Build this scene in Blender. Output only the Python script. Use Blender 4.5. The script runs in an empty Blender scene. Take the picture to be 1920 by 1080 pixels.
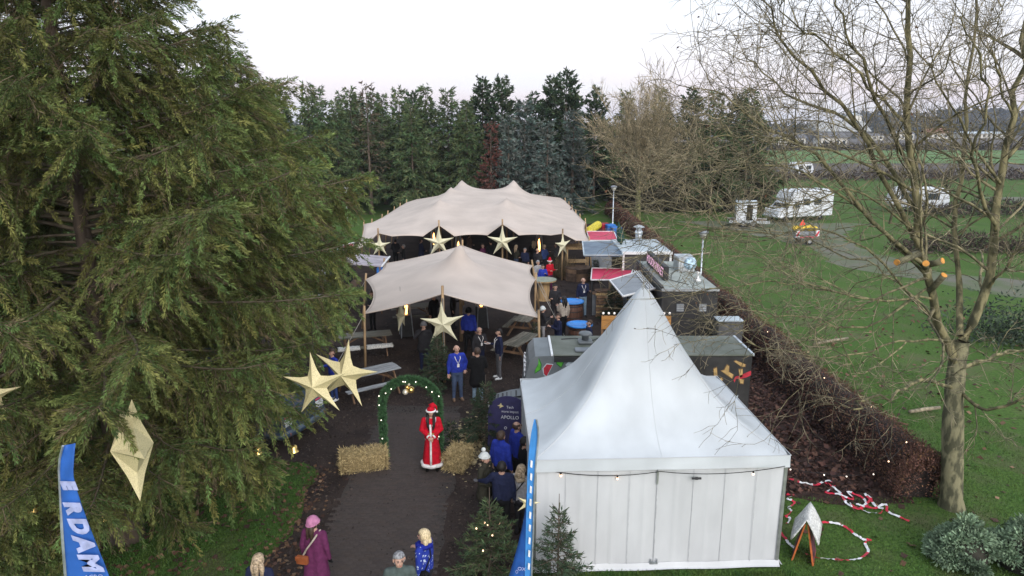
import bpy, math, random
import numpy as np
from mathutils import Vector, Matrix
random.seed(7); RNG = np.random.default_rng(11)
HAZE = True
SC = bpy.context.scene; COL = SC.collection
R = math.radians
# ---------------------------------------------------------------- camera, sky, sun, exposure
F_PX, CAM_H = 1280.0, 8.6
PITCH = math.atan((540 - 238) / F_PX)
cam = bpy.data.cameras.new('Camera'); camo = bpy.data.objects.new('Camera', cam); COL.objects.link(camo)
camo.location = (0, 0, CAM_H); camo.rotation_euler = (R(90) - PITCH, 0, 0)
cam.sensor_width = 36.0; cam.lens = 36.0 * F_PX / 1920; cam.clip_end = 6000
SC.camera = camo
SUN_EL, SUN_AZ = R(28), R(160)          # low winter sun behind the camera, a little to the right (azimuth from +Y, clockwise)
world = bpy.data.worlds.new('World'); SC.world = world; world.use_nodes = True
wn = world.node_tree.nodes; wl = world.node_tree.links; wn.clear()
sky = wn.new('ShaderNodeTexSky'); sky.sky_type = 'NISHITA'; sky.sun_disc = False
sky.sun_elevation = SUN_EL; sky.sun_rotation = SUN_AZ; sky.air_density = 1.0; sky.dust_density = 2.5; sky.ozone_density = 1.5
bgs = wn.new('ShaderNodeBackground'); bgs.inputs[1].default_value = 0.10
wl.new(sky.outputs[0], bgs.inputs[0])
tc = wn.new('ShaderNodeTexCoord'); sep = wn.new('ShaderNodeSeparateXYZ'); wl.new(tc.outputs['Generated'], sep.inputs[0])
ramp = wn.new('ShaderNodeValToRGB'); wl.new(sep.outputs[2], ramp.inputs[0])   # veil of thin high cloud: mauve low down, near white above
e = ramp.color_ramp.elements
e[0].position = 0.0; e[0].color = (0.56, 0.53, 0.62, 1); e[1].position = 1.0; e[1].color = (0.70, 0.80, 0.95, 1)
for p_, c_ in ((0.04, (0.76, 0.67, 0.73, 1)), (0.10, (0.86, 0.82, 0.87, 1)), (0.19, (0.84, 0.91, 0.98, 1)), (0.45, (0.72, 0.87, 1.0, 1))):
    k = e.new(p_); k.color = c_
mp = wn.new('ShaderNodeMapping'); mp.inputs['Scale'].default_value = (1.2, 1.2, 9.0); wl.new(tc.outputs['Generated'], mp.inputs[0])
nz = wn.new('ShaderNodeTexNoise'); nz.inputs['Scale'].default_value = 2.6; nz.inputs['Detail'].default_value = 6; nz.inputs['Roughness'].default_value = 0.55
wl.new(mp.outputs[0], nz.inputs[0])
cr = wn.new('ShaderNodeMapRange'); cr.inputs[1].default_value = 0.44; cr.inputs[2].default_value = 0.66; cr.inputs[3].default_value = 0.0; cr.inputs[4].default_value = 0.8
wl.new(nz.outputs[0], cr.inputs[0])
mixc = wn.new('ShaderNodeMix'); mixc.data_type = 'RGBA'; wl.new(cr.outputs[0], mixc.inputs[0]); wl.new(ramp.outputs[0], mixc.inputs[6])
mixc.inputs[7].default_value = (0.76, 0.75, 0.80, 1)
bgv = wn.new('ShaderNodeBackground'); bgv.inputs[1].default_value = 0.80; wl.new(mixc.outputs[2], bgv.inputs[0])
mx = wn.new('ShaderNodeMixShader'); mx.inputs[0].default_value = 0.80
wl.new(bgs.outputs[0], mx.inputs[1]); wl.new(bgv.outputs[0], mx.inputs[2])
wo = wn.new('ShaderNodeOutputWorld'); wl.new(mx.outputs[0], wo.inputs[0])
sun = bpy.data.lights.new('Sun', 'SUN'); sun.energy = 1.5; sun.angle = R(50); sun.color = (1.0, 0.96, 0.93)
suno = bpy.data.objects.new('Sun', sun); COL.objects.link(suno)
sd = Vector((math.sin(SUN_AZ) * math.cos(SUN_EL), math.cos(SUN_AZ) * math.cos(SUN_EL), math.sin(SUN_EL)))
suno.rotation_euler = sd.to_track_quat('Z', 'Y').to_euler(); suno.location = (0, -20, 30)
vs = SC.view_settings; vs.view_transform = 'Standard'; vs.look = 'None'; vs.exposure = 0.90; vs.gamma = 1.0; vs.use_curve_mapping = False
SC.cycles.use_denoising = True; SC.cycles.max_bounces = 6; SC.cycles.diffuse_bounces = 3; SC.cycles.glossy_bounces = 3; SC.cycles.transparent_max_bounces = 6
# ---------------------------------------------------------------- places: where a sight line meets a height or a distance
_c, _s = math.cos(PITCH), math.sin(PITCH)
def _ray(px, py):
    u = (px - 960) / F_PX; v = (540 - py) / F_PX
    return u, _c + v * _s, -_s + v * _c
def G(px, py, z=0.0):
    d = _ray(px, py); t = (z - CAM_H) / d[2]; return Vector((d[0] * t, d[1] * t, z))
def AT(px, py, Y):
    d = _ray(px, py); t = Y / d[1]; return Vector((d[0] * t, Y, CAM_H + d[2] * t))
# ---------------------------------------------------------------- materials
MATS = {}
def mat(name, col, rough=0.7, var=0.15, scale=8.0, bump=0.0, bscale=None, metal=0.0, emit=None, estr=0.0, col2=None, spec=0.4, detail=5.0, stretch=None, attr=None, trans=0.0, vmin=0.35, vmax=0.65):
    if name in MATS: return MATS[name]
    m = bpy.data.materials.new(name); m.use_nodes = True; MATS[name] = m
    nt = m.node_tree; b = nt.nodes['Principled BSDF']; L = nt.links
    b.inputs['Roughness'].default_value = rough; b.inputs['Metallic'].default_value = metal
    b.inputs['Specular IOR Level'].default_value = spec
    t = nt.nodes.new('ShaderNodeTexCoord'); src = t.outputs['Object']
    if stretch:
        g = nt.nodes.new('ShaderNodeMapping'); g.inputs['Scale'].default_value = stretch; L.new(src, g.inputs[0]); src = g.outputs[0]
    n = nt.nodes.new('ShaderNodeTexNoise'); n.inputs['Scale'].default_value = scale; n.inputs['Detail'].default_value = detail; L.new(src, n.inputs[0])
    c2 = col2 if col2 else tuple(max(0, c * (1 - var * 1.6)) for c in col)
    c1 = col if col2 else tuple(min(1, c * (1 + var)) for c in col)
    mr = nt.nodes.new('ShaderNodeMapRange'); mr.inputs[1].default_value = vmin; mr.inputs[2].default_value = vmax; L.new(n.outputs[0], mr.inputs[0])
    mi = nt.nodes.new('ShaderNodeMix'); mi.data_type = 'RGBA'; L.new(mr.outputs[0], mi.inputs[0])
    mi.inputs[6].default_value = (*c2, 1); mi.inputs[7].default_value = (*c1, 1)
    out = mi.outputs[2]
    if attr:
        at = nt.nodes.new('ShaderNodeVertexColor'); at.layer_name = attr
        mm = nt.nodes.new('ShaderNodeMix'); mm.data_type = 'RGBA'; mm.blend_type = 'MULTIPLY'; mm.inputs[0].default_value = 1.0
        L.new(out, mm.inputs[6]); L.new(at.outputs[0], mm.inputs[7]); out = mm.outputs[2]
    L.new(out, b.inputs['Base Color'])
    if bump:
        n2 = nt.nodes.new('ShaderNodeTexNoise'); n2.inputs['Scale'].default_value = bscale or scale * 3; n2.inputs['Detail'].default_value = 4; L.new(src, n2.inputs[0])
        bp = nt.nodes.new('ShaderNodeBump'); bp.inputs['Strength'].default_value = bump; bp.inputs['Distance'].default_value = 0.02
        L.new(n2.outputs[0], bp.inputs['Height']); L.new(bp.outputs[0], b.inputs['Normal'])
    if emit:
        b.inputs['Emission Color'].default_value = (*emit, 1); b.inputs['Emission Strength'].default_value = estr
    if trans:
        tr = nt.nodes.new('ShaderNodeBsdfTranslucent'); L.new(out, tr.inputs[0]); ms = nt.nodes.new('ShaderNodeMixShader'); ms.inputs[0].default_value = trans
        L.new(b.outputs[0], ms.inputs[1]); L.new(tr.outputs[0], ms.inputs[2]); L.new(ms.outputs[0], nt.nodes['Material Output'].inputs[0])
    return m
def cloth(name, col, **k):
    return mat('cloth_' + name, col, rough=0.9, var=0.12, scale=14, bump=0.5, bscale=22, spec=0.15, **k)
# ---------------------------------------------------------------- mesh builder
import bmesh
def _bevf():
    bm = bmesh.new(); V = []
    for sz in (-1, 1):
        for sx, sy in ((-1, -1), (1, -1), (1, 1), (-1, 1)):
            V += [(sx * .8, sy * .8, sz), (sx, sy * .8, sz * .8), (sx * .8, sy, sz * .8)]
    for i, p in enumerate(V): bm.verts.new(p).index = i
    bmesh.ops.convex_hull(bm, input=bm.verts[:])
    bmesh.ops.dissolve_limit(bm, angle_limit=0.01, verts=bm.verts[:], edges=bm.edges[:])
    F_ = [tuple(v.index for v in f.verts) for f in bm.faces]; bm.free(); return F_
BEVF = _bevf()
class MB:
    def __init__(s): s.v = []; s.f = []; s.m = []
    def add(s, V, Fs, mi=0, M=None):
        o = len(s.v)
        if M is not None: V = [tuple(M @ Vector(p)) for p in V]
        s.v.extend(tuple(p) for p in V); s.f.extend(tuple(i + o for i in q) for q in Fs); s.m.extend([mi] * len(Fs)); return s
    def box(s, c, d, mi=0, M=None, rz=0.0, bev=0.0):
        x, y, z = d[0] / 2, d[1] / 2, d[2] / 2
        if bev:
            b = min(bev, x * .9, y * .9, z * .9); V = []
            for sz in (-1, 1):
                for sx, sy in ((-1, -1), (1, -1), (1, 1), (-1, 1)):
                    V += [(sx * (x - b), sy * (y - b), sz * z), (sx * x, sy * (y - b), sz * (z - b)), (sx * (x - b), sy * y, sz * (z - b))]
            Fs = BEVF
        else:
            V = [(-x, -y, -z), (x, -y, -z), (x, y, -z), (-x, y, -z), (-x, -y, z), (x, -y, z), (x, y, z), (-x, y, z)]
            Fs = [(3, 2, 1, 0), (4, 5, 6, 7), (0, 1, 5, 4), (1, 2, 6, 5), (2, 3, 7, 6), (3, 0, 4, 7)]
        T = Matrix.Translation(c) @ Matrix.Rotation(rz, 4, 'Z')
        return s.add(V, Fs, mi, (M @ T) if M is not None else T)
    def bx(s, x0, x1, y0, y1, z0, z1, mi=0, bev=0.0):
        return s.box(((x0 + x1) / 2, (y0 + y1) / 2, (z0 + z1) / 2), (abs(x1 - x0), abs(y1 - y0), abs(z1 - z0)), mi, bev=bev)
    def tube(s, pts, rad, n=6, mi=0, cap=True):
        P = [Vector(p) for p in pts]; rr = rad if hasattr(rad, '__len__') else [rad] * len(P)
        V = []; up = Vector((0.13, 0.31, 0.94)); prev = None
        for i, p in enumerate(P):
            d = (P[min(i + 1, len(P) - 1)] - P[max(i - 1, 0)])
            d = d.normalized() if d.length > 1e-9 else Vector((0, 0, 1))
            if prev is None:
                a = d.cross(up if abs(d.dot(up)) < 0.95 else Vector((1, 0, 0))).normalized()
            else:
                a = (prev - d * prev.dot(d)); a = a.normalized() if a.length > 1e-6 else d.orthogonal().normalized()
            prev = a; b = d.cross(a)
            for k in range(n):
                t = 2 * math.pi * k / n; V.append(tuple(p + (a * math.cos(t) + b * math.sin(t)) * rr[i]))
        Fs = []
        for i in range(len(P) - 1):
            for k in range(n):
                k2 = (k + 1) % n; Fs.append((i * n + k, i * n + k2, (i + 1) * n + k2, (i + 1) * n + k))
        if cap:
            Fs.append(tuple(range(n - 1, -1, -1))); Fs.append(tuple((len(P) - 1) * n + k for k in range(n)))
        return s.add(V, Fs, mi)
    def cyl(s, p0, p1, r0, r1=None, n=10, mi=0, cap=True):
        return s.tube([p0, p1], [r0, r0 if r1 is None else r1], n, mi, cap)
    def lathe(s, prof, n=16, c=(0, 0, 0), mi=0, M=None, cap=True):
        V = []; Fs = []
        for r, z in prof:
            for k in range(n):
                t = 2 * math.pi * k / n; V.append((c[0] + r * math.cos(t), c[1] + r * math.sin(t), c[2] + z))
        for i in range(len(prof) - 1):
            for k in range(n):
                k2 = (k + 1) % n; Fs.append((i * n + k, i * n + k2, (i + 1) * n + k2, (i + 1) * n + k))
        if cap: Fs.append(tuple(range(n - 1, -1, -1))); Fs.append(tuple((len(prof) - 1) * n + k for k in range(n)))
        return s.add(V, Fs, mi, M)
    def ell(s, c, r, nu=12, nv=8, mi=0, M=None):
        r = r if hasattr(r, '__len__') else (r, r, r)
        V = [(c[0], c[1], c[2] - r[2])]; Fs = []
        for j in range(1, nv):
            a = -math.pi / 2 + math.pi * j / nv
            for k in range(nu):
                t = 2 * math.pi * k / nu; V.append((c[0] + r[0] * math.cos(a) * math.cos(t), c[1] + r[1] * math.cos(a) * math.sin(t), c[2] + r[2] * math.sin(a)))
        V.append((c[0], c[1], c[2] + r[2])); e_ = len(V) - 1
        for k in range(nu):
            k2 = (k + 1) % nu; Fs.append((0, 1 + k2, 1 + k)); Fs.append((e_, e_ - nu + k, e_ - nu + k2))
            for j in range(nv - 2):
                a = 1 + j * nu; Fs.append((a + k, a + k2, a + nu + k2, a + nu + k))
        return s.add(V, Fs, mi, M)
    def prism(s, poly, o, ux, uy, th, mi=0):
        o, ux, uy = Vector(o), Vector(ux).normalized(), Vector(uy).normalized(); nn = ux.cross(uy); n = len(poly)
        V = [tuple(o + ux * a + uy * b) for a, b in poly] + [tuple(o + ux * a + uy * b + nn * th) for a, b in poly]
        Fs = [tuple(range(n - 1, -1, -1)), tuple(range(n, 2 * n))] + [(i, (i + 1) % n, n + (i + 1) % n, n + i) for i in range(n)]
        return s.add(V, Fs, mi)
    def bar(s, p0, p1, w, h, mi=0):
        p0, p1 = Vector(p0), Vector(p1); d = p1 - p0; L_ = d.length
        return s.box((0, 0, 0), (w, h, L_), mi, Matrix.Translation((p0 + p1) / 2) @ d.to_track_quat('Z', 'Y').to_matrix().to_4x4())
    def grid(s, A, mi=0, closeu=False):
        A = np.asarray(A); nu, nv = A.shape[:2]; Fs = []
        for i in range(nu if closeu else nu - 1):
            for j in range(nv - 1):
                i2 = (i + 1) % nu; Fs.append((i * nv + j, i2 * nv + j, i2 * nv + j + 1, i * nv + j + 1))
        return s.add([tuple(p) for p in A.reshape(-1, 3)], Fs, mi)
    def build(s, name, mats, parent=None, smooth=False):
        me = bpy.data.meshes.new(name); me.from_pydata(s.v, [], s.f)
        mats = mats if isinstance(mats, (list, tuple)) else [mats]
        for m in mats: me.materials.append(m)
        if len(mats) > 1: me.polygons.foreach_set('material_index', s.m)
        if smooth: me.polygons.foreach_set('use_smooth', [True] * len(s.f))
        me.update(); return link(name, me, parent)
def link(name, me, parent=None):
    o = bpy.data.objects.new(name, me); COL.objects.link(o)
    if parent is not None: o.parent = parent
    return o
def npmesh(name, V, Fq, mats, parent=None, col=None, smooth=False, attr='tint', mi=None):
    """V (n,3), Fq (m,k) faces of k corners each, optional per-vertex colour"""
    V = np.asarray(V, np.float32); Fq = np.asarray(Fq, np.int32); k = Fq.shape[1]
    me = bpy.data.meshes.new(name); me.vertices.add(len(V)); me.vertices.foreach_set('co', V.ravel())
    me.loops.add(Fq.size); me.loops.foreach_set('vertex_index', Fq.ravel())
    me.polygons.add(len(Fq)); me.polygons.foreach_set('loop_start', np.arange(0, Fq.size, k, dtype=np.int32))
    for m in (mats if isinstance(mats, (list, tuple)) else [mats]): me.materials.append(m)
    if mi is not None: me.polygons.foreach_set('material_index', np.asarray(mi, np.int32))
    me.update(calc_edges=True); me.validate()
    if smooth: me.polygons.foreach_set('use_smooth', np.ones(len(me.polygons), bool))
    if col is not None:
        a = me.color_attributes.new(attr, 'FLOAT_COLOR', 'POINT')
        c4 = np.ones((len(V), 4), np.float32); c4[:, :3] = col if col.ndim == 2 else col[:, None]
        a.data.foreach_set('color', c4.ravel())
    return link(name, me, parent)
def tag(o, label=None, cat=None, group=None, kind=None):
    if label: o['label'] = label
    if cat: o['category'] = cat
    if group: o['group'] = group
    if kind: o['kind'] = kind
    return o
def thing(name, label, cat, loc=(0, 0, 0), rz=0.0, group=None):
    o = bpy.data.objects.new(name, None); o.empty_display_size = 0.2; COL.objects.link(o)
    o.location = loc; o.rotation_euler = (0, 0, rz); return tag(o, label, cat, group)
def copy_tree(o, parent=None):
    c = o.copy(); COL.objects.link(c); c.parent = parent
    for ch in list(o.children): copy_tree(ch, c)
    return c
def text_mesh(txt, size, thick=0.004, shear=0.0, bold=0.0):
    cu = bpy.data.curves.new('text', 'FONT'); cu.body = txt; cu.size = size; cu.extrude = thick; cu.align_x = 'CENTER'; cu.align_y = 'CENTER'; cu.shear = shear; cu.offset = bold; cu.resolution_u = 3
    o = bpy.data.objects.new('text', cu); COL.objects.link(o)
    dg = bpy.context.evaluated_depsgraph_get(); me = bpy.data.meshes.new_from_object(o.evaluated_get(dg))
    bpy.data.objects.remove(o); return me
def text(name, txt, size, m, parent, M, thick=0.004, shear=0.0, bold=0.0):
    me = text_mesh(txt, size, thick, shear, bold); me.transform(M); me.materials.clear(); me.materials.append(m); return link(name, me, parent)
def frame(o, ux, uy):
    """matrix whose local x,y axes lie along ux,uy at o"""
    ux = Vector(ux).normalized(); uy = Vector(uy).normalized(); n = ux.cross(uy).normalized(); uy = n.cross(ux)
    return Matrix(((ux.x, uy.x, n.x, o[0]), (ux.y, uy.y, n.y, o[1]), (ux.z, uy.z, n.z, o[2]), (0, 0, 0, 1)))
# ================================================================ the setting
def noise1(x, seed=0):
    return (np.sin(x * 1.7 + seed) + np.sin(x * 3.9 + seed * 2.3) * .5 + np.sin(x * 8.3 + seed * 1.1) * .3) / 1.8
def ground_mat():
    m = bpy.data.materials.new('grass_ground'); m.use_nodes = True; nt = m.node_tree; L = nt.links; b = nt.nodes['Principled BSDF']
    b.inputs['Roughness'].default_value = 0.95; b.inputs['Specular IOR Level'].default_value = 0.1
    t = nt.nodes.new('ShaderNodeTexCoord')
    def nz(sc, det=6):
        n = nt.nodes.new('ShaderNodeTexNoise'); n.inputs['Scale'].default_value = sc; n.inputs['Detail'].default_value = det; L.new(t.outputs['Object'], n.inputs[0]); return n.outputs[0]
    def mixc(f, a, c):
        q = nt.nodes.new('ShaderNodeMix'); q.data_type = 'RGBA'; L.new(f, q.inputs[0])
        for i, v in ((6, a), (7, c)):
            if isinstance(v, tuple): q.inputs[i].default_value = (*v, 1)
            else: L.new(v, q.inputs[i])
        return q.outputs[2]
    def rng(v, a, c):
        q = nt.nodes.new('ShaderNodeMapRange'); q.inputs[1].default_value = a; q.inputs[2].default_value = c; L.new(v, q.inputs[0]); return q.outputs[0]
    c = mixc(rng(nz(0.35), .3, .7), (0.068, 0.145, 0.028), (0.118, 0.205, 0.044))
    c = mixc(rng(nz(14), .35, .75), (0.045, 0.080, 0.020), c)
    c = mixc(rng(nz(0.7), .50, .76), c, (0.105, 0.105, 0.055))
    L.new(c, b.inputs['Base Color'])
    bp = nt.nodes.new('ShaderNodeBump'); bp.inputs['Strength'].default_value = 0.9; bp.inputs['Distance'].default_value = 0.05; L.new(nz(22, 3), bp.inputs['Height']); L.new(bp.outputs[0], b.inputs['Normal'])
    return m
def sheet(name, poly, z, m, kind='structure'):
    mb = MB(); mb.add([(x, y, z) for x, y in poly], [tuple(range(len(poly)))]); o = mb.build(name, m); return tag(o, kind=kind)
gm = ground_mat()
sheet('ground', [(-1500, -60), (1500, -60), (1500, 3000), (-1500, 3000)], 0.0, gm)
def ragged(pts, amp=0.18, step=0.35, seed=1):
    out = []
    for i in range(len(pts)):
        a, b = Vector((*pts[i], 0)), Vector((*pts[(i + 1) % len(pts)], 0)); n = max(1, int((b - a).length / step)); d = (b - a).normalized(); q = Vector((-d.y, d.x, 0))
        for k in range(n):
            p = a.lerp(b, k / n); w = float(noise1((p.x + p.y * 1.3) * 1.1, seed)) * amp + random.uniform(-.06, .06); out.append((p.x + q.x * w, p.y + q.y * w))
    return out
m_mulch = mat('mulch', (0.058, 0.042, 0.036), 0.95, scale=1.2, col2=(0.034, 0.026, 0.024), bump=1.0, bscale=45, detail=10, spec=0.1)
market = ragged([(-5.7, 9.0), (-4.75, 13.9), (-5.1, 16.2), (-9.5, 17.2), (-12.5, 21), (-12.0, 60), (8.2, 62), (8.9, 24), (8.8, 17.6), (0.5, 17.4), (0.45, 11.85), (0.4, 9.0)], .16)
sheet('market_ground', market, 0.005, m_mulch)
m_litter = mat('leaf_litter', (0.060, 0.036, 0.028), 0.95, scale=9, col2=(0.024, 0.016, 0.014), bump=1.0, bscale=30, detail=8, spec=0.1)
sheet('leaf_litter', ragged([(5.6, 14.6), (9.6, 14.4), (9.6, 31), (8.4, 31), (8.4, 24.2), (6.5, 24.1), (6.5, 16.9), (5.6, 16.9)], .22, seed=5), 0.009, m_litter)
# --- brick path
m_sand = mat('joint_sand', (0.050, 0.041, 0.037), 0.95, scale=30, bump=.6)
path = sheet('path', ragged([(-4.1, 9.0), (-1.5, 9.0), (-1.48, 17.5), (-1.62, 20.2), (-3.9, 20.2), (-4.05, 17.5)], .10), 0.011, m_sand)
m_brick = [mat('paver_%d' % i, c, 0.85, var=.10, scale=18, bump=.35, spec=.3) for i, c in enumerate([(0.060, 0.047, 0.042), (0.064, 0.050, 0.045), (0.056, 0.044, 0.040), (0.062, 0.047, 0.041)])]
def brick_shape():
    mb = MB(); a, b, z0, z1 = .099, .0495, -.010, .006; e2 = .004
    V = [(-a, -b, z0), (a, -b, z0), (a, b, z0), (-a, b, z0), (-a, -b, z1 - e2), (a, -b, z1 - e2), (a, b, z1 - e2), (-a, b, z1 - e2),
         (-a + e2, -b + e2, z1), (a - e2, -b + e2, z1), (a - e2, b - e2, z1), (-a + e2, b - e2, z1)]
    Fs = [(8, 9, 10, 11)] + [q for k in range(4) for q in ((k, (k + 1) % 4, 4 + (k + 1) % 4, 4 + k), (4 + k, 4 + (k + 1) % 4, 8 + (k + 1) % 4, 8 + k))]
    return V, Fs
bv, bf = brick_shape(); brick_me = []
for m in m_brick:
    me = bpy.data.meshes.new('brick'); me.from_pydata(bv, [], bf); me.materials.append(m); brick_me.append(me)
spots = []
row = 0; y = 11.45
while y < 19.6:
    x = -4.05 + (0.1 if row % 2 else 0)
    while x < -1.55:
        if (x < -3.9 or x > -1.75) and random.random() < .35: x += 0.205; continue
        spots.append((x + random.uniform(-.003, .003), y + random.uniform(-.003, .003), random.uniform(-.002, .002), random.uniform(-.02, .02))); x += 0.205
    y += 0.105; row += 1
rest = MB()
for i, (x, y, z, a) in enumerate(spots):
    if i < 300:
        o = link('brick', random.choice(brick_me), path); o.location = (x, y, z + .014); o.rotation_euler = (random.uniform(-.01, .01), random.uniform(-.01, .01), a)
    else:
        rest.add(bv, bf, random.randrange(4), Matrix.Translation((x, y, z + .014)) @ Matrix.Rotation(a, 4, 'Z'))
tag(rest.build('brick_paving', m_brick, path), kind='stuff')
# --- far fields, gravel lane
m_brown = mat('ploughed_field', (0.085, 0.066, 0.055), 0.95, scale=.08, col2=(0.055, 0.046, 0.040), bump=.5)
m_green = mat('green_field', (0.085, 0.170, 0.036), 0.95, scale=.06, col2=(0.070, 0.135, 0.034), bump=.3)
m_gravel = mat('gravel', (0.128, 0.120, 0.095), 0.95, scale=.5, col2=(0.078, 0.105, 0.042), bump=.8, bscale=25)
tag(sheet('field', [(18, 118), (400, 118), (400, 168), (18, 168)], .006, m_brown), None)
sheet('field', [(20, 168), (500, 168), (520, 262), (20, 262)], .012, m_green)
sheet('field', [(-1200, 262), (1400, 262), (1400, 2900), (-1200, 2900)], .018, m_brown)
sheet('gravel_lane', ragged([(15.5, 64), (20, 55), (22, 49), (20.5, 43), (26, 34.5), (34, 33), (33, 36), (26, 40), (25.5, 47), (25.5, 52), (30, 60), (33, 62)], .5, 1.0, 3), .006, m_gravel)
sheet('path', ragged([(60, 80), (110, 84), (110, 90), (58, 86)], .4, 2, 2), .007, m_gravel)
# ================================================================ vegetation tools
def unit(a): return a / (np.linalg.norm(a, axis=-1, keepdims=True) + 1e-9)
def sprigs(P, D, Ln, W, rng, cross=1):
    """diamond blades: crossed quads along D at P"""
    n = len(P); D = unit(D); r = unit(np.cross(D, unit(rng.normal(size=(n, 3))))); s = np.cross(D, r)
    Ln = Ln[:, None]; W = W[:, None]; tip = P + D * Ln; mid = P + D * Ln * 0.42
    V = np.stack([P, tip, mid + r * W, mid - r * W, mid + s * W, mid - s * W] if cross == 2 else [P, tip, mid + r * W, mid - r * W], 1)
    k = V.shape[1]; o = (np.arange(n) * k)[:, None]
    Fq = np.concatenate([o + np.array([[0, 2, 1, 3]])] + ([o + np.array([[0, 4, 1, 5]])] if cross == 2 else []), 0)
    return V.reshape(-1, 3), Fq, k
def tubes(Pl, Rd, n=3):
    """Pl (N,K,3) polylines, Rd (N,K) radii -> verts, quads"""
    N, K, _ = Pl.shape; d = np.gradient(Pl, axis=1); d = unit(d); ref = np.zeros_like(d); ref[..., 2] = 1; ref[np.abs(d[..., 2]) > .9] = (1, 0, 0)
    a = unit(np.cross(d, ref)); b = np.cross(d, a); th = np.arange(n) * 2 * np.pi / n
    V = Pl[:, :, None] + (a[:, :, None] * np.cos(th)[None, None, :, None] + b[:, :, None] * np.sin(th)[None, None, :, None]) * Rd[:, :, None, None]
    idx = np.arange(N * K * n).reshape(N, K, n); nx = np.roll(idx, -1, axis=2)
    Fq = np.stack([idx[:, :-1], nx[:, :-1], nx[:, 1:], idx[:, 1:]], -1).reshape(-1, 4)
    return V.reshape(-1, 3), Fq
class Acc:
    def __init__(s): s.V = []; s.F = []; s.C = []; s.n = 0
    def add(s, V, Fq, C):
        s.V.append(V); s.F.append(Fq + s.n); s.n += len(V); s.C.append(np.broadcast_to(np.asarray(C, float), (len(V), 3)))
    def build(s, name, m, parent=None, smooth=False):
        return npmesh(name, np.concatenate(s.V), np.concatenate(s.F), m, parent, np.concatenate(s.C), smooth)
m_needle = mat('needles', (1, 1, 1), 0.75, var=.25, scale=1.6, attr='tint', spec=.25, trans=.12)
m_bark = mat('spruce_bark', (0.115, 0.088, 0.068), 0.9, var=.35, scale=6, bump=1.0, bscale=18, stretch=(1, 1, .25))
m_wood = mat('twig_wood', (1, 1, 1), 0.9, var=.3, scale=5, attr='tint', spec=.15)
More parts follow.
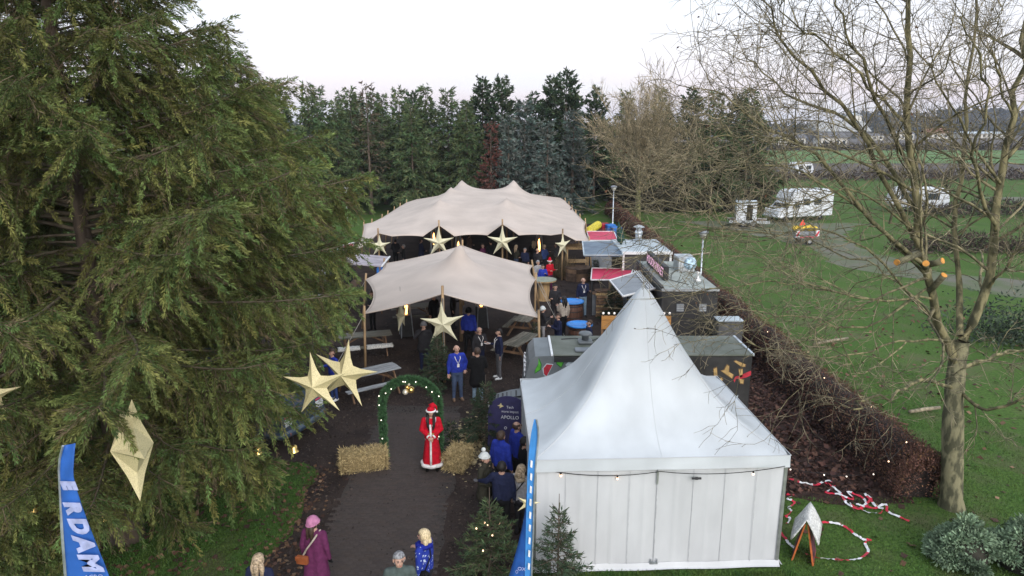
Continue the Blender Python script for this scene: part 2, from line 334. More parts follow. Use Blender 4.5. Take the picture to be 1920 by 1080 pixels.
def spruce_geo(H, RAD, z0, nb, rng, prof=1.0, green=(0.060, 0.098, 0.032), brown=(0.10, 0.068, 0.042), dead=.10, spr=(.13, .018), dens=1.0, per_m=13, wood=True, hang=.6, rise=.25, top_up=.5, minlen=.25, gap=.0, second=.55):
    leaf, wd = Acc(), Acc(); green = np.array(green); brown = np.array(brown)
    for i in range(nb):
        t = ((i + rng.random()) / nb) ** 0.85; z = z0 + (H - z0) * t * .985; az = i * 2.39996 + rng.normal() * .35
        L = max(minlen, RAD * (1 - t) ** prof * rng.uniform(.72, 1.08))
        if gap and rng.random() < gap: L *= .45
        hd = np.array([math.cos(az), math.sin(az), 0]); a_ = rise + top_up * t * .9 + rng.normal() * .08; b_ = .55 * (1 - t) + .15 + rng.normal() * .08; c_ = .30 + rng.normal() * .06
        side = np.array([-hd[1], hd[0], 0]); bend = rng.normal() * .12
        def pos(s):
            s = np.asarray(s)[:, None]; return np.array([0, 0, z]) + hd * L * s + side * (bend * L * s * s) + np.array([0, 0, 1.]) * L * (a_ * s - b_ * s ** 2 * 1.1 + c_ * s ** 3)
        ss = np.linspace(0, 1, 7); pp = pos(ss); r0 = (.008 + .0075 * L)
        V, Fq = tubes(pp[None], (r0 * (1 - ss * .85))[None], 4); wd.add(V, Fq, np.array([.16, .13, .095]) * rng.uniform(.7, 1.15))
        n2 = max(4, int(L * per_m)); s2 = rng.uniform(.10 if L < 2 else .16, 1.0, n2) ** .8; b0 = pos(s2); b1 = pos(np.minimum(s2 + .03, 1.03)); fwd = unit(b1 - b0)
        sg = np.where(rng.random(n2) < .5, -1., 1.)[:, None]
        d2 = unit(fwd * rng.uniform(.5, 1.1, (n2, 1)) + sg * side * rng.uniform(.25, 1.0, (n2, 1)) + np.array([0, 0, -1]) * (hang * rng.uniform(.0, 1.5, (n2, 1))) + np.array([0, 0, 1.]) * .10)
        l2 = (second * (.45 + .75 * (1 - s2)) * rng.uniform(.5, 1.2, n2)) * min(1.0, .35 + L / 3.0)
        isdead = rng.random(n2) < dead * (1.4 - s2)
        # fine twigs
        if wood:
            kk = np.nonzero(rng.random(n2) < .45)[0]; u = np.linspace(0, 1, 3)[None, :, None]
            if len(kk):
                tw = b0[kk][:, None] + d2[kk][:, None] * l2[kk][:, None, None] * u + np.array([0, 0, -1.]) * (hang * .3) * (l2[kk][:, None, None] * u ** 2)
                V, Fq = tubes(tw, np.broadcast_to(np.array([.006, .0045, .002]), (len(kk), 3)), 3); wd.add(V, Fq, np.repeat(np.array([.13, .098, .07]) * rng.uniform(.6, 1.5, (len(kk), 1)), 9, 0))
        m_ = np.maximum(3, (l2 / spr[0] * 2.6 * dens)).astype(int); m_[isdead] = np.maximum(2, m_[isdead] // 2); ix = np.repeat(np.arange(n2), m_); n3 = len(ix)
        u = rng.random(n3); P = b0[ix] + d2[ix] * (l2[ix] * u)[:, None] + np.array([0, 0, -1.]) * ((hang * .3) * l2[ix] * u ** 2)[:, None]
        D = unit(d2[ix] * rng.uniform(.4, 1.2, (n3, 1)) + unit(rng.normal(size=(n3, 3))) * .55 + np.array([0, 0, -1]) * (hang * .45) * rng.random((n3, 1)))
        ln = spr[0] * rng.uniform(.6, 1.35, n3); w = spr[1] * rng.uniform(.7, 1.3, n3); w[isdead[ix]] *= .35
        V, Fq, k = sprigs(P, D, ln, w, rng)
        cl = green * np.array([1, 1, 1]) * rng.uniform(.55, 1.25, (n2, 1)); cl[:, 0] *= rng.uniform(.8, 1.35, n2); c = cl[ix] * rng.uniform(.7, 1.3, (n3, 1)); c[isdead[ix]] = brown * rng.uniform(.5, 1.3, (int(isdead[ix].sum()), 1))
        leaf.add(V, Fq, np.repeat(c, k, 0))
    return leaf, wd
def trunk_mesh(name, H, r0, m, parent, lean=(0, 0), seg=10, n=10, flare=1.5, wob=.05):
    mb = MB(); ps = []; rs = []
    for i in range(seg + 1):
        t = i / seg; ps.append((lean[0] * t + math.sin(t * 7) * wob * t, lean[1] * t + math.cos(t * 5) * wob * t - wob * t, H * t - .05)); rs.append(r0 * (1 - t * .93) * (flare if i == 0 else 1))
    mb.tube(ps, rs, n); return mb.build(name, m, parent, smooth=True)
def conifer(name, label, loc, geo, H, r0, group=None, bark=None, rz=0.0):
    t = thing(name, label, 'tree', loc, rz, group); trunk_mesh('trunk', H, r0, bark or m_bark, t)
    geo[0].build('crown', m_needle, t); geo[1].build('limbs', m_wood, t); return t
# ---------------------------------------------------------------- the big spruces on the left: boughs shared between the trees
rg = np.random.default_rng(3)
UP = np.array([0, 0, 1.])
def bough(L, rng, droop, green=(.142, .186, .056), brown=(.22, .16, .10)):
    """one spruce bough along +x: wood, hanging branchlets and needle twigs in one mesh of two materials"""
    leaf, wd = Acc(), Acc(); green = np.array(green); brown = np.array(brown); hd_, side = np.array([1., 0, 0]), np.array([0, 1., 0]); bend = rng.normal() * .10
    def pos(u): u = np.asarray(u)[:, None]; return hd_ * L * u + side * bend * L * u * u + UP * L * (.10 * u - droop * u ** 2 + droop * .85 * u ** 3.2)
    uu = np.linspace(0, 1, 9); V, Fq = tubes(pos(uu)[None], ((.010 + .0065 * L) * (1 - uu * .85))[None], 5); wd.add(V, Fq, np.array([.20, .165, .12]) * rng.uniform(.7, 1.1))
    n2 = max(8, int(L * 20)); u2 = rng.uniform(.08, 1.0, n2) ** .75; b0 = pos(u2); fwd = unit(pos(np.minimum(u2 + .03, 1.04)) - b0); sg = np.where(rng.random(n2) < .5, -1., 1.)[:, None]
    hang = rng.random((n2, 1)) ** .7; lat = rng.uniform(.2, 1.0, (n2, 1)); d2 = unit(fwd * rng.uniform(.45, 1.0, (n2, 1)) + sg * side * lat - UP * hang * 1.0 + UP * .15)
    l2 = np.minimum(.95, .30 + .16 * L) * (.55 + .65 * np.sin(np.pi * np.clip(u2 * .9 + .1, 0, 1))) * rng.uniform(.5, 1.15, n2); dead = rng.random(n2) < .22 * (1.5 - u2)
    sagk = .35 * hang[:, 0]
    def bp(ix, u): return b0[ix] + d2[ix] * (l2[ix] * u)[:, None] - UP * (sagk[ix] * l2[ix] * u ** 2)[:, None]
    kk = np.nonzero(rng.random(n2) < .6)[0]; tw = np.stack([bp(kk, np.full(len(kk), q)) for q in (0, .5, 1.)], 1); V, Fq = tubes(tw, np.broadcast_to(np.array([.0065, .005, .002]), (len(kk), 3)), 3); wd.add(V, Fq, np.repeat(np.array([.17, .125, .085]) * rng.uniform(.6, 1.5, (len(kk), 1)), 9, 0))
    m_ = np.maximum(9, l2 * 160).astype(int); m_[dead] = m_[dead] // 3; ix = np.repeat(np.arange(n2), m_); n3 = len(ix); u = rng.random(n3) ** .8
    rad = .105 * (1.05 - u) * np.minimum(1, l2[ix] / .4); o = unit(rng.normal(size=(n3, 3))); P = bp(ix, u) + o * (rad * rng.random(n3))[:, None]
    D = unit(d2[ix] * rng.uniform(.5, 1.2, (n3, 1)) + o * .55 - UP * .25 * rng.random((n3, 1))); ln = rng.uniform(.05, .105, n3); w = rng.uniform(.006, .0115, n3); w[dead[ix]] *= .4; ln[dead[ix]] *= 1.5
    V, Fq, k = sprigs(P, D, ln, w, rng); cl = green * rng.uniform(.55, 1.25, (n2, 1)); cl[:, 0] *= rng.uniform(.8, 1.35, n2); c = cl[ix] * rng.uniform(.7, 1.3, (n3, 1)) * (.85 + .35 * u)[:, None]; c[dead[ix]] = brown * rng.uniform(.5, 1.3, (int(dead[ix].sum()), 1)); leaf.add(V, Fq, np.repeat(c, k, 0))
    V = np.concatenate(leaf.V + wd.V); Fq = np.concatenate([f for f in leaf.F] + [f + leaf.n for f in wd.F]); Cc = np.concatenate(leaf.C + wd.C); mi = np.concatenate([np.zeros(sum(map(len, leaf.F)), int), np.ones(sum(map(len, wd.F)), int)])
    o = npmesh('branch', V, Fq, [m_needle, m_wood], None, Cc, mi=mi); me = o.data; bpy.data.objects.remove(o); return me
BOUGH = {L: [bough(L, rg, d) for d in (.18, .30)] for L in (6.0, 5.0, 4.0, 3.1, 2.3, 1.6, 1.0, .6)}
def big_spruce(label, loc, H, RAD, z0, nb, prof, r0, rng, low=1.0):
    t = thing('spruce_tree', label, 'tree', loc, 0, 'big spruces on the left'); trunk_mesh('trunk', H, r0, m_bark, t)
    for i in range(nb):
        f = ((i + rng.random()) / nb) ** .88; z = z0 + (H - z0) * f * .985; L = max(.45, float(np.interp(z, *prof)) * rng.uniform(.76, 1.05)); key = min(BOUGH, key=lambda q: abs(q - L)); k = L / key
        o = link('branch', BOUGH[key][rng.integers(0, 2)], t); o.location = (0, 0, z); o.scale = (k, k * rng.uniform(.9, 1.1) * (1 if rng.random() < .5 else -1), k * rng.uniform(.85, 1.15))
        o.rotation_euler = (rng.normal() * .12, -(-.08 * low + .38 * f + rng.normal() * .08), i * 2.39996 + rng.normal() * .3)
    return t
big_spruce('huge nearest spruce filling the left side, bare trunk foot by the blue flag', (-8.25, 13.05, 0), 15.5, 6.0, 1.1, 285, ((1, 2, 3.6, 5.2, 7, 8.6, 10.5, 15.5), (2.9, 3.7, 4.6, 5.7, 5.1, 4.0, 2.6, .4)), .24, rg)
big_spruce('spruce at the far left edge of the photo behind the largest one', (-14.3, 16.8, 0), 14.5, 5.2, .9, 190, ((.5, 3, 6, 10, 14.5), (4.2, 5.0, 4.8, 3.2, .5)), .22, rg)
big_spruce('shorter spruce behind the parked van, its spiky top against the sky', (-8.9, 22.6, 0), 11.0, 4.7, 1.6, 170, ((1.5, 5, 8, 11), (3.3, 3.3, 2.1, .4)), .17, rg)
# ---------------------------------------------------------------- the wood behind the tents
rg = np.random.default_rng(21)
KINDS = {}
def kind_of(key, n, **k):
    KINDS[key] = []
    for i in range(n):
        H = k['H']; g = spruce_geo(k['H'], k['RAD'], k['z0'], k['nb'], rg, prof=k.get('prof', .8), green=k['green'], dead=k.get('dead', .08), spr=k.get('spr', (.42, .075)), per_m=k.get('per_m', 7), wood=False, hang=k.get('hang', .35), second=k.get('second', 1.0), dens=k.get('dens', 1.0), gap=k.get('gap', .15), rise=k.get('rise', .15), minlen=.5, brown=k.get('brown', (.10, .068, .042)))
        t = thing('pine_tree', 'x', 'tree'); trunk_mesh('trunk', H * .97, k.get('r0', .19), m_bark, t); g[0].build('crown', m_needle, t); g[1].build('limbs', m_wood, t); KINDS[key].append(t)
kind_of('spruce', 3, H=13.0, RAD=4.1, z0=2.2, nb=105, per_m=9, spr=(.42, .058), hang=.55, green=(0.100, 0.152, 0.062), prof=.92, dens=2.7)
kind_of('pine', 3, H=13.4, RAD=3.1, z0=2.6, nb=105, per_m=9, dens=2.4, green=(0.060, 0.102, 0.050), prof=.58, rise=.42, hang=.05, gap=.25, spr=(.40, .072))
kind_of('blue', 2, H=8.6, RAD=2.4, z0=.4, nb=95, dens=2.0, green=(0.135, 0.180, 0.158), prof=.9, hang=.15, spr=(.34, .065), per_m=10, dead=.02)
kind_of('sparse', 1, H=12.8, RAD=2.2, z0=2.6, nb=70, green=(0.12, 0.115, 0.075), prof=.6, dens=.5, dead=.5, gap=.25)
kind_of('red', 1, H=9.0, RAD=1.9, z0=.6, nb=70, dens=1.7, green=(0.125, 0.055, 0.042), brown=(.10, .05, .04), prof=.8, hang=.2, dead=.3, spr=(.34, .085), per_m=9)
USED = set()
def plant(kind, px, Y, top_py, label, name='conifer_tree', group='wood behind the tents', i=0):
    p = AT(px, top_py, Y); src = KINDS[kind][i % len(KINDS[kind])]
    o = src if src.name not in USED else copy_tree(src); USED.add(src.name if o is src else o.name)
    H0 = max(v for v in [c.dimensions.z for c in src.children] if v); s = p.z / (KH[kind])
    o.location = (p.x, Y, 0); o.scale = (s * random.uniform(.92, 1.08),) * 2 + (s,); o.rotation_euler = (0, 0, random.uniform(0, 6.28)); o.name = name; tag(o, label, 'tree', group); return o
KH = dict(spruce=13.0, pine=13.4, blue=8.6, sparse=12.8, red=9.0)
WOOD = [  # kind, px, distance, top py, what sets it apart
 ('spruce', 480, 68, 168, 'spruce just right of the big foreground spruces, half hidden by their tips', 'spruce_tree'),
 ('spruce', 545, 74, 138, 'tall narrow spruce top at the left end of the wood', 'spruce_tree'),
 ('spruce', 603, 71, 152, 'green spruce with bare lower trunk, left of the left lamp post', 'spruce_tree'),
 ('spruce', 640, 80, 176, 'dark spruce behind the left lamp post', 'spruce_tree'),
 ('sparse', 686, 69, 158, 'thin half bare conifer with a pale straight trunk right of the left lamp', 'sparse_conifer'),
 ('spruce', 716, 78, 178, 'dark spruce directly right of the half bare conifer', 'spruce_tree'),
 ('spruce', 747, 72, 167, 'spruce above the left rear corner of the big tent', 'spruce_tree'),
 ('spruce', 798, 76, 160, 'spruce with visible stem, fourth treetop left of the tent peaks', 'spruce_tree'),
 ('spruce', 838, 73, 168, 'broad spruce left of the tall dark pines', 'spruce_tree'),
 ('pine', 905, 78, 150, 'tall dark pine above the red-brown conifer, left of the pair', 'pine_tree'),
 ('pine', 940, 76, 150, 'tall dark pine above the red-brown conifer, right of the pair', 'pine_tree'),
 ('pine', 1000, 80, 176, 'dark pine between the pair and the tallest pine', 'pine_tree'),
 ('pine', 1062, 75, 138, 'tallest broad dark pine left of the bare tree', 'pine_tree'),
 ('pine', 1036, 79, 150, 'dark pine touching the left flank of the tallest pine', 'pine_tree'),
 ('pine', 1118, 78, 165, 'dark pine behind the left side of the round bare tree', 'pine_tree'),
 ('spruce', 1175, 80, 172, 'spruce behind the middle of the round bare tree', 'spruce_tree'),
 ('spruce', 1240, 79, 165, 'spruce behind the right side of the round bare tree', 'spruce_tree'),
 ('pine', 1300, 74, 168, 'dark pine right of the round bare tree', 'pine_tree'),
 ('spruce', 1345, 70, 172, 'dull brownish spruce next to the last conifer of the wood', 'spruce_tree'),
 ('spruce', 1412, 72, 164, 'last narrow dark spruce at the right end of the wood', 'spruce_tree'),
 ('blue', 818, 64, 282, 'small blue spruce left above the big tent', 'blue_spruce'),
 ('blue', 852, 66, 246, 'taller blue spruce left of the red-brown conifer', 'blue_spruce'),
 ('red', 921, 66, 232, 'red-brown dead conifer behind the tent peaks', 'dead_conifer'),
 ('blue', 952, 67, 222, 'slim blue spruce touching the red-brown conifer', 'blue_spruce'),
 ('blue', 984, 70, 192, 'tallest blue spruce right of the red-brown conifer', 'blue_spruce'),
 ('blue', 1026, 65, 230, 'wide blue spruce left of the round bare tree', 'blue_spruce'),
 ('blue', 1075, 70, 210, 'blue spruce in front of the tallest dark pine', 'blue_spruce'),
 ('spruce', 655, 74, 166, 'spruce closing the gap above the left lamp post', 'spruce_tree'),
 ('spruce', 700, 82, 172, 'spruce of the second row behind the half bare conifer', 'spruce_tree'),
 ('spruce', 592, 78, 166, 'spruce of the second row left of the lamp post', 'spruce_tree'),
 ('spruce', 575, 66, 158, 'dark spruce filling the left end of the wood beside the foreground tips', 'spruce_tree'),
 ('spruce', 512, 70, 150, 'tall spruce at the very left end of the wood, behind the spiky top', 'spruce_tree'),
 ('spruce', 628, 67, 190, 'lower green spruce just left of the left lamp post', 'spruce_tree'),
 ('spruce', 770, 68, 196, 'lower green spruce above the left slope of the big tent', 'spruce_tree'),
 ('spruce', 875, 70, 188, 'green spruce between the blue spruces and the dark pines', 'spruce_tree'),
 ('spruce', 420, 72, 150, 'spruce hidden behind the big foreground spruces, inner one', 'spruce_tree'),
 ('spruce', 330, 74, 150, 'spruce hidden behind the big foreground spruces, outer one', 'spruce_tree'),
 ('pine', 772, 88, 176, 'far pine filling the gap in the second row of the wood', 'pine_tree'),
 ('pine', 872, 90, 192, 'far pine low in the gap left of the dark pair', 'pine_tree'),
 ('pine', 672, 90, 182, 'far pine between the left lamp and the half bare conifer', 'pine_tree'),
 ('pine', 1385, 84, 182, 'far pine behind the last spruce of the wood', 'pine_tree'),
]
for i, (k, px, Y, ty, lab, nm) in enumerate(WOOD): plant(k, px, Y, ty, lab, nm, i=i)
# understorey of the wood: a dense dark mass of brush between the trunks
def brush(name, n, xf, rng, col, ln=(.35, .08), kind='stuff', label=None, cat=None):
    A = Acc(); P = xf(n); D = unit(rng.normal(size=(n, 3)) + np.array([0, 0, .5])); l = ln[0] * rng.uniform(.6, 1.4, n); w = ln[1] * rng.uniform(.6, 1.4, n)
    V, Fq, k = sprigs(P, D, l, w, rng); c = np.array(col) * rng.uniform(.5, 1.4, (n, 1)); A.add(V, Fq, np.repeat(c, k, 0)); o = A.build(name, m_needle); return tag(o, label, cat, kind=kind)
def uf(x0, x1, y0, y1, z0, z1, seed=0):
    def f(n):
        x = RNG.uniform(x0, x1, n); y = RNG.uniform(y0, y1, n); top = z1 * (.65 + .35 * noise1(x * .5, seed)); return np.stack([x, y, z0 + (top - z0) * RNG.random(n) ** .8], 1)
    return f
brush('undergrowth', 15000, uf(-46, 30, 81, 92, 0, 6.5), RNG, (0.040, 0.048, 0.034), (.9, .26), label='dark undergrowth between the trunks of the wood', cat='undergrowth')
brush('undergrowth', 6000, uf(10.5, 27, 70, 74, 0, 3.6, 4), RNG, (0.070, 0.062, 0.040), (.6, .09), label='brownish bushes at the foot of the round bare tree', cat='bushes')
# ---------------------------------------------------------------- bare trees
def grow(P0, D0, L0, R0, rng, K=7, wander=.10, lift=0.0, taper=.30):
    """batch of branches: (N,3),(N,3),(N,),(N,) -> polylines (N,K,3), radii (N,K)"""
    N = len(P0); pl = np.zeros((N, K, 3)); pl[:, 0] = P0; d = unit(D0.copy()); st = (L0 / (K - 1))[:, None]
    for k in range(1, K):
        d = unit(d + rng.normal(size=(N, 3)) * wander + np.array([0, 0, lift])); pl[:, k] = pl[:, k - 1] + d * st
    rd = R0[:, None] * np.linspace(1, taper, K)[None]; return pl, rd
def kids(pl, rd, n, rng, lo=.25, ang=(.5, 1.0), lenf=(.35, .65), rf=.55, up=.0, rmin=.004):
    N, K, _ = pl.shape; Lp = np.linalg.norm(np.diff(pl, axis=1), axis=2).sum(1); ix = np.repeat(np.arange(N), n); u = rng.uniform(lo, 1.0, N * n)
    f = u * (K - 1); i0 = np.minimum(f.astype(int), K - 2); w = (f - i0)[:, None]; P = pl[ix, i0] * (1 - w) + pl[ix, i0 + 1] * w; d = unit(pl[ix, i0 + 1] - pl[ix, i0])
    r = rd[ix, i0] * (1 - w[:, 0]) + rd[ix, i0 + 1] * w[:, 0]; q = unit(np.cross(d, unit(rng.normal(size=(N * n, 3))))); a = rng.uniform(*ang, N * n)[:, None]
    D = unit(d * np.cos(a) + q * np.sin(a) + np.array([0, 0, up])); return P, D, Lp[ix] * rng.uniform(*lenf, N * n) * (1.15 - .5 * u), np.maximum(r * rf, rmin)
m_bare = mat('bare_bark', (1.25, 1.2, 1.05), 0.9, scale=7, col2=(.45, .46, .42), attr='tint', bump=1.0, bscale=26, spec=.15, stretch=(1, 1, .4), vmin=.44, vmax=.58, detail=10)
# round bare tree in the middle distance
rg = np.random.default_rng(5)
t = thing('bare_tree', 'round leafless tree with a pale trunk standing at the end of the hedge', 'tree', (11.73, 63.6, 0))
pl0 = np.array([[[0, 0, -.05], [.03, 0, 1.0], [-.02, .03, 2.0], [0, 0, 3.0], [.05, 0, 4.2], [.0, .1, 5.6], [-.1, 0, 7.2]]]); rd0 = np.array([[.30, .25, .23, .22, .17, .11, .05]])
A = Acc(); V, Fq = tubes(pl0, rd0, 8); trunkA = Acc(); trunkA.add(V, Fq, (.17, .17, .085))
P, D, L, Rr = kids(pl0, rd0, 64, rg, lo=.40, ang=(.25, 1.5), lenf=(.62, .80), rf=.42, up=.16); Rr = np.minimum(Rr, .075)
L = rg.uniform(4.8, 6.9, len(L)); b1, r1 = grow(P, D, L, Rr, rg, 8, .07, .045, .25); V, Fq = tubes(b1, r1, 4); A.add(V, Fq, np.repeat(np.array([.33, .285, .20]) * rg.uniform(.7, 1.2, (len(b1), 1)), 32, 0))
P, D, L, Rr = kids(b1, r1, 9, rg, ang=(.3, .8), lenf=(.28, .5), up=.1, rmin=.012); b2, r2 = grow(P, D, L, Rr, rg, 6, .09, .03, .4); V, Fq = tubes(b2, r2, 3); A.add(V, Fq, np.repeat(np.array([.34, .29, .205]) * rg.uniform(.7, 1.3, (len(b2), 1)), 18, 0))
P, D, L, Rr = kids(b2, r2, 8, rg, ang=(.3, .8), lenf=(.4, .8), up=.08, rmin=.016); b3, r3 = grow(P, D, L, Rr, rg, 4, .12, .02, .5); V, Fq = tubes(b3, r3, 3); A.add(V, Fq, np.repeat(np.array([.34, .285, .205]) * rg.uniform(.7, 1.3, (len(b3), 1)), 12, 0))
trunkA.build('trunk', m_bare, t, True); A.build('crown', m_bare, t)
# large bare tree on the right: trunk and limbs laid out by hand, twigs grown
rg = np.random.default_rng(9)
def curve(pts, K=9):
    pts = np.array(pts, float); n = len(pts); u = np.linspace(0, n - 1, K); out = np.zeros((K, pts.shape[1]))
    for i, uu in enumerate(u):
        k = min(int(uu), n - 2); f = uu - k; p0, p1, p2, p3 = pts[max(k - 1, 0)], pts[k], pts[k + 1], pts[min(k + 2, n - 1)]
        out[i] = .5 * (2 * p1 + (p2 - p0) * f + (2 * p0 - 5 * p1 + 4 * p2 - p3) * f * f + (3 * p1 - p0 - 3 * p2 + p3) * f ** 3)
    return out
T0 = G(1783, 952)
def LB(*pts, r=(.1, .02), k=.57):
    """limb through (px, py, Y) sight points; relative to the trunk foot"""
    q = [AT(a, b, c) - T0 for a, b, c in pts]; cv = curve(q, 15)
    if r[0] < .25: cv[1:-1] += rg.normal(size=(13, 3)) * np.linspace(.02, .055, 13)[:, None]
    return cv, (r[0] * k + (r[1] * k - r[0] * k) * np.linspace(0, 1, 15) ** .8) * rg.uniform(.93, 1.07, 15)
limbs = [
 LB((1783, 955, 14.3), (1786, 860, 14.3), (1787, 780, 14.3), (1792, 705, 14.35), (1800, 640, 14.4), r=(.40, .33)),
 LB((1795, 690, 14.35), (1755, 590, 14.2), (1728, 470, 14.0), (1712, 330, 13.9), (1700, 200, 13.8), (1706, 80, 13.8), (1694, -60, 13.8), r=(.19, .07)),
 LB((1805, 640, 14.4), (1850, 545, 14.6), (1868, 440, 14.7), (1880, 330, 14.9), (1905, 200, 15), (1918, 90, 15), (1925, -30, 15), r=(.20, .07)),
 LB((1800, 630, 14.4), (1800, 540, 15.2), (1790, 400, 15.8), (1812, 260, 16.2), (1818, 130, 16.4), (1830, -20, 16.5), r=(.14, .045)),
 LB((1728, 470, 14.0), (1655, 330, 13.7), (1580, 200, 13.5), (1480, 90, 13.3), (1430, 0, 13.2), r=(.11, .022)),
 LB((1720, 400, 14.0), (1640, 270, 14.3), (1560, 210, 14.6), (1460, 170, 14.8), (1400, 110, 15), r=(.09, .02)),
 LB((1735, 500, 14.0), (1640, 420, 13.4), (1540, 300, 13.0), (1470, 250, 12.8), (1380, 200, 12.6), (1300, 165, 12.5), r=(.09, .018)),
 LB((1712, 330, 13.9), (1650, 200, 13.4), (1600, 80, 13), (1560, -40, 12.8), r=(.08, .022)),
 LB((1868, 440, 14.7), (1830, 300, 14.0), (1850, 160, 13.6), (1800, 30, 13.4), r=(.08, .022)),
 LB((1880, 330, 14.9), (1940, 220, 15), (2000, 120, 15), r=(.08, .03)),
 LB((1785, 725, 14.3), (1735, 715, 13.6), (1680, 735, 12.9), (1630, 752, 12.5), (1600, 768, 12.3), r=(.075, .035)),
 LB((1785, 640, 14.3), (1700, 640, 13.3), (1600, 668, 12.6), (1530, 668, 12.2), (1400, 640, 11.8), r=(.05, .012)),
 LB((1745, 560, 14.1), (1650, 560, 13.2), (1560, 545, 12.6), (1470, 530, 12.2), (1330, 540, 11.8), r=(.05, .010)),
 LB((1750, 600, 14.2), (1640, 480, 13.2), (1540, 430, 12.5), (1440, 440, 12), (1350, 420, 11.7), r=(.05, .010)),
 LB((1740, 520, 14.0), (1620, 400, 13.4), (1500, 320, 13), (1400, 310, 12.6), (1280, 330, 12.3), r=(.055, .012)),
 LB((1850, 545, 14.6), (1900, 480, 14), (1960, 430, 13.6), r=(.07, .03)),
 LB((1800, 690, 14.4), (1860, 670, 14.8), (1930, 650, 15.2), (2000, 640, 15.4), r=(.08, .04)),
 LB((1795, 730, 14.3), (1850, 770, 13.6), (1920, 745, 13.3), (1990, 730, 13), r=(.08, .035)),
 LB((1790, 650, 14.3), (1720, 560, 15.4), (1640, 500, 16.3), (1560, 470, 17), (1450, 400, 17.5), r=(.06, .014)),
 LB((1706, 250, 13.8), (1620, 150, 13.2), (1520, 60, 12.8), (1440, -20, 12.6), r=(.06, .014)), LB((1715, 360, 14.0), (1610, 300, 12.8), (1500, 270, 12.2), (1400, 250, 11.8), (1320, 260, 11.5), r=(.06, .010)), LB((1880, 350, 14.9), (1800, 230, 14.2), (1740, 120, 13.8), (1690, 20, 13.6), r=(.06, .014)), LB((1900, 220, 15), (1860, 110, 14.4), (1880, 10, 14.2), r=(.05, .014)), LB((1738, 540, 14.1), (1640, 610, 13.0), (1540, 600, 12.3), (1440, 590, 11.9), (1380, 610, 11.7), r=(.045, .010)), LB((1725, 440, 14.0), (1600, 360, 12.9), (1480, 390, 12.2), (1380, 380, 11.8), (1300, 400, 11.6), r=(.045, .009)),
 LB((1700, 640, 13.3), (1610, 700, 12.4), (1560, 610, 12), (1500, 640, 11.7), r=(.03, .008)),
]
t = thing('bare_tree', 'large leafless tree with mossy trunk beside the hedge at the right', 'tree', T0)
trA, A = Acc(), Acc()
V, Fq = tubes(limbs[0][0][None], (limbs[0][1] * np.array([1.3, 1.1, 1.03] + [1] * 10 + [.97, .92]))[None], 16); trA.add(V, Fq, (.185, .178, .122))
for pl, rd in limbs[1:]:
    V, Fq = tubes(pl[None], rd[None], 7); A.add(V, Fq, np.array([.185, .17, .105]) * rg.uniform(.8, 1.15))
PL = np.array([l[0] for l in limbs[1:]]); RD = np.array([l[1] for l in limbs[1:]])
P, D, L, Rr = kids(PL, RD, 18, rg, lo=.12, ang=(.4, 1.2), lenf=(.28, .5), rf=.42, up=.05, rmin=.010); L = np.minimum(L, 3.4); D[:, 0] -= .12; kp = (P[:, 2] > 5.2) | (rg.random(len(P)) < .34); P, D, L, Rr = P[kp], D[kp], L[kp], Rr[kp]; b1, r1 = grow(P, D, L, np.minimum(Rr, .035), rg, 8, .16, .0, .3)
V, Fq = tubes(b1, r1, 4); A.add(V, Fq, np.repeat(np.array([.205, .185, .125]) * rg.uniform(.7, 1.2, (len(b1), 1)), 32, 0))
P, D, L, Rr = kids(b1, r1, 6, rg, lo=.15, ang=(.4, 1.15), lenf=(.35, .7), rf=.5, rmin=.0055); b2, r2 = grow(P, D, np.minimum(L, 1.5), np.minimum(Rr, .013), rg, 6, .20, .0, .5)
V, Fq = tubes(b2, r2, 3); A.add(V, Fq, np.repeat(np.array([.25, .22, .165]) * rg.uniform(.7, 1.25, (len(b2), 1)), 18, 0))
P, D, L, Rr = kids(b2, r2, 3, rg, lo=.1, ang=(.4, 1.1), lenf=(.35, .7), rf=.7, rmin=.0042); b3, r3 = grow(P, D, np.clip(L, .12, .7), np.minimum(Rr, .006), rg, 4, .22, .0, .7)
V, Fq = tubes(b3, r3, 3); A.add(V, Fq, np.repeat(np.array([.25, .215, .165]) * rg.uniform(.7, 1.25, (len(b3), 1)), 12, 0))
# a few seed heads and last leaves
n = 260; pk = b3[rg.integers(0, len(b3), n), -1]; V, Fq, k = sprigs(pk, rg.normal(size=(n, 3)), np.full(n, .06), np.full(n, .02), rg); A.add(V, Fq, (.09, .05, .035))
trA.build('trunk', m_bare, t, True); A.build('crown', m_bare, t)
# second, thinner bare trees further back on the right
for (px, py, h, lab) in ((1668, 420, 7.5, 'thin bare tree standing behind the left stem of the large bare tree'), (1765, 395, 6.5, 'thin crooked bare tree in front of the white caravan lawn'), (1395, 380, 5.0, 'small bare tree left of the white motorhome')):
    g0 = G(px, py); t = thing('bare_tree', lab, 'tree', g0, 0, 'thin bare trees on the lawn'); A, trA = Acc(), Acc()
    p0, r0 = grow(np.array([[0, 0, -.05]]), np.array([[.05, 0, 1.]]), np.array([h * .7]), np.array([.13]), rg, 9, .05, .05, .3); V, Fq = tubes(p0, r0, 7); trA.add(V, Fq, (.11, .10, .06))
    P, D, L, Rr = kids(p0, r0, 26, rg, lo=.25, ang=(.4, 1.1), lenf=(.3, .6), up=.25); b1, r1 = grow(P, D, L, np.minimum(Rr, .05), rg, 7, .12, .05, .3); V, Fq = tubes(b1, r1, 4); A.add(V, Fq, (.12, .105, .07))
    P, D, L, Rr = kids(b1, r1, 9, rg, lenf=(.25, .5), up=.1, rmin=.010); b2, r2 = grow(P, D, L, Rr, rg, 5, .15, .02, .6); V, Fq = tubes(b2, r2, 3); A.add(V, Fq, (.13, .11, .08))
    trA.build('trunk', m_bare, t, True); A.build('crown', m_bare, t)
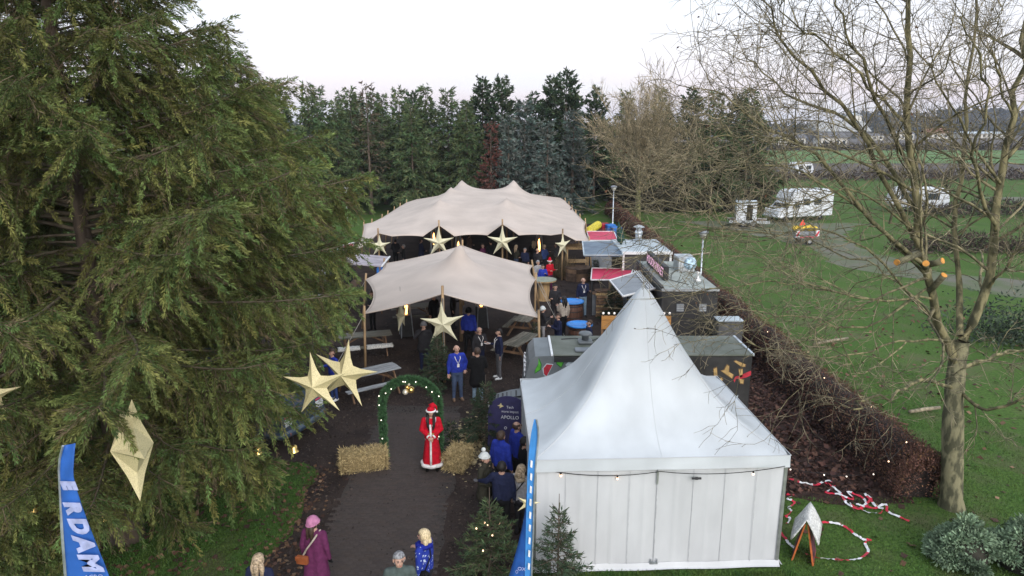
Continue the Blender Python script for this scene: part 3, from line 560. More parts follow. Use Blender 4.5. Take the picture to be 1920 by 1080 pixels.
# ---------------------------------------------------------------- hedge
rg = np.random.default_rng(31)
hedge = thing('hedge', 'long brown beech hedge running from the large bare tree to the wood', 'hedge', (0, 0, 0))
m_core = mat('hedge_core', (0.030, 0.021, 0.018), .95, scale=6, var=.3, bump=1.0)
m_hleaf = mat('beech_leaf', (1, 1, 1), .85, var=.25, scale=2.0, attr='tint', spec=.2)
def hx(y): return 9.55 + .5 * np.clip((y - 20) / 40, 0, 1) + .10 * noise1(y * .8)
def htop(y): return 1.42 + .12 * noise1(y * .6, 3)
ys = np.linspace(14.7, 70, 90); prof = [(-.45, 0.0), (-.50, .5), (-.46, 1.0), (-.36, 1.3), (0, 1.42), (.36, 1.3), (.46, 1.0), (.50, .5), (.45, 0.0)]
Gd = np.array([[(hx(y) + a * .84 * (1 + .1 * noise1(y * 2.0, a)), y, z * htop(y) / 1.42 * .86) for a, z in prof] for y in ys]); mb = MB(); mb.grid(Gd); mb.add([tuple(p) for p in Gd[0]], [tuple(range(9))]); mb.build('core', m_core, hedge, True)
n = 70000; y = 14.5 + 55.5 * rg.random(n) ** 1.9; y[:3500] = rg.uniform(14.35, 14.9, 3500); a = rg.uniform(0, np.pi, n); rr = .50 + .14 * rg.random(n); rr[:3500] *= rg.random(3500) ** .5; x = hx(y) - np.cos(a) * rr * 1.0; z = np.minimum(np.sin(a) ** .6 * htop(y) * (.8 + .25 * rg.random(n)), 1.75) * rg.uniform(.55, 1.0, n) ** .5
P = np.stack([x, y, z], 1); V, Fq, k = sprigs(P, rg.normal(size=(n, 3)), rg.uniform(.03, .07, n) * (.7 + y / 40), rg.uniform(.010, .019, n) * (.7 + y / 40), rg, 1)
c = np.array([.175, .088, .066]) * rg.uniform(.3, 1.3, (n, 1)); c[rg.random(n) < .12] = (.21, .115, .06); A = Acc(); A.add(V, Fq, np.repeat(c, k, 0)); tag(A.build('leaves', m_hleaf, hedge), kind='stuff')
n = 3400; y = 14.5 + 55 * rg.random(n) ** 1.6; a = rg.uniform(.1, np.pi - .1, n); P = np.stack([hx(y) - np.cos(a) * .5, y, np.sin(a) * htop(y) * .85], 1); D = np.stack([-np.cos(a), rg.normal(size=n) * .4, np.sin(a) + .3], 1)
b1, r1 = grow(P, D, rg.uniform(.15, .45, n), np.full(n, .0045), rg, 4, .15); V, Fq = tubes(b1, r1, 3); A = Acc(); A.add(V, Fq, np.repeat(np.array([.12, .088, .07]) * rg.uniform(.5, 1.3, (n, 1)), 12, 0)); tag(A.build('twigs', m_wood, hedge), kind='stuff')
# ---------------------------------------------------------------- ground cover: fallen leaves, grass, wood chips, straw
def flat_leaves(name, x, y, rng, size, cols, label, z=.012, curl=.5):
    n = len(x); A = Acc(); P = np.stack([x, y, np.full(n, z) + rng.random(n) * .02], 1); D = np.stack([rng.normal(size=n), rng.normal(size=n), rng.normal(size=n) * .25 * curl + .12], 1)
    D = unit(D); up = np.stack([rng.normal(size=n) * curl, rng.normal(size=n) * curl, np.ones(n)], 1); r = unit(np.cross(D, up)); Ln = (size * rng.uniform(.5, 1.3, n))[:, None]
    V = np.stack([P, P + D * Ln * .45 + r * Ln * .42, P + D * Ln, P + D * Ln * .45 - r * Ln * .42], 1).reshape(-1, 3); o = (np.arange(n) * 4)[:, None]
    cc = np.array(cols)[rng.integers(0, len(cols), n)] * rng.uniform(.5, 1.25, (n, 1)); A.add(V, o + np.array([[0, 1, 2, 3]]), np.repeat(cc, 4, 0)); ob = A.build(name, m_hleaf); return tag(ob, label, 'leaves', kind='stuff')
LC = [(.17, .095, .055), (.22, .14, .085), (.12, .062, .042), (.085, .048, .038)]
x = RNG.uniform(5.5, 24, 1500); y = RNG.uniform(10.5, 34, 1500); k = ~((x < 11) & (x > 8.8) & (y > 14.3)); flat_leaves('fallen_leaves', x[k], y[k], RNG, .16, LC, 'brown leaves scattered over the lawn on the right')
n = 4600; x = RNG.uniform(5.9, 9.4, n); y = RNG.uniform(14.9, 25, n); flat_leaves('leaf_carpet', x, y, RNG, .15, [(.115, .058, .046), (.085, .042, .036), (.15, .08, .058), (.055, .032, .029)], 'carpet of dark brown leaves between white tent and hedge', z=.02, curl=.9)
n = 2600; x = RNG.uniform(-11, -4.6, n); y = RNG.uniform(10.8, 16.5, n); w = RNG.random(n) < np.exp(-((x + 8.2 + (y - 13) * .1) / 2.2) ** 2) * .55 + .12; flat_leaves('fallen_leaves', x[w], y[w], RNG, .13, LC, 'brown leaves on the grass below the big spruces')
x = RNG.normal(-4.9, .35, 420); y = RNG.uniform(10.6, 16.2, 420); flat_leaves('fallen_leaves', x, y, RNG, .10, LC, 'leaves gathered along the left edge of the path')
def blades(name, x, y, rng, h, label, col=(.088, .165, .036)):
    n = len(x); A = Acc(); P = np.stack([x, y, np.zeros(n)], 1); D = np.stack([rng.normal(size=n) * .45, rng.normal(size=n) * .45, np.ones(n)], 1)
    V, Fq, k = sprigs(P, D, h * rng.uniform(.5, 1.4, n), np.full(n, .0075), rng, 1); c = np.array(col) * rng.uniform(.5, 1.35, (n, 1)) * np.stack([1 + .25 * noise1(x * 3, 1), np.ones(n), np.ones(n)], 1); A.add(V, Fq, np.repeat(c, k, 0)); return tag(A.build(name, m_needle), label, 'grass', kind='stuff')
def in_poly(x, y, poly):
    c = np.zeros(len(x), bool); j = len(poly) - 1
    for i in range(len(poly)):
        xi, yi = poly[i]; xj, yj = poly[j]; c ^= ((yi > y) != (yj > y)) & (x < (xj - xi) * (y - yi) / (yj - yi + 1e-12) + xi); j = i
    return c
n = 56000; x = RNG.uniform(-12, -4.4, n); y = RNG.uniform(10.4, 17.5, n); k = ~in_poly(x, y, market); blades('grass', x[k], y[k], RNG, .06, 'short grass beside the path below the big spruces')
n = 56000; x = RNG.uniform(5.2, 14.5, n); y = 10.6 + 14 * RNG.random(n) ** 1.4; k = ~((x > 5.6) & (x < 10.1) & (y > 14.7)); blades('grass', x[k], y[k], RNG, .055, 'short lawn grass at the lower right')
n = 16000; x = RNG.uniform(0.3, 5.6, n); y = RNG.uniform(10.8, 11.9, n); blades('grass', x, y, RNG, .07, 'grass along the foot of the white tent')
n = 19000; x = RNG.uniform(-6, .4, n); y = RNG.uniform(10.8, 26, n); k = in_poly(x, y, market) & ~((y < 19.5) & (RNG.random(n) < np.clip(1.25 - ((x + 2.78) / 1.32) ** 4, 0, .90))); flat_leaves('wood_chips', x[k], y[k], RNG, .055, [(.070, .052, .043), (.048, .036, .031), (.10, .075, .058), (.034, .027, .025)], 'dark wood chips covering the market ground', z=.008, curl=.4)
n = 5000; x = RNG.uniform(-8, 7, n); y = RNG.uniform(20, 42, n); flat_leaves('wood_chips', x, y, RNG, .08, [(.055, .036, .028), (.035, .025, .022), (.09, .06, .045)], 'wood chips between picnic tables and stalls', z=.008, curl=.4)
n = 900; x = RNG.normal(-1.0, .33, n); y = RNG.normal(17.6, .8, n); flat_leaves('loose_straw', x, y, RNG, .11, [(.42, .34, .19), (.30, .24, .14)], 'loose straw spilled behind the small straw bale', z=.012, curl=.3)
for o in [q for q in SC.objects if q.get('kind') == 'stuff' and q.get('category')]: pass
# ================================================================ tents
m_pvc = mat('white_pvc', (0.50, 0.53, 0.555), 0.42, var=.07, scale=1.1, stretch=(1, 1, .35), bump=.10, bscale=2.2, spec=.35)
m_pvcw = mat('white_pvc_wall', (0.50, 0.51, 0.525), 0.5, var=.05, scale=1.8, bump=.15, bscale=3.0, spec=.3, stretch=(1, 1, .4))
m_seam = mat('pvc_seam_shade', (.465, .475, .49), .5)
m_alu = mat('aluminium', (0.55, 0.56, 0.57), 0.35, var=.1, metal=.8)
m_black = mat('black_plastic', (0.018, 0.018, 0.019), 0.5, var=.2)
m_steel = mat('galvanised', (0.52, 0.55, 0.58), 0.38, var=.18, scale=6, metal=.7)
m_bulb = mat('warm_bulb', (1, .8, .6), .3, emit=(1.0, .60, .34), estr=1.5)
m_bulbw = mat('white_bulb', (1, .9, .8), .3, emit=(1.0, .86, .72), estr=1.3)
X0, X1, Y0, Y1 = .40, 5.32, 11.98, 16.22; CX, CY, HS = (X0 + X1) / 2, (Y0 + Y1) / 2, (X1 - X0) / 2; HD = (Y1 - Y0) / 2; DK = HD / HS
pag = thing('pagoda_tent', 'white peaked pagoda tent with closed side walls, nearest the camera', 'tent', (CX - .07, CY, 0), R(2.3)); pag.scale = (1, DK, 1)
S_ = [0, .06, .17, .32, .55, .72, .85, .94, 1.0]; H_ = [1.0, .955, .81, .57, .27, .125, .052, .016, 0.0]
def hprof(s):
    return np.interp(s, S_, H_)
ns, nth = 44, 96; sm = np.linspace(0.004, 1, ns); hh = hprof(np.clip(sm, 0, 1)); 
for _ in range(3): hh[1:-1] = (hh[:-2] + hh[1:-1] * 2 + hh[2:]) / 4
A_ = np.zeros((nth, ns, 3))
for i in range(nth):
    th = 2 * math.pi * i / nth + math.pi / 4 + 1e-4
    for j in range(ns):
        s = sm[j]; p = 2.3 + 38 * s ** 2.2; q = (abs(math.cos(th)) ** p + abs(math.sin(th)) ** p) ** (-1 / p)
        sag = 1 - .012 * math.sin(math.pi * s) * (1 - abs(math.sin(2 * th)))
        A_[i, j] = (math.cos(th) * q * s * (HS + .03) * sag, math.sin(th) * q * s * (HS + .03) * sag, 2.44 + 2.89 * hh[j])
mb = MB(); mb.grid(A_, closeu=True); mb.build('roof', m_pvc, pag, True)
for i in range(8):   # welded seams: four ridges and the middle of each side
    ii = (i * nth) // 8; mb = MB(); mb.tube([tuple(A_[ii, j] + np.array([0, 0, .002])) for j in range(2, ns)], .008 if i % 2 == 0 else .005, 4); mb.build('roof_seam', m_pvcw, pag)
mb = MB(); mb.ell((0, 0, 5.325), (.035, .035, .05), 10, 6); mb.build('finial', m_pvc, pag, True)
for k in range(4):     # valance of each side, each seam line and each wall
    M = Matrix.Rotation(math.pi / 2 * k, 4, 'Z'); w = HS + .035
    xs = np.linspace(-w, w, 40); g = np.array([[(x, -w - .012 * (j / 4) + .008 * math.sin(x * 5 + j) * (j / 4), 2.445 - .235 * j / 4 - .012 * abs(math.sin(x * 2.2)) * (j == 4)) for j in range(5)] for x in xs])
    mb = MB(); mb.grid(np.array([[tuple(M @ Vector(p)) for p in r] for r in g])); mb.build('valance', m_pvc, pag, True)
    mb = MB(); mb.box((0, 0, 0), (2 * w, .012, .012), 0, M @ Matrix.Translation((0, -w - .006, 2.447))); mb.build('seam', m_pvcw, pag)
    for (a, b) in ((-HS + .03, -.055), (-.07, HS - .03)):
        nx = 60; xs = np.linspace(a, b, nx); zs = np.linspace(.03, 2.26, 16); off = .004 if a > -1 else 0
        g = np.array([[(x, -HS + .02 - off + .012 * math.sin(x * 8.2 + k) * (1 - abs(z - 1.1) / 1.5) + .010 * math.sin(x * 3.1 + z * 1.3 + k) - (.018 * math.exp(-((x % .62) - .31) ** 2 * 900)), z) for z in zs] for x in xs])
        mb = MB(); mb.grid(np.array([[tuple(M @ Vector(p)) for p in r] for r in g])); mb.build('wall_panel', m_pvcw, pag, True)
    for q in range(-3, 4):
        if k == 0 or q % 2: mb = MB(); mb.box((0, 0, 0), (.007 if q else .012, .006, 2.05), 0, M @ Matrix.Translation((q * .62 + (-.06 if q == 0 else .02), -HS - .012, 1.17))); mb.build('panel_seam', m_seam, pag)
    mb = MB(); xs = np.linspace(-HS - .02, HS + .02, 30); prof = [(.0, .15), (-.02, .13), (-.035, .08), (-.06, .05), (-.09, .04)]
    mb.grid(np.array([[tuple(M @ Vector((x, -HS + a + .012 * math.sin(x * 4 + k), z + .004))) for a, z in prof] for x in xs])); mb.build('skirt', m_pvcw, pag, True)
    mb = MB(); mb.box((0, 0, 0), (.07, .07, 2.4), 0, M @ Matrix.Translation((HS - .02, -HS + .02, 1.2)), bev=.01); mb.build('leg', m_alu, pag)
mb = MB(); mb.box((-.06, -HS - .02, .16), (.16, .03, .05)); mb.box((-.12, -HS - .03, .2), (.02, .03, .1)); mb.box((0, -HS - .03, .2), (.02, .03, .1)); mb.build('latch', m_steel, pag)
mb = MB(); mb.box((-.07, -HS - .02, 2.03), (.035, .02, .28)); mb.build('strap', m_alu, pag)
def string_light(name, label, pts, sag, bulbs, mbulb, drop=.05, r=.008, br=.022, group=None, loc=None):
    o = Vector(pts[0]); t = thing(name, label, 'string light', o, 0, group); pl = []
    for a, b in zip(pts[:-1], pts[1:]):
        a, b = Vector(a) - o, Vector(b) - o
        for k in range(9): u = k / 8; p = a.lerp(b, u); p.z -= sag * 4 * u * (1 - u); pl.append(p)
    mb = MB(); mb.tube(pl, r, 5); mb.build('cable', m_black, t)
    for u in bulbs:
        p = pl[min(len(pl) - 1, int(u * (len(pl) - 1) + .5))]; c = MB(); c.cyl(p, p - Vector((0, 0, drop * .8)), r * 2.2, n=8); s = c.build('socket', m_black, t)
        b = MB(); b.ell((p.x, p.y, p.z - drop - br * .6), (br, br, br * 1.3), 10, 8); b.build('bulb', mbulb, s, True)
    return t
string_light('string_light', 'black cable of warm bulbs sagging across the white tent front', [AT(1025, 882, 11.9), AT(1238, 884, 11.9), AT(1472, 874, 11.88)], .10, (.07, .27, .87), m_bulb)
mb = MB(); p = AT(1306, 897, 11.9); mb.cyl(p - Vector((.09, 0, 0)), p + Vector((.09, 0, 0)), .022, n=8); mb.cyl(p - Vector((.02, 0, 0)), p + Vector((.03, 0, 0)), .028, n=8); tag(mb.build('cable_plug', m_black), 'black cable plug in the bulb string on the white tent front', 'plug')
# ---- stretch tents: a membrane relaxed between its poles
def membrane(nu, nv, fix, wb=7.0, it=2600):
    A = np.zeros((nu, nv, 3)); c = [np.array(fix[k]) for k in ((0, 0), (nu - 1, 0), (0, nv - 1), (nu - 1, nv - 1))]
    u = np.linspace(0, 1, nu)[:, None, None]; v = np.linspace(0, 1, nv)[None, :, None]; A[:] = c[0] * (1 - u) * (1 - v) + c[1] * u * (1 - v) + c[2] * (1 - u) * v + c[3] * u * v
    wu = np.ones((nu - 1, nv, 1)); wu[:, 0] = wb; wu[:, -1] = wb; wv = np.ones((nu, nv - 1, 1)); wv[0] = wb; wv[-1] = wb
    W = np.zeros((nu, nv, 1)); W[:-1] += wu; W[1:] += wu; W[:, :-1] += wv; W[:, 1:] += wv
    I = np.array(list(fix.keys())); Vv = np.array([fix[tuple(i)] for i in I])
    for _ in range(it):
        S = np.zeros_like(A); S[:-1] += wu * A[1:]; S[1:] += wu * A[:-1]; S[:, :-1] += wv * A[:, 1:]; S[:, 1:] += wv * A[:, :-1]; A = A * .1 + .9 * S / W; A[I[:, 0], I[:, 1]] = Vv
    return A
m_stretch = mat('beige_stretch_fabric', (0.54, 0.46, 0.405), 0.85, var=.06, scale=.7, bump=.06, bscale=2.0, spec=.15, trans=.10)
m_pole = mat('tent_pole_wood', (0.36, 0.24, 0.13), 0.7, var=.25, scale=4, stretch=(3, 3, .4))
m_rope = mat('rope', (0.35, 0.33, 0.30), .9)
def shell(A, th=.02):
    """canopy as a closed thin sheet with a hem"""
    mb = MB(); mb.grid(A); return mb
def stretch_tent(name, label, A, poles, guys, masts, o):
    t = thing(name, label, 'tent', o); A = A - np.array(o); mb = shell(A); c = mb.build('canopy', m_stretch, t, True)
    md = c.modifiers.new('thickness', 'SOLIDIFY'); md.thickness = .012; md.offset = -1
    rim = [A[i, 0] for i in range(A.shape[0])] + [A[-1, j] for j in range(1, A.shape[1])] + [A[i, -1] for i in range(A.shape[0] - 2, -1, -1)] + [A[0, j] for j in range(A.shape[1] - 2, -1, -1)]
    mb = MB(); mb.tube(rim, .022, 5); mb.build('hem', m_stretch, c, True)
    for (top, foot, r) in poles:
        mb = MB(); tp = Vector(top) - Vector(o); ft = Vector(foot) - Vector(o); mb.tube([ft, tp + (tp - ft).normalized() * .28], [r, r * .85], 8); mb.build('pole', m_pole, t, True)
    for top, foot in masts:
        mb = MB(); mb.tube([Vector(foot) - Vector(o), Vector(top) - Vector(o) - Vector((0, 0, .03))], [.07, .06], 8); mb.build('mast', m_pole, t, True)
    for a, b in guys:
        mb = MB(); mb.tube([Vector(a) - Vector(o), Vector(b) - Vector(o)], .012, 4); mb.build('guy_rope', m_rope, t)
    return t
def foot(p, dx=0, dy=0): return (p[0] + dx, p[1] + dy, 0)
FL, FR, BR, BL = (-5.2, 23.2, 2.2), (.93, 22.85, 2.15), (.97, 31.5, 2.25), (-6.16, 32.2, 2.2)
FP, LM, RM, BP, PK = (-2.33, 22.25, 3.15), (-6.3, 28.7, 2.2), (1.02, 28.6, 2.25), (-2.4, 32.7, 3.0), tuple(AT(862, 458, 26.9))
fx = {(0, 0): FL, (44, 0): FR, (44, 44): BR, (0, 44): BL, (21, 0): FP, (0, 26): LM, (44, 26): RM, (22, 44): BP, (22, 21): PK}
def hem_line(n0, n1, a, b, sag, drop=.0):
    k = max(abs(n1[0] - n0[0]), abs(n1[1] - n0[1])); a, b = Vector(a), Vector(b)
    for i in range(1, k):
        u = i / k; p = a.lerp(b, u) + Vector(sag) * (4 * u * (1 - u)); p.z -= drop * 4 * u * (1 - u); fx[(n0[0] + (n1[0] - n0[0]) * i // k, n0[1] + (n1[1] - n0[1]) * i // k)] = tuple(p)
hem_line((0, 0), (0, 26), FL, LM, (.34, 0, 0)); hem_line((0, 26), (0, 44), LM, BL, (.25, 0, 0)); hem_line((44, 0), (44, 26), FR, RM, (-.30, 0, 0)); hem_line((44, 26), (44, 44), RM, BR, (-.20, 0, 0)); hem_line((0, 0), (21, 0), FL, FP, (0, .28, 0), .12); hem_line((21, 0), (44, 0), FP, FR, (0, .28, 0), .12)
for a in range(-1, 2):
    for b in range(-1, 2):
        if a or b: fx[(22 + a, 21 + b)] = (PK[0] + a * .14, PK[1] + b * .2, PK[2] - .11 * math.hypot(a, b))
stretch_tent('stretch_tent', 'smaller beige stretch tent in front with a single peak', membrane(45, 45, fx, wb=26, it=4000), [(FL, foot(FL, -.05, -.1), .05), (FR, foot(FR, .05, -.1), .05), (BR, foot(BR, .35, .1), .05), (BL, foot(BL, -.3, .1), .05), (FP, foot(FP), .055), (LM, foot(LM, -.25), .05), (RM, foot(RM, -.05), .05), (BP, foot(BP), .05)],
             [(BR, (2.1, 29.6, 0)), (RM, (2.25, 27.2, 0)), (FL, (-6.4, 22.2, 0)), (LM, (-7.6, 29, 0))], [(PK, foot(PK))], (-2.4, 27.4, 0))
YR = 38.4
bend = {k: tuple(AT(*v, YR)) for k, v in dict(a=(690, 456), b=(735, 443), c=(793, 443), d=(852, 443), e=(914, 441), f=(973, 441), g=(1033, 441), h=(1080, 451)).items()}
pt = [tuple(AT(709, 437, YR)), tuple(AT(823, 422, YR)), tuple(AT(942, 420, YR)), tuple(AT(1055, 438, YR))]
cL, cR = tuple(AT(666, 470, 38)), tuple(AT(1105, 452, 38.5)); bLr, bRr = tuple(G(782, 374, 2.6)), tuple(G(1050, 371, 2.6))
NU, NV = 65, 49; fx = {(0, 0): cL, (NU - 1, 0): cR, (0, NV - 1): bLr, (NU - 1, NV - 1): bRr}
def ui(x): return int(round((x - cL[0]) / (cR[0] - cL[0]) * (NU - 1)))
for p in list(bend.values()) + pt: fx[(min(max(ui(p[0]), 1), NU - 2), 0)] = p
Lp = [G(x, y, 2.55) for x, y in ((682, 421), (697, 418), (716, 409), (727, 402), (739, 394), (750, 387), (762, 380))]; Rp = [G(x, y, 2.55) for x, y in ((1098, 417), (1088, 408), (1080, 400), (1073, 391), (1067, 384), (1060, 377))]
for p in Lp: fx[(0, min(NV - 2, max(1, int((p.y - 38) / (bLr[1] - 38) * (NV - 1)))))] = tuple(p)
for p in Rp: fx[(NU - 1, min(NV - 2, max(1, int((p.y - 38) / (bRr[1] - 38) * (NV - 1)))))] = tuple(p)
for k in (16, 32, 48): fx[(k, NV - 1)] = (bLr[0] + (bRr[0] - bLr[0]) * k / 64, 59.6, 3.0)
mast = [tuple(AT(825, 374, 44)), tuple(AT(950, 372, 44)), tuple(AT(866, 339, 53)), tuple(AT(963, 339, 53)), tuple(AT(846, 352, 49))]
for p in mast:
    i, j = ui(p[0]), int((p[1] - 38) / 21 * (NV - 1))
    for a in range(-1, 2):
        for b in range(-1, 2): fx[(i + a, j + b)] = (p[0] + a * .2, p[1] + b * .3, p[2] + .05 - .17 * math.hypot(a, b))
stretch_tent('stretch_tent', 'large beige stretch tent behind with several peaks', membrane(NU, NV, fx, wb=22, it=4000), [(p, foot(p), .055) for p in pt] + [(cL, foot(cL, -.3, -.2), .05), (cR, foot(cR, .2, -.1), .05)] + [(tuple(p), foot(p, -.3), .045) for p in Lp] + [(tuple(p), foot(p, .3), .045) for p in Rp],
             [(cR, (6.1, 37.6, 0)), (cL, (-10, 37, 0))], [(p, foot(p)) for p in mast], (-2.2, 48, 0))
# ================================================================ star lanterns
m_gold = mat('gold_paper', (0.60, 0.52, 0.29), 0.55, var=.12, scale=60, spec=.5, bump=.15, bscale=120)
m_goldp = mat('pale_gold_paper', (0.62, 0.58, 0.40), 0.6, var=.10, scale=60, spec=.4)
def star(label, pos, Rr, yaw=0.0, roll=0.0, pitch=0.0, m=None, depth=.24, inner=.34, stick=None, hang=None, n=5):
    t = thing('star_lantern', label, 'star', pos, 0, 'folded star lanterns')
    M = Matrix.Rotation(yaw, 4, 'Z') @ Matrix.Rotation(pitch, 4, 'X') @ Matrix.Rotation(roll, 4, 'Y')
    rim = []
    for k in range(n):
        a0 = math.pi / 2 + 2 * math.pi * k / n; a1 = a0 + math.pi / n
        for (a, r_) in ((a0, Rr), (a0 + (a1 - a0) * .34, Rr * .54), (a1, Rr * inner), (a1 + (a1 - a0) * .66, Rr * .54)): rim.append((math.cos(a) * r_, 0, math.sin(a) * r_))
    rim[1::4] = [(x * .93, 0, z * .93) for x, _, z in rim[1::4]]; rim[3::4] = [(x * .93, 0, z * .93) for x, _, z in rim[3::4]]
    N = len(rim); V = [tuple(M @ Vector(p)) for p in rim]; mb = MB(); cf = tuple(M @ Vector((0, -Rr * depth, 0))); cb = tuple(M @ Vector((0, Rr * depth, 0)))
    # spine of each arm rides half way up, so every arm has two facets a side
    Fs = []; V2 = V + [cf, cb]
    for k in range(n):
        sp_f = tuple(M @ Vector((math.cos(math.pi / 2 + 2 * math.pi * k / n) * Rr * .5, -Rr * depth * .42, math.sin(math.pi / 2 + 2 * math.pi * k / n) * Rr * .5))); sp_b = tuple(M @ Vector((math.cos(math.pi / 2 + 2 * math.pi * k / n) * Rr * .5, Rr * depth * .42, math.sin(math.pi / 2 + 2 * math.pi * k / n) * Rr * .5)))
        V2 += [sp_f, sp_b]; i = 4 * k; tip, r1, inn, l1, li = i, i + 1, i + 2, (i - 1) % N, (i - 2) % N; sf, sb = N + 2 + 2 * k, N + 3 + 2 * k
        Fs += [(tip, sf, r1), (tip, l1, sf), (r1, sf, N, inn), (l1, li, N, sf), (tip, r1, sb), (tip, sb, l1), (r1, inn, N + 1, sb), (l1, sb, N + 1, li)]
    mb.add(V2, Fs); mb.build('shade', m or m_gold, t)
    if stick: mb = MB(); mb.tube([(.0, Rr * .3, stick), (0, Rr * .3, Rr * 1.05)], .022, 6); mb.build('stick', m_alu, t)
    if hang: mb = MB(); mb.tube([(0, 0, Rr * .95), (0, 0, Rr + hang)], .006, 4); mb.build('cord', m_black, t)
    return t
star('left one of two overlapping gold stars hanging at the edge of the spruce', AT(592, 722, 11.7), .64, R(-8), R(-6), hang=.8)
star('right one of two overlapping gold stars hanging at the edge of the spruce', AT(648, 700, 12.5), .72, R(-18), R(9), hang=.8)
star('gold star seen edge on like a long diamond, hanging in the nearest spruce', AT(248, 838, 9.3), .80, R(-50), R(10), R(-4), depth=.36, inner=.46, hang=.5)
star('gold star cut off by the left edge of the photo', AT(-16, 742, 9.6), .38, R(40), R(10), hang=.4)
star('pale star on a pole above the christmas tree by the arch', AT(830, 607, 21.9), .78, R(4), R(-3), m=m_goldp, depth=.2, stick=-1.35)
star('pale star on the left front pole of the large tent', AT(712, 461, 38.0), .66, R(5), 0, m=m_goldp, hang=.2)
star('pale star on the second front pole of the large tent', AT(823, 455, 38.0), .92, R(5), 0, m=m_goldp, hang=.2, inner=.30)
star('pale star on the third front pole of the large tent', AT(942, 453, 38.0), .92, R(-5), 0, m=m_goldp, hang=.2, inner=.30)
star('pale star on the right front pole of the large tent, turned sideways', AT(1055, 460, 38.0), .72, R(46), 0, m=m_goldp, hang=.2)
star('pale star seen edge on beneath the front tent canopy beside the tall pole', AT(752, 592, 25.2), .65, R(80), 0, m=m_goldp, hang=.5)
star('yellow star whose tip shows between the right flag and the grey coat', AT(990, 944, 11.3), .24, R(12), R(20), hang=.1)
# ================================================================ garland arch, bales
rg = np.random.default_rng(77)
m_garl = mat('garland_needles', (1, 1, 1), .7, var=.2, scale=6, attr='tint', spec=.3)
arch = thing('garland_arch', 'green garland arch with baubles and little lights over the path', 'arch', (-2.65, 16.65, 0))
ap = [(-.72, 0, 0)] + [(-.74, 0, z) for z in (.4, .8, 1.2, 1.5)] + [(-.72 * math.cos(a), 0, 1.62 + .62 * math.sin(a)) for a in np.linspace(.15, math.pi - .15, 11)] + [(.74, 0, z) for z in (1.5, 1.2, .8, .4)] + [(.72, 0, 0)]
apn = curve(ap, 80); mb = MB(); mb.tube(apn, .03, 6); mb.build('frame', m_black, arch)
n = 13000; u = rg.random(n) * 79; i0 = np.minimum(u.astype(int), 78); P = apn[i0] + (apn[i0 + 1] - apn[i0]) * (u - i0)[:, None]; D = unit(rg.normal(size=(n, 3))); P = P + D * .035
V, Fq, k = sprigs(P, D, rg.uniform(.07, .13, n), np.full(n, .011), rg); A = Acc(); A.add(V, Fq, np.repeat(np.array([.060, .145, .060]) * rg.uniform(.5, 1.4, (n, 1)), k, 0)); tag(A.build('garland', m_garl, arch), kind='stuff')
m_ball = mat('gold_bauble', (.75, .52, .18), .22, metal=.9, var=.05); m_ballw = mat('pale_bauble', (.80, .76, .62), .2, metal=.5, var=.05)
for q in range(17):
    p = apn[int(3 + q * 4.6)]; b = MB(); c = Vector(p) + Vector((random.uniform(-.09, .09), -.13, random.uniform(-.08, .08))); b.ell(c, .016, 8, 6); b.build('light', m_bulbw, arch, True)
for (dx, dz, r_, m_) in ((.05, -.14, .095, m_ball), (-.10, -.20, .075, m_ballw), (-.05, -.07, .06, m_ball), (.0, .02, .045, m_ballw)):
    b = MB(); b.ell((.0 + dx - .02, -.02, 2.10 + dz), r_, 14, 10); b.cyl((dx - .02, -.02, 2.10 + dz + r_), (dx - .02, -.02, 2.24), .004, n=4); b.build('bauble', m_, arch, True)
m_straw = mat('straw', (1, 1, 1), .9, var=.25, scale=10, attr='tint', spec=.15); m_strawb = mat('straw_bale_core', (.33, .25, .12), .95, var=.4, scale=20, bump=1.0, bscale=60, stretch=(1, 1, 3))
def bale(label, loc, rz, d):
    t = thing('straw_bale', label, 'straw bale', loc, rz, 'straw bales by the arch'); mb = MB(); mb.box((0, 0, d[2] / 2 + .01), (d[0] - .04, d[1] - .04, d[2] - .03), bev=.05); mb.build('core', m_strawb, t, True)
    n = 3600; f = rg.integers(0, 5, n); P = rg.uniform(-.5, .5, (n, 3)) * np.array(d); ax = np.array([0, 0, 1, 1, 2])[f]; sg = np.array([-1, 1, -1, 1, 1])[f]; P[np.arange(n), ax] = sg * np.array(d)[ax] * .49; P[:, 2] += d[2] / 2
    D = rg.normal(size=(n, 3)) * np.array([.5, .5, .8]); D[np.arange(n), ax] = np.abs(D[np.arange(n), ax]) * sg * .5; V, Fq, k = sprigs(P, D, rg.uniform(.06, .17, n), np.full(n, .006), rg, 1)
    V[:, 2] = np.maximum(V[:, 2], .012); A = Acc(); A.add(V, Fq, np.repeat(np.array([.66, .52, .27]) * rg.uniform(.45, 1.2, (n, 1)), k, 0)); tag(A.build('stalks', m_straw, t), kind='stuff')
    for x in (-.22, .22):
        mb = MB(); mb.bx(x * d[0] - .006, x * d[0] + .006, -d[1] / 2 - .004, d[1] / 2 + .004, .02, d[2] + .003); mb.build('twine', m_strawb, t)
b0 = G(681, 882); bale('straw bale lying left of the arch, long side to the camera', (b0.x, b0.y + .12, 0), R(14), (1.15, .52, .48))
b0 = G(856, 885); bale('straw bale beside the woman in red, seen from its end', (b0.x + .02, b0.y + .3, 0), R(70), (.72, .52, .46))
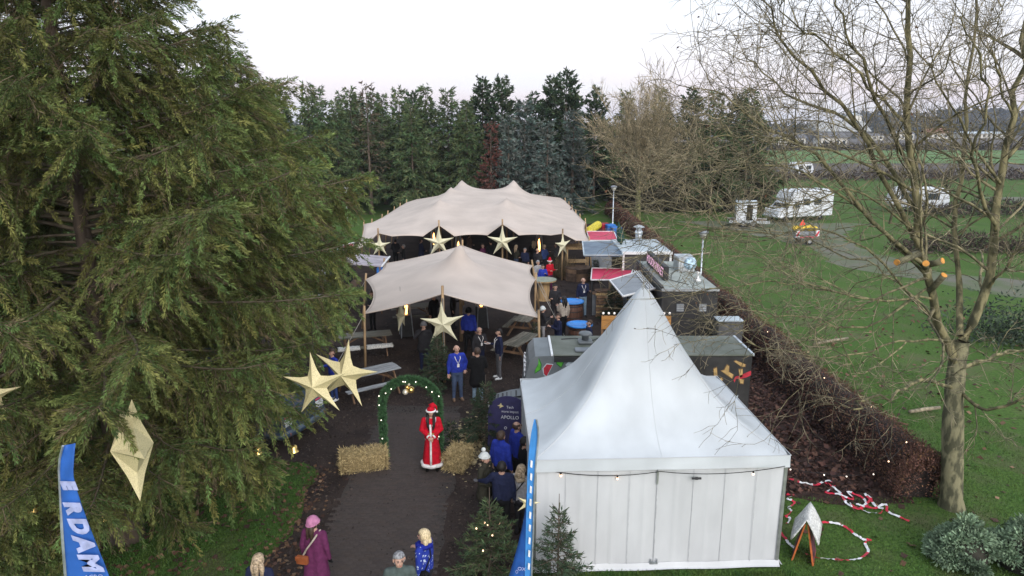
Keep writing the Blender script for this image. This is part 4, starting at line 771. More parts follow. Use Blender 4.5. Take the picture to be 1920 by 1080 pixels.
# ================================================================ tables and heaters
m_plank = [mat('weathered_plank_%d' % i, c, .85, var=.3, scale=4, stretch=(.6, 6, 6), bump=.4) for i, c in enumerate([(.20, .185, .15), (.16, .155, .125), (.24, .22, .18)])]
m_plankg = [mat('grey_plank_%d' % i, c, .85, var=.3, scale=4, stretch=(.6, 6, 6), bump=.4) for i, c in enumerate([(.30, .31, .32), (.25, .26, .27)])]
m_timber = mat('brown_timber', (.22, .13, .075), .8, var=.3, scale=4, stretch=(1, 1, .5))
def picnic(label, a, b, mm, seat_cover=False):
    """a,b: ends of the table top centre line on the ground"""
    a, b = Vector((*a, 0)), Vector((*b, 0)); c = (a + b) / 2; d = b - a; L_ = d.length; t = thing('picnic_table', label, 'picnic table', c, math.atan2(d.y, d.x), 'wooden picnic tables')
    for k in range(5): mb = MB(); mb.box((random.uniform(-.01, .01), (k - 2) * .145, .75), (L_, .135, .035), bev=.006); mb.build('top_plank', random.choice(mm), t)
    for s in (-1, 1):
        for k in range(2): mb = MB(); mb.box((0, s * (.62 + k * .13), .45), (L_, .12, .035), bev=.006); mb.build('bench_plank', random.choice(mm), t)
        for s2 in (-1, 1): mb = MB(); mb.bar((s * (L_ / 2 - .25), s2 * .66, 0), (s * (L_ / 2 - .25), s2 * .22, .735), .04, .09); mb.build('leg', m_timber, t)
        mb = MB(); mb.box((s * (L_ / 2 - .29), 0, .405), (.04, 1.5, .09)); mb.build('cross_beam', m_timber, t); mb = MB(); mb.box((s * (L_ / 2 - .29), 0, .70), (.04, .68, .07)); mb.build('top_beam', m_timber, t)
        mb = MB(); mb.bar((s * (L_ / 2 - .31), 0, .42), (s * .12, 0, .72), .04, .06); mb.build('brace', m_timber, t)
    return t
picnic('picnic table with sheepskins on its bench, furthest left by the front tent', (-6.7, 25.1), (-4.75, 25.7), m_plank)
picnic('grey picnic table behind the two overlapping gold stars', (-5.6, 20.7), (-3.9, 21.9), m_plankg)
picnic('picnic table beside the man in grey trousers, ahead of the food truck', (-.1, 24.0), (.75, 25.6), m_plank)
picnic('picnic table under the right corner of the front tent', (.35, 27.2), (.9, 28.9), m_plank)
picnic('picnic table deep under the left half of the front tent', (-5.4, 29.6), (-3.6, 30.0), m_plank)
m_fur = mat('sheepskin', (.62, .62, .60), .95, var=.2, scale=25, bump=1.0, bscale=40)
def sheepskin(label, c, rz, lx, ly):
    xs = np.linspace(-lx / 2, lx / 2, 22); ys = np.linspace(-ly / 2, ly / 2, 10); A = np.array([[(x * (1 + .05 * math.sin(y * 30)), y * (1 + .08 * math.sin(x * 14)), .05 * (1 - abs(2 * y / ly) ** 3) + random.uniform(0, .015) - max(0, abs(y) - ly * .36) * 1.2) for y in ys] for x in xs])
    mb = MB(); mb.grid(A); o = mb.build('sheepskin', m_fur, None, True); o.location = c; o.rotation_euler = (0, 0, rz); md = o.modifiers.new('thickness', 'SOLIDIFY'); md.thickness = .025; tag(o, label, 'sheepskin', 'sheepskins on the bench')
sheepskin('white sheepskin on the right half of the picnic bench', (-5.05, 24.85, .475), R(17), .95, .34); sheepskin('white sheepskin on the left half of the picnic bench, half hidden by the star', (-6.15, 24.52, .475), R(17), .8, .34)
m_flame = mat('heater_flame', (1, .5, .1), .5, emit=(1.0, .42, .12), estr=4.0); m_dark = mat('black_steel', (.022, .022, .024), .45, var=.2); m_glass = mat('heater_glass', (.30, .26, .22), .1, var=.1, spec=.6)
def heater(label, loc, h=2.2, rz=0.3):
    t = thing('patio_heater', label, 'patio heater', loc, rz, 'pyramid patio heaters'); b, tp = .25, .11
    def fr(z): return b + (tp - b) * z / h
    mb = MB(); z1 = .95; V = [(sx * fr(z), sy * fr(z), z) for z in (.04, z1) for sx, sy in ((-1, -1), (1, -1), (1, 1), (-1, 1))]; mb.add(V, [(3, 2, 1, 0), (4, 5, 6, 7)] + [(k, (k + 1) % 4, 4 + (k + 1) % 4, 4 + k) for k in range(4)]); mb.build('base', m_dark, t)
    for sx in (-1, 1):
        for sy in (-1, 1): mb = MB(); mb.bar((sx * fr(0) * 1.02, sy * fr(0) * 1.02, 0), (sx * tp * 1.02, sy * tp * 1.02, h), .03, .03); mb.build('frame_leg', m_steel, t)
    mb = MB(); mb.cyl((0, 0, z1), (0, 0, h - .15), .055, n=12); mb.build('glass_tube', m_glass, t, True)
    mb = MB(); mb.tube([(0, 0, z1 + .02), (.02, -.03, z1 + .35), (-.015, -.03, z1 + .6), (0, -.03, z1 + .85)], [.062, .066, .061, .02], 10); mb.build('flame', m_flame, t, True)
    mb = MB(); mb.lathe([(.0, h + .14), (.2, h + .08), (.28, h), (.27, h - .01), (.0, h + .05)], 4, cap=False); mb.build('hood', m_dark, t)
heater('black pyramid patio heater with a visible flame under the front tent, left', (-4.45, 27.6, 0)); heater('patio heater behind the pale star and the man in blue, under the front tent', (-1.35, 28.9, 0)); heater('patio heater glowing between the second and third star of the large tent', (-3.3, 41.5, 0)); heater('patio heater near the right front pole of the large tent', (1.7, 42.5, 0)); heater('patio heater far inside the large tent behind the second star', (-5.2, 45.0, 0))
# ================================================================ food trucks, stalls
m_pblack = mat('matt_black_panel', (.030, .029, .029), .6, var=.25, scale=3, bump=.1); m_groof = mat('mossy_grey_roof', (.165, .175, .150), .7, var=.2, scale=1.6, col2=(.095, .105, .080), bump=.2)
m_gpanel = mat('grey_blue_panel', (.155, .170, .180), .45, var=.12, scale=2); m_white = mat('white_paint', (.72, .72, .72), .4, var=.06, scale=3)
m_lgrey = mat('light_grey_roof', (.42, .47, .50), .5, var=.18, scale=1.5, bump=.1); m_hatch = mat('steel_blue_hatch', (.13, .18, .24), .35, var=.25, scale=2.5, col2=(.07, .10, .15)); m_hatchg = mat('grey_hatch', (.20, .215, .235), .4, var=.12, scale=2)
m_red = mat('red_tarpaulin', (.52, .045, .10), .6, var=.12, scale=2, bump=.2); m_wood = m_wood; m_pine = mat('pale_pine', (.42, .28, .14), .7, var=.25, scale=4, stretch=(5, 5, .6)); m_orangew = mat('varnished_board', (.50, .24, .07), .55, var=.2, scale=3, stretch=(.6, 6, 6)); m_dwood = mat('dark_wood', (.11, .068, .045), .8, var=.3, scale=4)
m_wglass = mat('window_glass', (.035, .045, .055), .08, var=.1, spec=.8); m_rub = mat('tyre_rubber', (.018, .018, .018), .85); m_rim = mat('wheel_rim', (.40, .41, .42), .35, metal=.6)
def wheel(parent, x, y, r=.33, w=.2):
    t = MB(); s = 1 if y > 0 else -1; pr = [(r * .55, -w / 2), (r * .92, -w / 2), (r, -w * .32), (r, w * .32), (r * .92, w / 2), (r * .55, w / 2)]; M = Matrix.Translation((x, y - s * w / 2, r)) @ Matrix.Rotation(math.pi / 2, 4, 'X')
    t.lathe(pr, 20, M=M, cap=True); ty = t.build('wheel', m_rub, parent); h = MB(); h.lathe([(.02, w / 2 + .01), (r * .5, w / 2 + .004), (r * .56, w / 2 - .03), (r * .56, -w / 2 + .03), (.02, -w / 2 - .01)], 16, M=M); h.build('rim', m_rim, ty)
ft = thing('food_truck', 'black food truck painted with vegetables and chips, parked behind the white tent', 'food truck', (3.4, 18.1, 0))
o_ = Vector((3.4, 18.1, 0)); bx0, bx1, by0, by1 = -3.0, 3.02, -.80, .87
mb = MB(); mb.bx(bx0 + .72, bx1, by0, by1, .45, 2.64, bev=.03); mb.build('body', m_pblack, ft)
prof = [(bx0 + .02, .5), (bx0 - .10, 1.3), (bx0 - .06, 1.95), (bx0 + .06, 2.45), (bx0 + .22, 2.64), (bx0 + .72, 2.66), (bx0 + .72, .5)]
mb = MB(); mb.prism(prof, (0, by1, 0), (1, 0, 0), (0, 0, 1), by1 - by0); mb.build('cab', m_gpanel, ft)
mb = MB(); mb.bx(bx0 + .70, bx1 + .02, by0 - .02, by1 + .02, 2.645, 2.70, bev=.02); rf = mb.build('roof', m_groof, ft)
mb = MB(); mb.bx(bx0 + .64, bx0 + .70, by0 - .02, by1 + .02, 2.66, 2.705); mb.build('roof_trim', m_white, rf)
mb = MB(); mb.bx(bx1 - .02, bx1 + .045, by0, by1, 2.655, 2.715); mb.build('roof_trim', m_steel, rf)
mb = MB(); mb.bx(bx0 + .72, bx0 + 2.6, by0 - .05, by0 - .022, 2.50, 2.62); mb.build('awning_rail', m_pblack, ft)
mb = MB(); mb.bx(-1.55, -1.15, .0, .35, 2.70, 2.80, bev=.03); mb.lathe([(.10, 0), (.10, .12), (.20, .16), (.16, .22), (0, .24)], 14, (-1.35, .18, 2.80)); mb.build('roof_vent', m_gpanel, rf, True)
mb = MB(); mb.bx(-1.7, -1.2, -.65, -.35, 2.70, 2.76, bev=.02); mb.build('roof_hatch', m_hatchg, rf)
mb = MB(); mb.tube([(-2.0, .5, 2.715), (-1.6, .55, 2.73), (-1.2, .3, 2.72), (-.9, .6, 2.72), (-.5, .4, 2.73)], .012, 5); mb.build('cable', m_black, rf)
nose = MB(); NP = [(-.10, .42), (-.95, .42), (-1.02, .60), (-1.0, .82), (-.85, .98), (-.45, 1.10), (-.10, 1.15)]
nose.prism([(bx0 + a, z) for a, z in NP], (0, .70, 0), (1, 0, 0), (0, 0, 1), 1.33); bo = nose.build('bonnet', m_gpanel, ft)
for k in range(5):
    for yy in (-.38, .38): mb = MB(); mb.bar((bx0 - .80 + k * .13, yy - .2, 1.005 + k * .028), (bx0 - .80 + k * .13, yy + .2, 1.005 + k * .028), .05, .03); mb.build('louvre', m_black, bo)
mb = MB(); mb.tube([(bx0 - .98, .035, .85), (bx0 - .82, .035, 1.01), (bx0 - .45, .035, 1.125), (bx0 - .1, .035, 1.175)], .022, 6); mb.build('bonnet_hinge', m_black, bo)
for yy in (-.42, .48): mb = MB(); mb.lathe([(.0, -.02), (.10, 0), (.11, .05), (.08, .10), (0, .11)], 14, M=Matrix.Translation((bx0 - 1.0, yy, .72)) @ Matrix.Rotation(-math.pi / 2, 4, 'Y')); mb.build('headlight', m_white, ft, True)
mb = MB(); mb.prism([(-.62, 1.28), (.62, 1.28), (.62, 1.85), (-.62, 1.85)], (bx0 - .115, .035, 0), (0, -1, 0), (.06, 0, 1), .01); mb.build('windscreen', m_wglass, ft)
m_wpaint = mat('white_lettering', (.70, .70, .72), .5)
for k in range(7):
    yy = .62 - k * .19; z = 2.12 + (.05 if k % 2 else 0); mb = MB(); a = [(bx0 - .05 + .25 * (zz - 1.95) ** 2 - .012, yy + q, zz) for q, zz in ((-.06, z - .12), (.05, z - .05), (-.05, z + .04), (.06, z + .1), (-.04, z + .17))]; mb.tube(a, .018, 5); mb.build('lettering', m_wpaint, ft)
for x in (-2.1, 1.4): wheel(ft, x, by0 + .02); wheel(ft, x, by1 - .02)
SY = by0 - .004
def deco(name, pts, col, edge=None, Y=17.3 - .004):
    pp = [AT(x, y, 17.3) - o_ for x, y in pts]; mb = MB()
    if edge:
        c = sum(pp, Vector()) / len(pp); q = [c + (p - c) * 1.0 + (p - c).normalized() * .03 for p in pp]; mb.prism([(p.x, p.z) for p in q], (0, SY, 0), (1, 0, 0), (0, 0, 1), .003); mb.build('painted_outline', edge, ft); mb = MB()
    mb.prism([(p.x, p.z) for p in pp], (0, SY - .004, 0), (1, 0, 0), (0, 0, 1), .003); mb.build(name, col, ft)
mg1, mg2, mr1, mw1, mf1, mf2 = mat('spray_green', (.10, .42, .04), .5), mat('spray_dark_green', (.02, .14, .02), .5), mat('spray_red', (.48, .03, .05), .5), mat('spray_white', (.50, .56, .60), .5), mat('spray_chip', (.50, .33, .13), .5), mat('spray_brown', (.16, .09, .04), .5)
mb = MB(); mb.bx(bx0 + .72, bx0 + 1.15, SY - .001, SY + .003, .5, 2.48); mb.build('painted_panel', m_gpanel, ft)
deco('painted_chilli', [(1010, 672), (1014, 684), (1013, 692), (1003, 699), (1004, 693), (1009, 684)], mg1, mg2)
deco('painted_tomato', [(1036, 684), (1025, 683), (1019, 691), (1020, 701), (1025, 705)], mr1, mw1)
deco('painted_leaf', [(1044, 672), (1056, 672), (1055, 680), (1052, 688), (1045, 682)], mg1, mg2)
deco('painted_mushroom', [(1060, 684), (1066, 678), (1075, 678), (1077, 685), (1070, 687), (1066, 696), (1062, 692), (1063, 687)], mw1, m_gpanel)
for pts in ([(1338, 692), (1344, 689), (1345, 708), (1339, 709)], [(1352, 695), (1358, 694), (1363, 684), (1367, 687), (1366, 697), (1375, 702), (1372, 709), (1364, 703)], [(1377, 678), (1380, 676), (1397, 683), (1396, 687), (1390, 687)], [(1385, 693), (1392, 692), (1392, 706), (1387, 708)], [(1342, 716), (1352, 708), (1355, 712), (1346, 721)], [(1356, 732), (1367, 731), (1367, 738), (1360, 738)], [(1386, 710), (1394, 712), (1393, 719), (1388, 718)]): deco('painted_chip', pts, mf1, mf2)
deco('painted_ribbon', [(1375, 712), (1379, 706), (1390, 703), (1400, 698), (1408, 695), (1408, 703), (1400, 707), (1390, 710), (1380, 710), (1377, 717)], mr1)
deco('painted_crescent', [(1370, 744), (1377, 746), (1384, 740), (1382, 750), (1375, 753)], mw1)
# ---- dark container stall with the illuminated name board
fm = thing('food_container', 'dark container stall with pink FOODMARKET sign and metal roof box', 'food stall', (6.7, 27.6, 0)); q = Vector((6.7, 27.6, 0))
mb = MB(); mb.bx(-1.05, 1.05, -2.65, 2.75, .15, 2.62); mb.build('body', m_pblack, fm); mb = MB(); mb.bx(-1.08, 1.08, -2.68, 2.78, 2.623, 2.68, bev=.015); rf = mb.build('roof', mat('grey_green_roof', (.30, .32, .29), .7, var=.15, scale=1.3, bump=.15), fm)
mb = MB(); mb.bx(-1.10, -1.0, -2.66, 2.76, 2.683, 2.76); mb.build('parapet', m_pblack, rf); mb = MB(); mb.bx(-1.08, 1.08, -2.72, -2.682, 2.60, 2.70); mb.build('roof_trim', m_steel, rf)
mb = MB(); mb.box((-.62, .45, 2.98), (.20, 3.5, .56), bev=.02); sg = mb.build('sign_box', m_pblack, fm); m_neon = mat('pink_sign_letters', (.75, .45, .60), .4, emit=(.9, .5, .68), estr=.35)
text('sign_letters', 'FOODMARKET', .50, m_neon, sg, frame((-.728, .45, 2.97), (0, -1, 0), (0, 0, 1)))
mb = MB(); mb.bx(.25, .95, .4, 1.3, 2.68, 3.30, bev=.02); bxx = mb.build('metal_box', m_steel, rf)
mb = MB(); mb.lathe([(.27, 0), (.25, .1), (.10, .14), (0, .12)], 18, M=Matrix.Translation((.75, .398, 3.05)) @ Matrix.Rotation(math.pi / 2, 4, 'X')); mb.build('fan_cover', mat('blue_white_cover', (.45, .60, .72), .4, var=.4, scale=7), bxx, True)
mb = MB(); mb.lathe([(.14, 0), (.14, .08), (.06, .12), (.05, .3), (.12, .34), (0, .4)], 12, (.62, -1.3, 2.68)); mb.build('roof_vent', m_white, rf, True)
mb = MB(); mb.tube([(-.5, 2.2, 2.69), (0, 1.4, 2.70), (.4, 1.0, 2.69), (-.1, 0, 2.70), (-.4, -1.2, 2.69), (.1, -2.0, 2.70)], .012, 5); mb.build('cable', m_black, rf)
hi = [G(1205, 509, 2.45) - q, G(1238, 541, 2.45) - q]; ho = [G(1168, 556, 2.30) - q, G(1143, 526, 2.30) - q]
a, b, c_, d_ = hi[0], hi[1], ho[0], ho[1]; hi[0].x = hi[1].x = -1.1; mb = MB(); top = [d_, c_, hi[1], hi[0]]; mb.add([tuple(p) for p in top] + [tuple(p - Vector((0, 0, .05))) for p in top], [(0, 1, 2, 3), (7, 6, 5, 4), (0, 4, 5, 1), (1, 5, 6, 2), (2, 6, 7, 3), (3, 7, 4, 0)]); ha = mb.build('hatch', m_hatchg, fm)
for p, r_ in ((0, 1), (1, 2), (3, 0)): mb = MB(); mb.bar(top[p] + Vector((0, 0, .015)), top[r_] + Vector((0, 0, .015)), .05, .05); mb.build('hatch_frame', m_white, ha)
for k in range(3): mb = MB(); mb.bar(top[3] + Vector((-.08 - k * .09, 0, .03)), top[2] + Vector((-.08 - k * .09, 0, .03)), .035, .03); mb.build('hatch_rib', m_white, ha)
for x in (-.35, .5):
    mb = MB(); mb.box((x, -2.67, 1.95), (.28, .04, .30)); v = mb.build('wall_vent', m_hatchg, fm)
    for k in range(4): mb = MB(); mb.box((x, -2.70, 1.85 + k * .07), (.26, .02, .03)); mb.build('slat', m_steel, v)
mb = MB(); mb.box((.1, -2.665, 1.1), (.9, .025, 1.9)); mb.build('rear_door', mat('dark_door', (.024, .023, .024), .5), fm)
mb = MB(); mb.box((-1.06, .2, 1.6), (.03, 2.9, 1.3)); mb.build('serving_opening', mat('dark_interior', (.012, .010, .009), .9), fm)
mb = MB(); mb.box((-1.25, .2, .98), (.4, 3.0, .05)); mb.build('counter', m_timber, fm)
for k in range(6): mb = MB(); mb.ell((-1.22 - .04 * (k % 2), 1.3 - k * .45, 1.12), (.07, .07, .11), 8, 6); mb.build('jar', [m_red, m_white, m_orangew][k % 3], fm, True)
# ---- pale roofed trailer with a steel hatch and chimney
pt_ = thing('food_trailer', 'trailer stall with pale blue roof, chimney and raised steel-blue hatch', 'food stall', (6.65, 34.6, 0)); q = Vector((6.65, 34.6, 0))
mb = MB(); mb.bx(-1.22, 1.12, -1.75, 2.0, .35, 2.60); mb.build('body', mat('dark_grey_panel', (.055, .052, .052), .6, var=.2), pt_); mb = MB(); mb.bx(-1.27, 1.17, -1.80, 2.05, 2.603, 2.67, bev=.015); rf = mb.build('roof', m_lgrey, pt_)
for x in (-1.2, 1.1): mb = MB(); mb.box((x, -1.775, 1.46), (.10, .06, 2.26)); mb.build('corner_post', m_white, pt_)
mb = MB(); mb.box((-.05, -1.83, 2.62), (2.44, .05, .14)); mb.build('fascia', m_white, pt_)
mb = MB(); mb.lathe([(.17, 0), (.17, .62), (.0, .62)], 18, (.05, 1.2, 2.67)); mb.lathe([(.21, .40), (.21, .55), (.17, .56)], 18, (.05, 1.2, 2.67)); mb.lathe([(.30, .78), (.27, .82), (0, .92)], 18, (.05, 1.2, 2.67)); mb.lathe([(.14, .62), (.14, .78)], 12, (.05, 1.2, 2.67)); mb.build('chimney', m_steel, rf, True)
top = [G(1092, 453, 2.55) - q, G(1095, 479, 2.50) - q, G(1168, 479, 2.6) - q, G(1160, 452, 2.62) - q]; mb = MB(); mb.add([tuple(p) for p in top] + [tuple(p - Vector((0, 0, .06))) for p in top], [(0, 1, 2, 3), (7, 6, 5, 4), (0, 4, 5, 1), (1, 5, 6, 2), (2, 6, 7, 3), (3, 7, 4, 0)]); ha = mb.build('hatch', m_hatch, pt_)
for p, r_ in ((0, 1), (1, 2), (2, 3), (3, 0)): mb = MB(); mb.bar(top[p] + Vector((0, 0, .015)), top[r_] + Vector((0, 0, .015)), .06, .05); mb.build('hatch_frame', m_lgrey, ha)
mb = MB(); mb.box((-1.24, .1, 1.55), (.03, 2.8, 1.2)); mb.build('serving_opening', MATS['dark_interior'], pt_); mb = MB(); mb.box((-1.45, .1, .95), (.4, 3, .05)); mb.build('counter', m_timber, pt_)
for k in range(5): mb = MB(); mb.box((-1.5, -1.2 + k * .1, .45 + k * .0), (.05, .08, .85)); mb.build('front_slat', m_pine, pt_)
for k in range(7): mb = MB(); mb.box((-1.62, -.55, .22 + k * .12), (.03, .9, .085)); mb.build('pallet_board', m_pine, pt_)
mb = MB(); mb.lathe([(.04, 0), (.10, .1), (.22, .25), (.16, .5), (.20, .62), (.05, 1.05), (.02, 1.2)], 7, M=Matrix.Translation((-1.0, .3, 2.68)) @ Matrix.Rotation(R(-9), 4, 'Y')); mb.cyl((-.75, .3, 2.68), (-1.0, .3, 3.5), .02); tag(mb.build('folded_parasol', mat('dark_green_cloth', (.012, .05, .035), .8, var=.3, scale=9, bump=.5)), 'dark green folded parasol standing on the pale trailer roof', 'parasol').location = (6.65, 34.6, 0)
# ---- left container stall
ls = thing('container_stall', 'dark container stall with brown fascia and lilac grey awning, left behind the spruce', 'food stall', (-9.5, 32.7, 0)); q = Vector((-9.5, 32.7, 0))
mb = MB(); mb.bx(-1.5, 1.35, -1.7, 1.7, .1, 2.5); mb.build('body', m_pblack, ls); mb = MB(); mb.bx(-1.55, 1.30, -1.75, 1.75, 2.503, 2.56); rf = mb.build('roof', m_lgrey, ls); mb = MB(); mb.bx(1.30, 1.42, -1.78, 1.78, 2.38, 2.62); mb.build('fascia', m_timber, ls)
for k in range(3): mb = MB(); mb.box((-.8 + k * .75, .3, 2.62), (.62, 1.3, .05), bev=.01); mb.build('solar_panel', m_hatch, rf)
top = [G(634, 493, 2.45) - q, G(716, 499, 2.30) - q, G(731, 481, 2.30) - q, G(664, 475, 2.45) - q]; mb = MB(); mb.add([tuple(p) for p in top] + [tuple(p - Vector((0, 0, .05))) for p in top], [(0, 1, 2, 3), (7, 6, 5, 4), (0, 4, 5, 1), (1, 5, 6, 2), (2, 6, 7, 3), (3, 7, 4, 0)]); aw = mb.build('awning', mat('lilac_grey_canvas', (.33, .29, .32), .7, var=.2, scale=1.5, stretch=(1, 5, 1)), ls)
mb = MB(); mb.bar(top[1], top[2], .06, .06); mb.build('awning_rail', m_white, aw)
for p in (1, 2): mb = MB(); mb.bar(top[p] - Vector((.1, 0, .06)), Vector((top[p].x - .1, top[p].y, 0)), .06, .06); mb.build('post', m_timber, ls)
mb = MB(); mb.box((.2, -1.72, 1.55), (1.2, .03, 1.1)); w = mb.build('window', m_wglass, ls)
for a_, b_, c2, d2 in ((.2, 2.13, 1.3, .07), (.2, .97, 1.3, .07), (-.43, 1.55, .07, 1.2), (.83, 1.55, .07, 1.2), (.2, 1.55, .05, 1.2)): mb = MB(); mb.box((a_, -1.75, b_), (c2, .04, d2)); mb.build('window_frame', m_lgrey, w)
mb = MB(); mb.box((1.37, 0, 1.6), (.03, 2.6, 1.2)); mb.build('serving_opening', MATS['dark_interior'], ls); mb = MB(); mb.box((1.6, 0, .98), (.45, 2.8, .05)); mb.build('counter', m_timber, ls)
m_blue = mat('blue_plastic', (.03, .16, .50), .45, var=.1)
for k, lab in enumerate(('lower blue crate beneath the lilac grey awning', 'upper blue crate beneath the lilac grey awning')):
    c = G(720, 522); t = thing('crate', lab, 'crate', (c.x, c.y - .4, .36 * k), R(5 * k), 'stacked blue crates'); mb = MB(); mb.bx(-.3, .3, -.2, .2, .0, .04); mb.build('bottom', m_blue, t)
    for a_, b_, c2, d2 in ((-.29, 0, .02, .4), (.29, 0, .02, .4), (0, -.19, .56, .02), (0, .19, .56, .02)): mb = MB(); mb.box((a_, b_, .195), (c2, d2, .31)); mb.build('side', m_blue, t)
# ---- red roofed kiosks, pallet bar, lit board, wooden shelter, planter
def kiosk(label, corners, z, posts=True, drop=.18, front=None):
    P = [G(x, y, z) for x, y in corners]; c = sum(P, Vector()) / 4; c.z = 0; t = thing('market_kiosk', label, 'kiosk', c, 0, 'red roofed kiosks'); L_ = [p - c for p in P]; mb = MB(); mb.add([tuple(p) for p in L_] + [tuple(p - Vector((0, 0, .03))) for p in L_], [(0, 1, 2, 3), (7, 6, 5, 4), (0, 4, 5, 1), (1, 5, 6, 2), (2, 6, 7, 3), (3, 7, 4, 0)]); r_ = mb.build('roof', m_red, t)
    for k in range(4): mb = MB(); mb.bar(L_[k] + Vector((0, 0, .01)), L_[(k + 1) % 4] + Vector((0, 0, .01)), .05, .05); mb.build('edge_trim', m_white, r_)
    for p in L_: mb = MB(); mb.bar((p.x * .95, p.y * .95, 0), (p.x * .95, p.y * .95, z - .03), .06, .06); mb.build('post', m_dark, t)
    x0, x1 = min(p.x for p in L_), max(p.x for p in L_); y0 = min(p.y for p in L_); mb = MB(); mb.bx(x0 * .92, x1 * .92, y0 * .94, y0 * .94 + .05, .05, 1.05); mb.build('counter_front', m_hatchg if front is None else front, t); mb = MB(); mb.bx(x0 * .96, x1 * .96, y0 * .97, y0 * .97 + .45, 1.053, 1.09); mb.build('counter_top', m_timber, t)
kiosk('red roofed kiosk beside the FOODMARKET container hatch', [(1108, 525), (1180, 525), (1187, 504), (1110, 503)], 1.75)
kiosk('red roofed kiosk behind the trailer with the steel-blue hatch', [(1105, 451), (1158, 451), (1151, 434), (1100, 434)], 1.9)
kiosk('red roofed kiosk on the left beside the large tent corner', [(640, 480), (662, 474), (664, 455), (644, 460)], 2.0)
pb = G(1142, 596); t = thing('pallet_bar', 'bar counter of rough horizontal pallet boards beside the FOODMARKET container', 'bar counter', (pb.x, pb.y, 0))
for k in range(8): mb = MB(); mb.box((random.uniform(-.02, .02), 0, .12 + k * .145), (1.25, .03, .10 + random.uniform(-.015, .02)), M=Matrix.Rotation(random.uniform(-.015, .015), 4, 'Y')); mb.build('board', random.choice([m_pine, m_timber]), t)
for x in (-.55, 0, .55): mb = MB(); mb.box((x, .05, .62), (.09, .06, 1.24)); mb.build('upright', m_dwood, t)
mb = MB(); mb.box((0, .2, 1.26), (1.35, .5, .05)); mb.build('top', m_dwood, t)
p0, p1 = AT(1128, 592, 24.4), AT(1257, 617, 24.4); t = thing('bar_board', 'varnished wooden bar front with a row of round bulbs along its top', 'bar counter', ((p0.x + p1.x) / 2, 24.4, 0)); w = (p1.x - p0.x) / 2; zt, zb = p0.z, p1.z
for k in range(4): mb = MB(); mb.box((0, 0, zb + (zt - zb) * (k + .5) / 4), (2 * w, .05, (zt - zb) / 4 - .006)); mb.build('plank', m_orangew, t)
for x in (-w + .05, w - .05): mb = MB(); mb.box((x, .07, zb / 2), (.08, .08, zb)); mb.build('post', m_timber, t)
for k in range(13):
    x = -w + .06 + k * (2 * w - .12) / 12; mb = MB(); mb.cyl((x, 0, zt), (x, 0, zt + .05), .02, n=8); s = mb.build('bulb_socket', m_black, t); mb = MB(); mb.ell((x, 0, zt + .095), .045, 10, 8); mb.build('bulb', mat('globe_bulb', (.75, .70, .66), .3, emit=(1, .9, .8), estr=.25), s, True)
c = AT(1082, 461, 39.6); t = thing('wooden_shelter', 'small wooden shelter with slatted roof at the right corner of the large tent', 'shelter', (c.x, 39.6, 0)); z = c.z
for k in range(8): mb = MB(); mb.box((-.62 + k * .178, 0, z + .02), (.155, 1.2, .03), M=Matrix.Rotation(R(-3), 4, 'Y')); mb.build('roof_slat', m_pine, t)
for sx in (-.6, .6):
    for sy in (-.5, .5): mb = MB(); mb.box((sx, sy, z / 2 - .06), (.08, .08, z - .12)); mb.build('post', m_pine, t)
for sy in (-.5, .5): mb = MB(); mb.box((0, sy, z - .07), (1.4, .06, .10)); mb.build('beam', m_pine, t)
mb = MB(); mb.box((0, 0, .9), (1.15, .9, .05)); mb.build('shelf', m_pine, t)
c = G(1083, 524); t = thing('planter', 'eight sided wooden planter in front of the small shelter', 'planter', (c.x, c.y, 0))
for k in range(8):
    a = math.pi / 4 * k + .2; M = Matrix.Rotation(a, 4, 'Z') @ Matrix.Translation((.72, 0, 0))
    for j in range(3): mb = MB(); mb.box((0, 0, .12 + j * .235), (.045, .585, .22), M=M); mb.build('board', random.choice([m_dwood, m_timber]), t)
mb = MB(); mb.lathe([(.0, .66), (.68, .64), (.69, .60), (.0, .55)], 8); mb.build('soil', m_mulch, t)
mb = MB(); mb.lathe([(.0, .74), (.80, .74), (.80, .70), (.62, .70)], 8, cap=False); mb.build('rim', m_dwood, t)
rg = np.random.default_rng(13); n = 500; c = G(1056, 521); t = thing('reed_clump', 'clump of tall dry reeds left of the eight sided planter', 'plant', (c.x, c.y, 0)); P = np.stack([rg.normal(0, .22, n), rg.normal(0, .22, n), np.zeros(n)], 1); D = np.stack([P[:, 0] * .5, P[:, 1] * .5, np.ones(n)], 1) + rg.normal(size=(n, 3)) * .07; V, Fq, k = sprigs(P, D, rg.uniform(.8, 1.5, n), np.full(n, .014), rg, 1); A = Acc(); A.add(V, Fq, np.repeat(np.array([.20, .15, .09]) * rg.uniform(.5, 1.2, (n, 1)), k, 0)); tag(A.build('stems', m_straw, t), kind='stuff'); mb = MB(); mb.lathe([(.0, .0), (.25, .0), (.2, .10), (0, .16)], 10); mb.build('root_mat', m_dwood, t)
def barrel(label, loc, h, r, m, lidm, lr=1.06):
    t = thing('barrel', label, 'barrel', loc, 0, 'barrels with blue lids'); mb = MB(); mb.lathe([(r * .86, 0), (r * .97, h * .3), (r, h * .5), (r * .97, h * .7), (r * .88, h)], 24); mb.build('body', m, t, True)
    for z in (.12, .36, .64, .88): mb = MB(); q_ = r * (1 - .13 * abs(z - .5) * 2 ** .5) + .006; mb.lathe([(q_, h * z - .02), (q_ + .004, h * z), (q_, h * z + .02)], 24, cap=False); mb.build('hoop', m_dark, t)
    mb = MB(); mb.lathe([(r * lr * .92, h), (r * lr, h + .01), (r * lr, h + .06), (r * .88, h + .075), (r * .82, h + .035), (0, h + .03)], 28, cap=False); mb.build('lid', lidm, t, True)
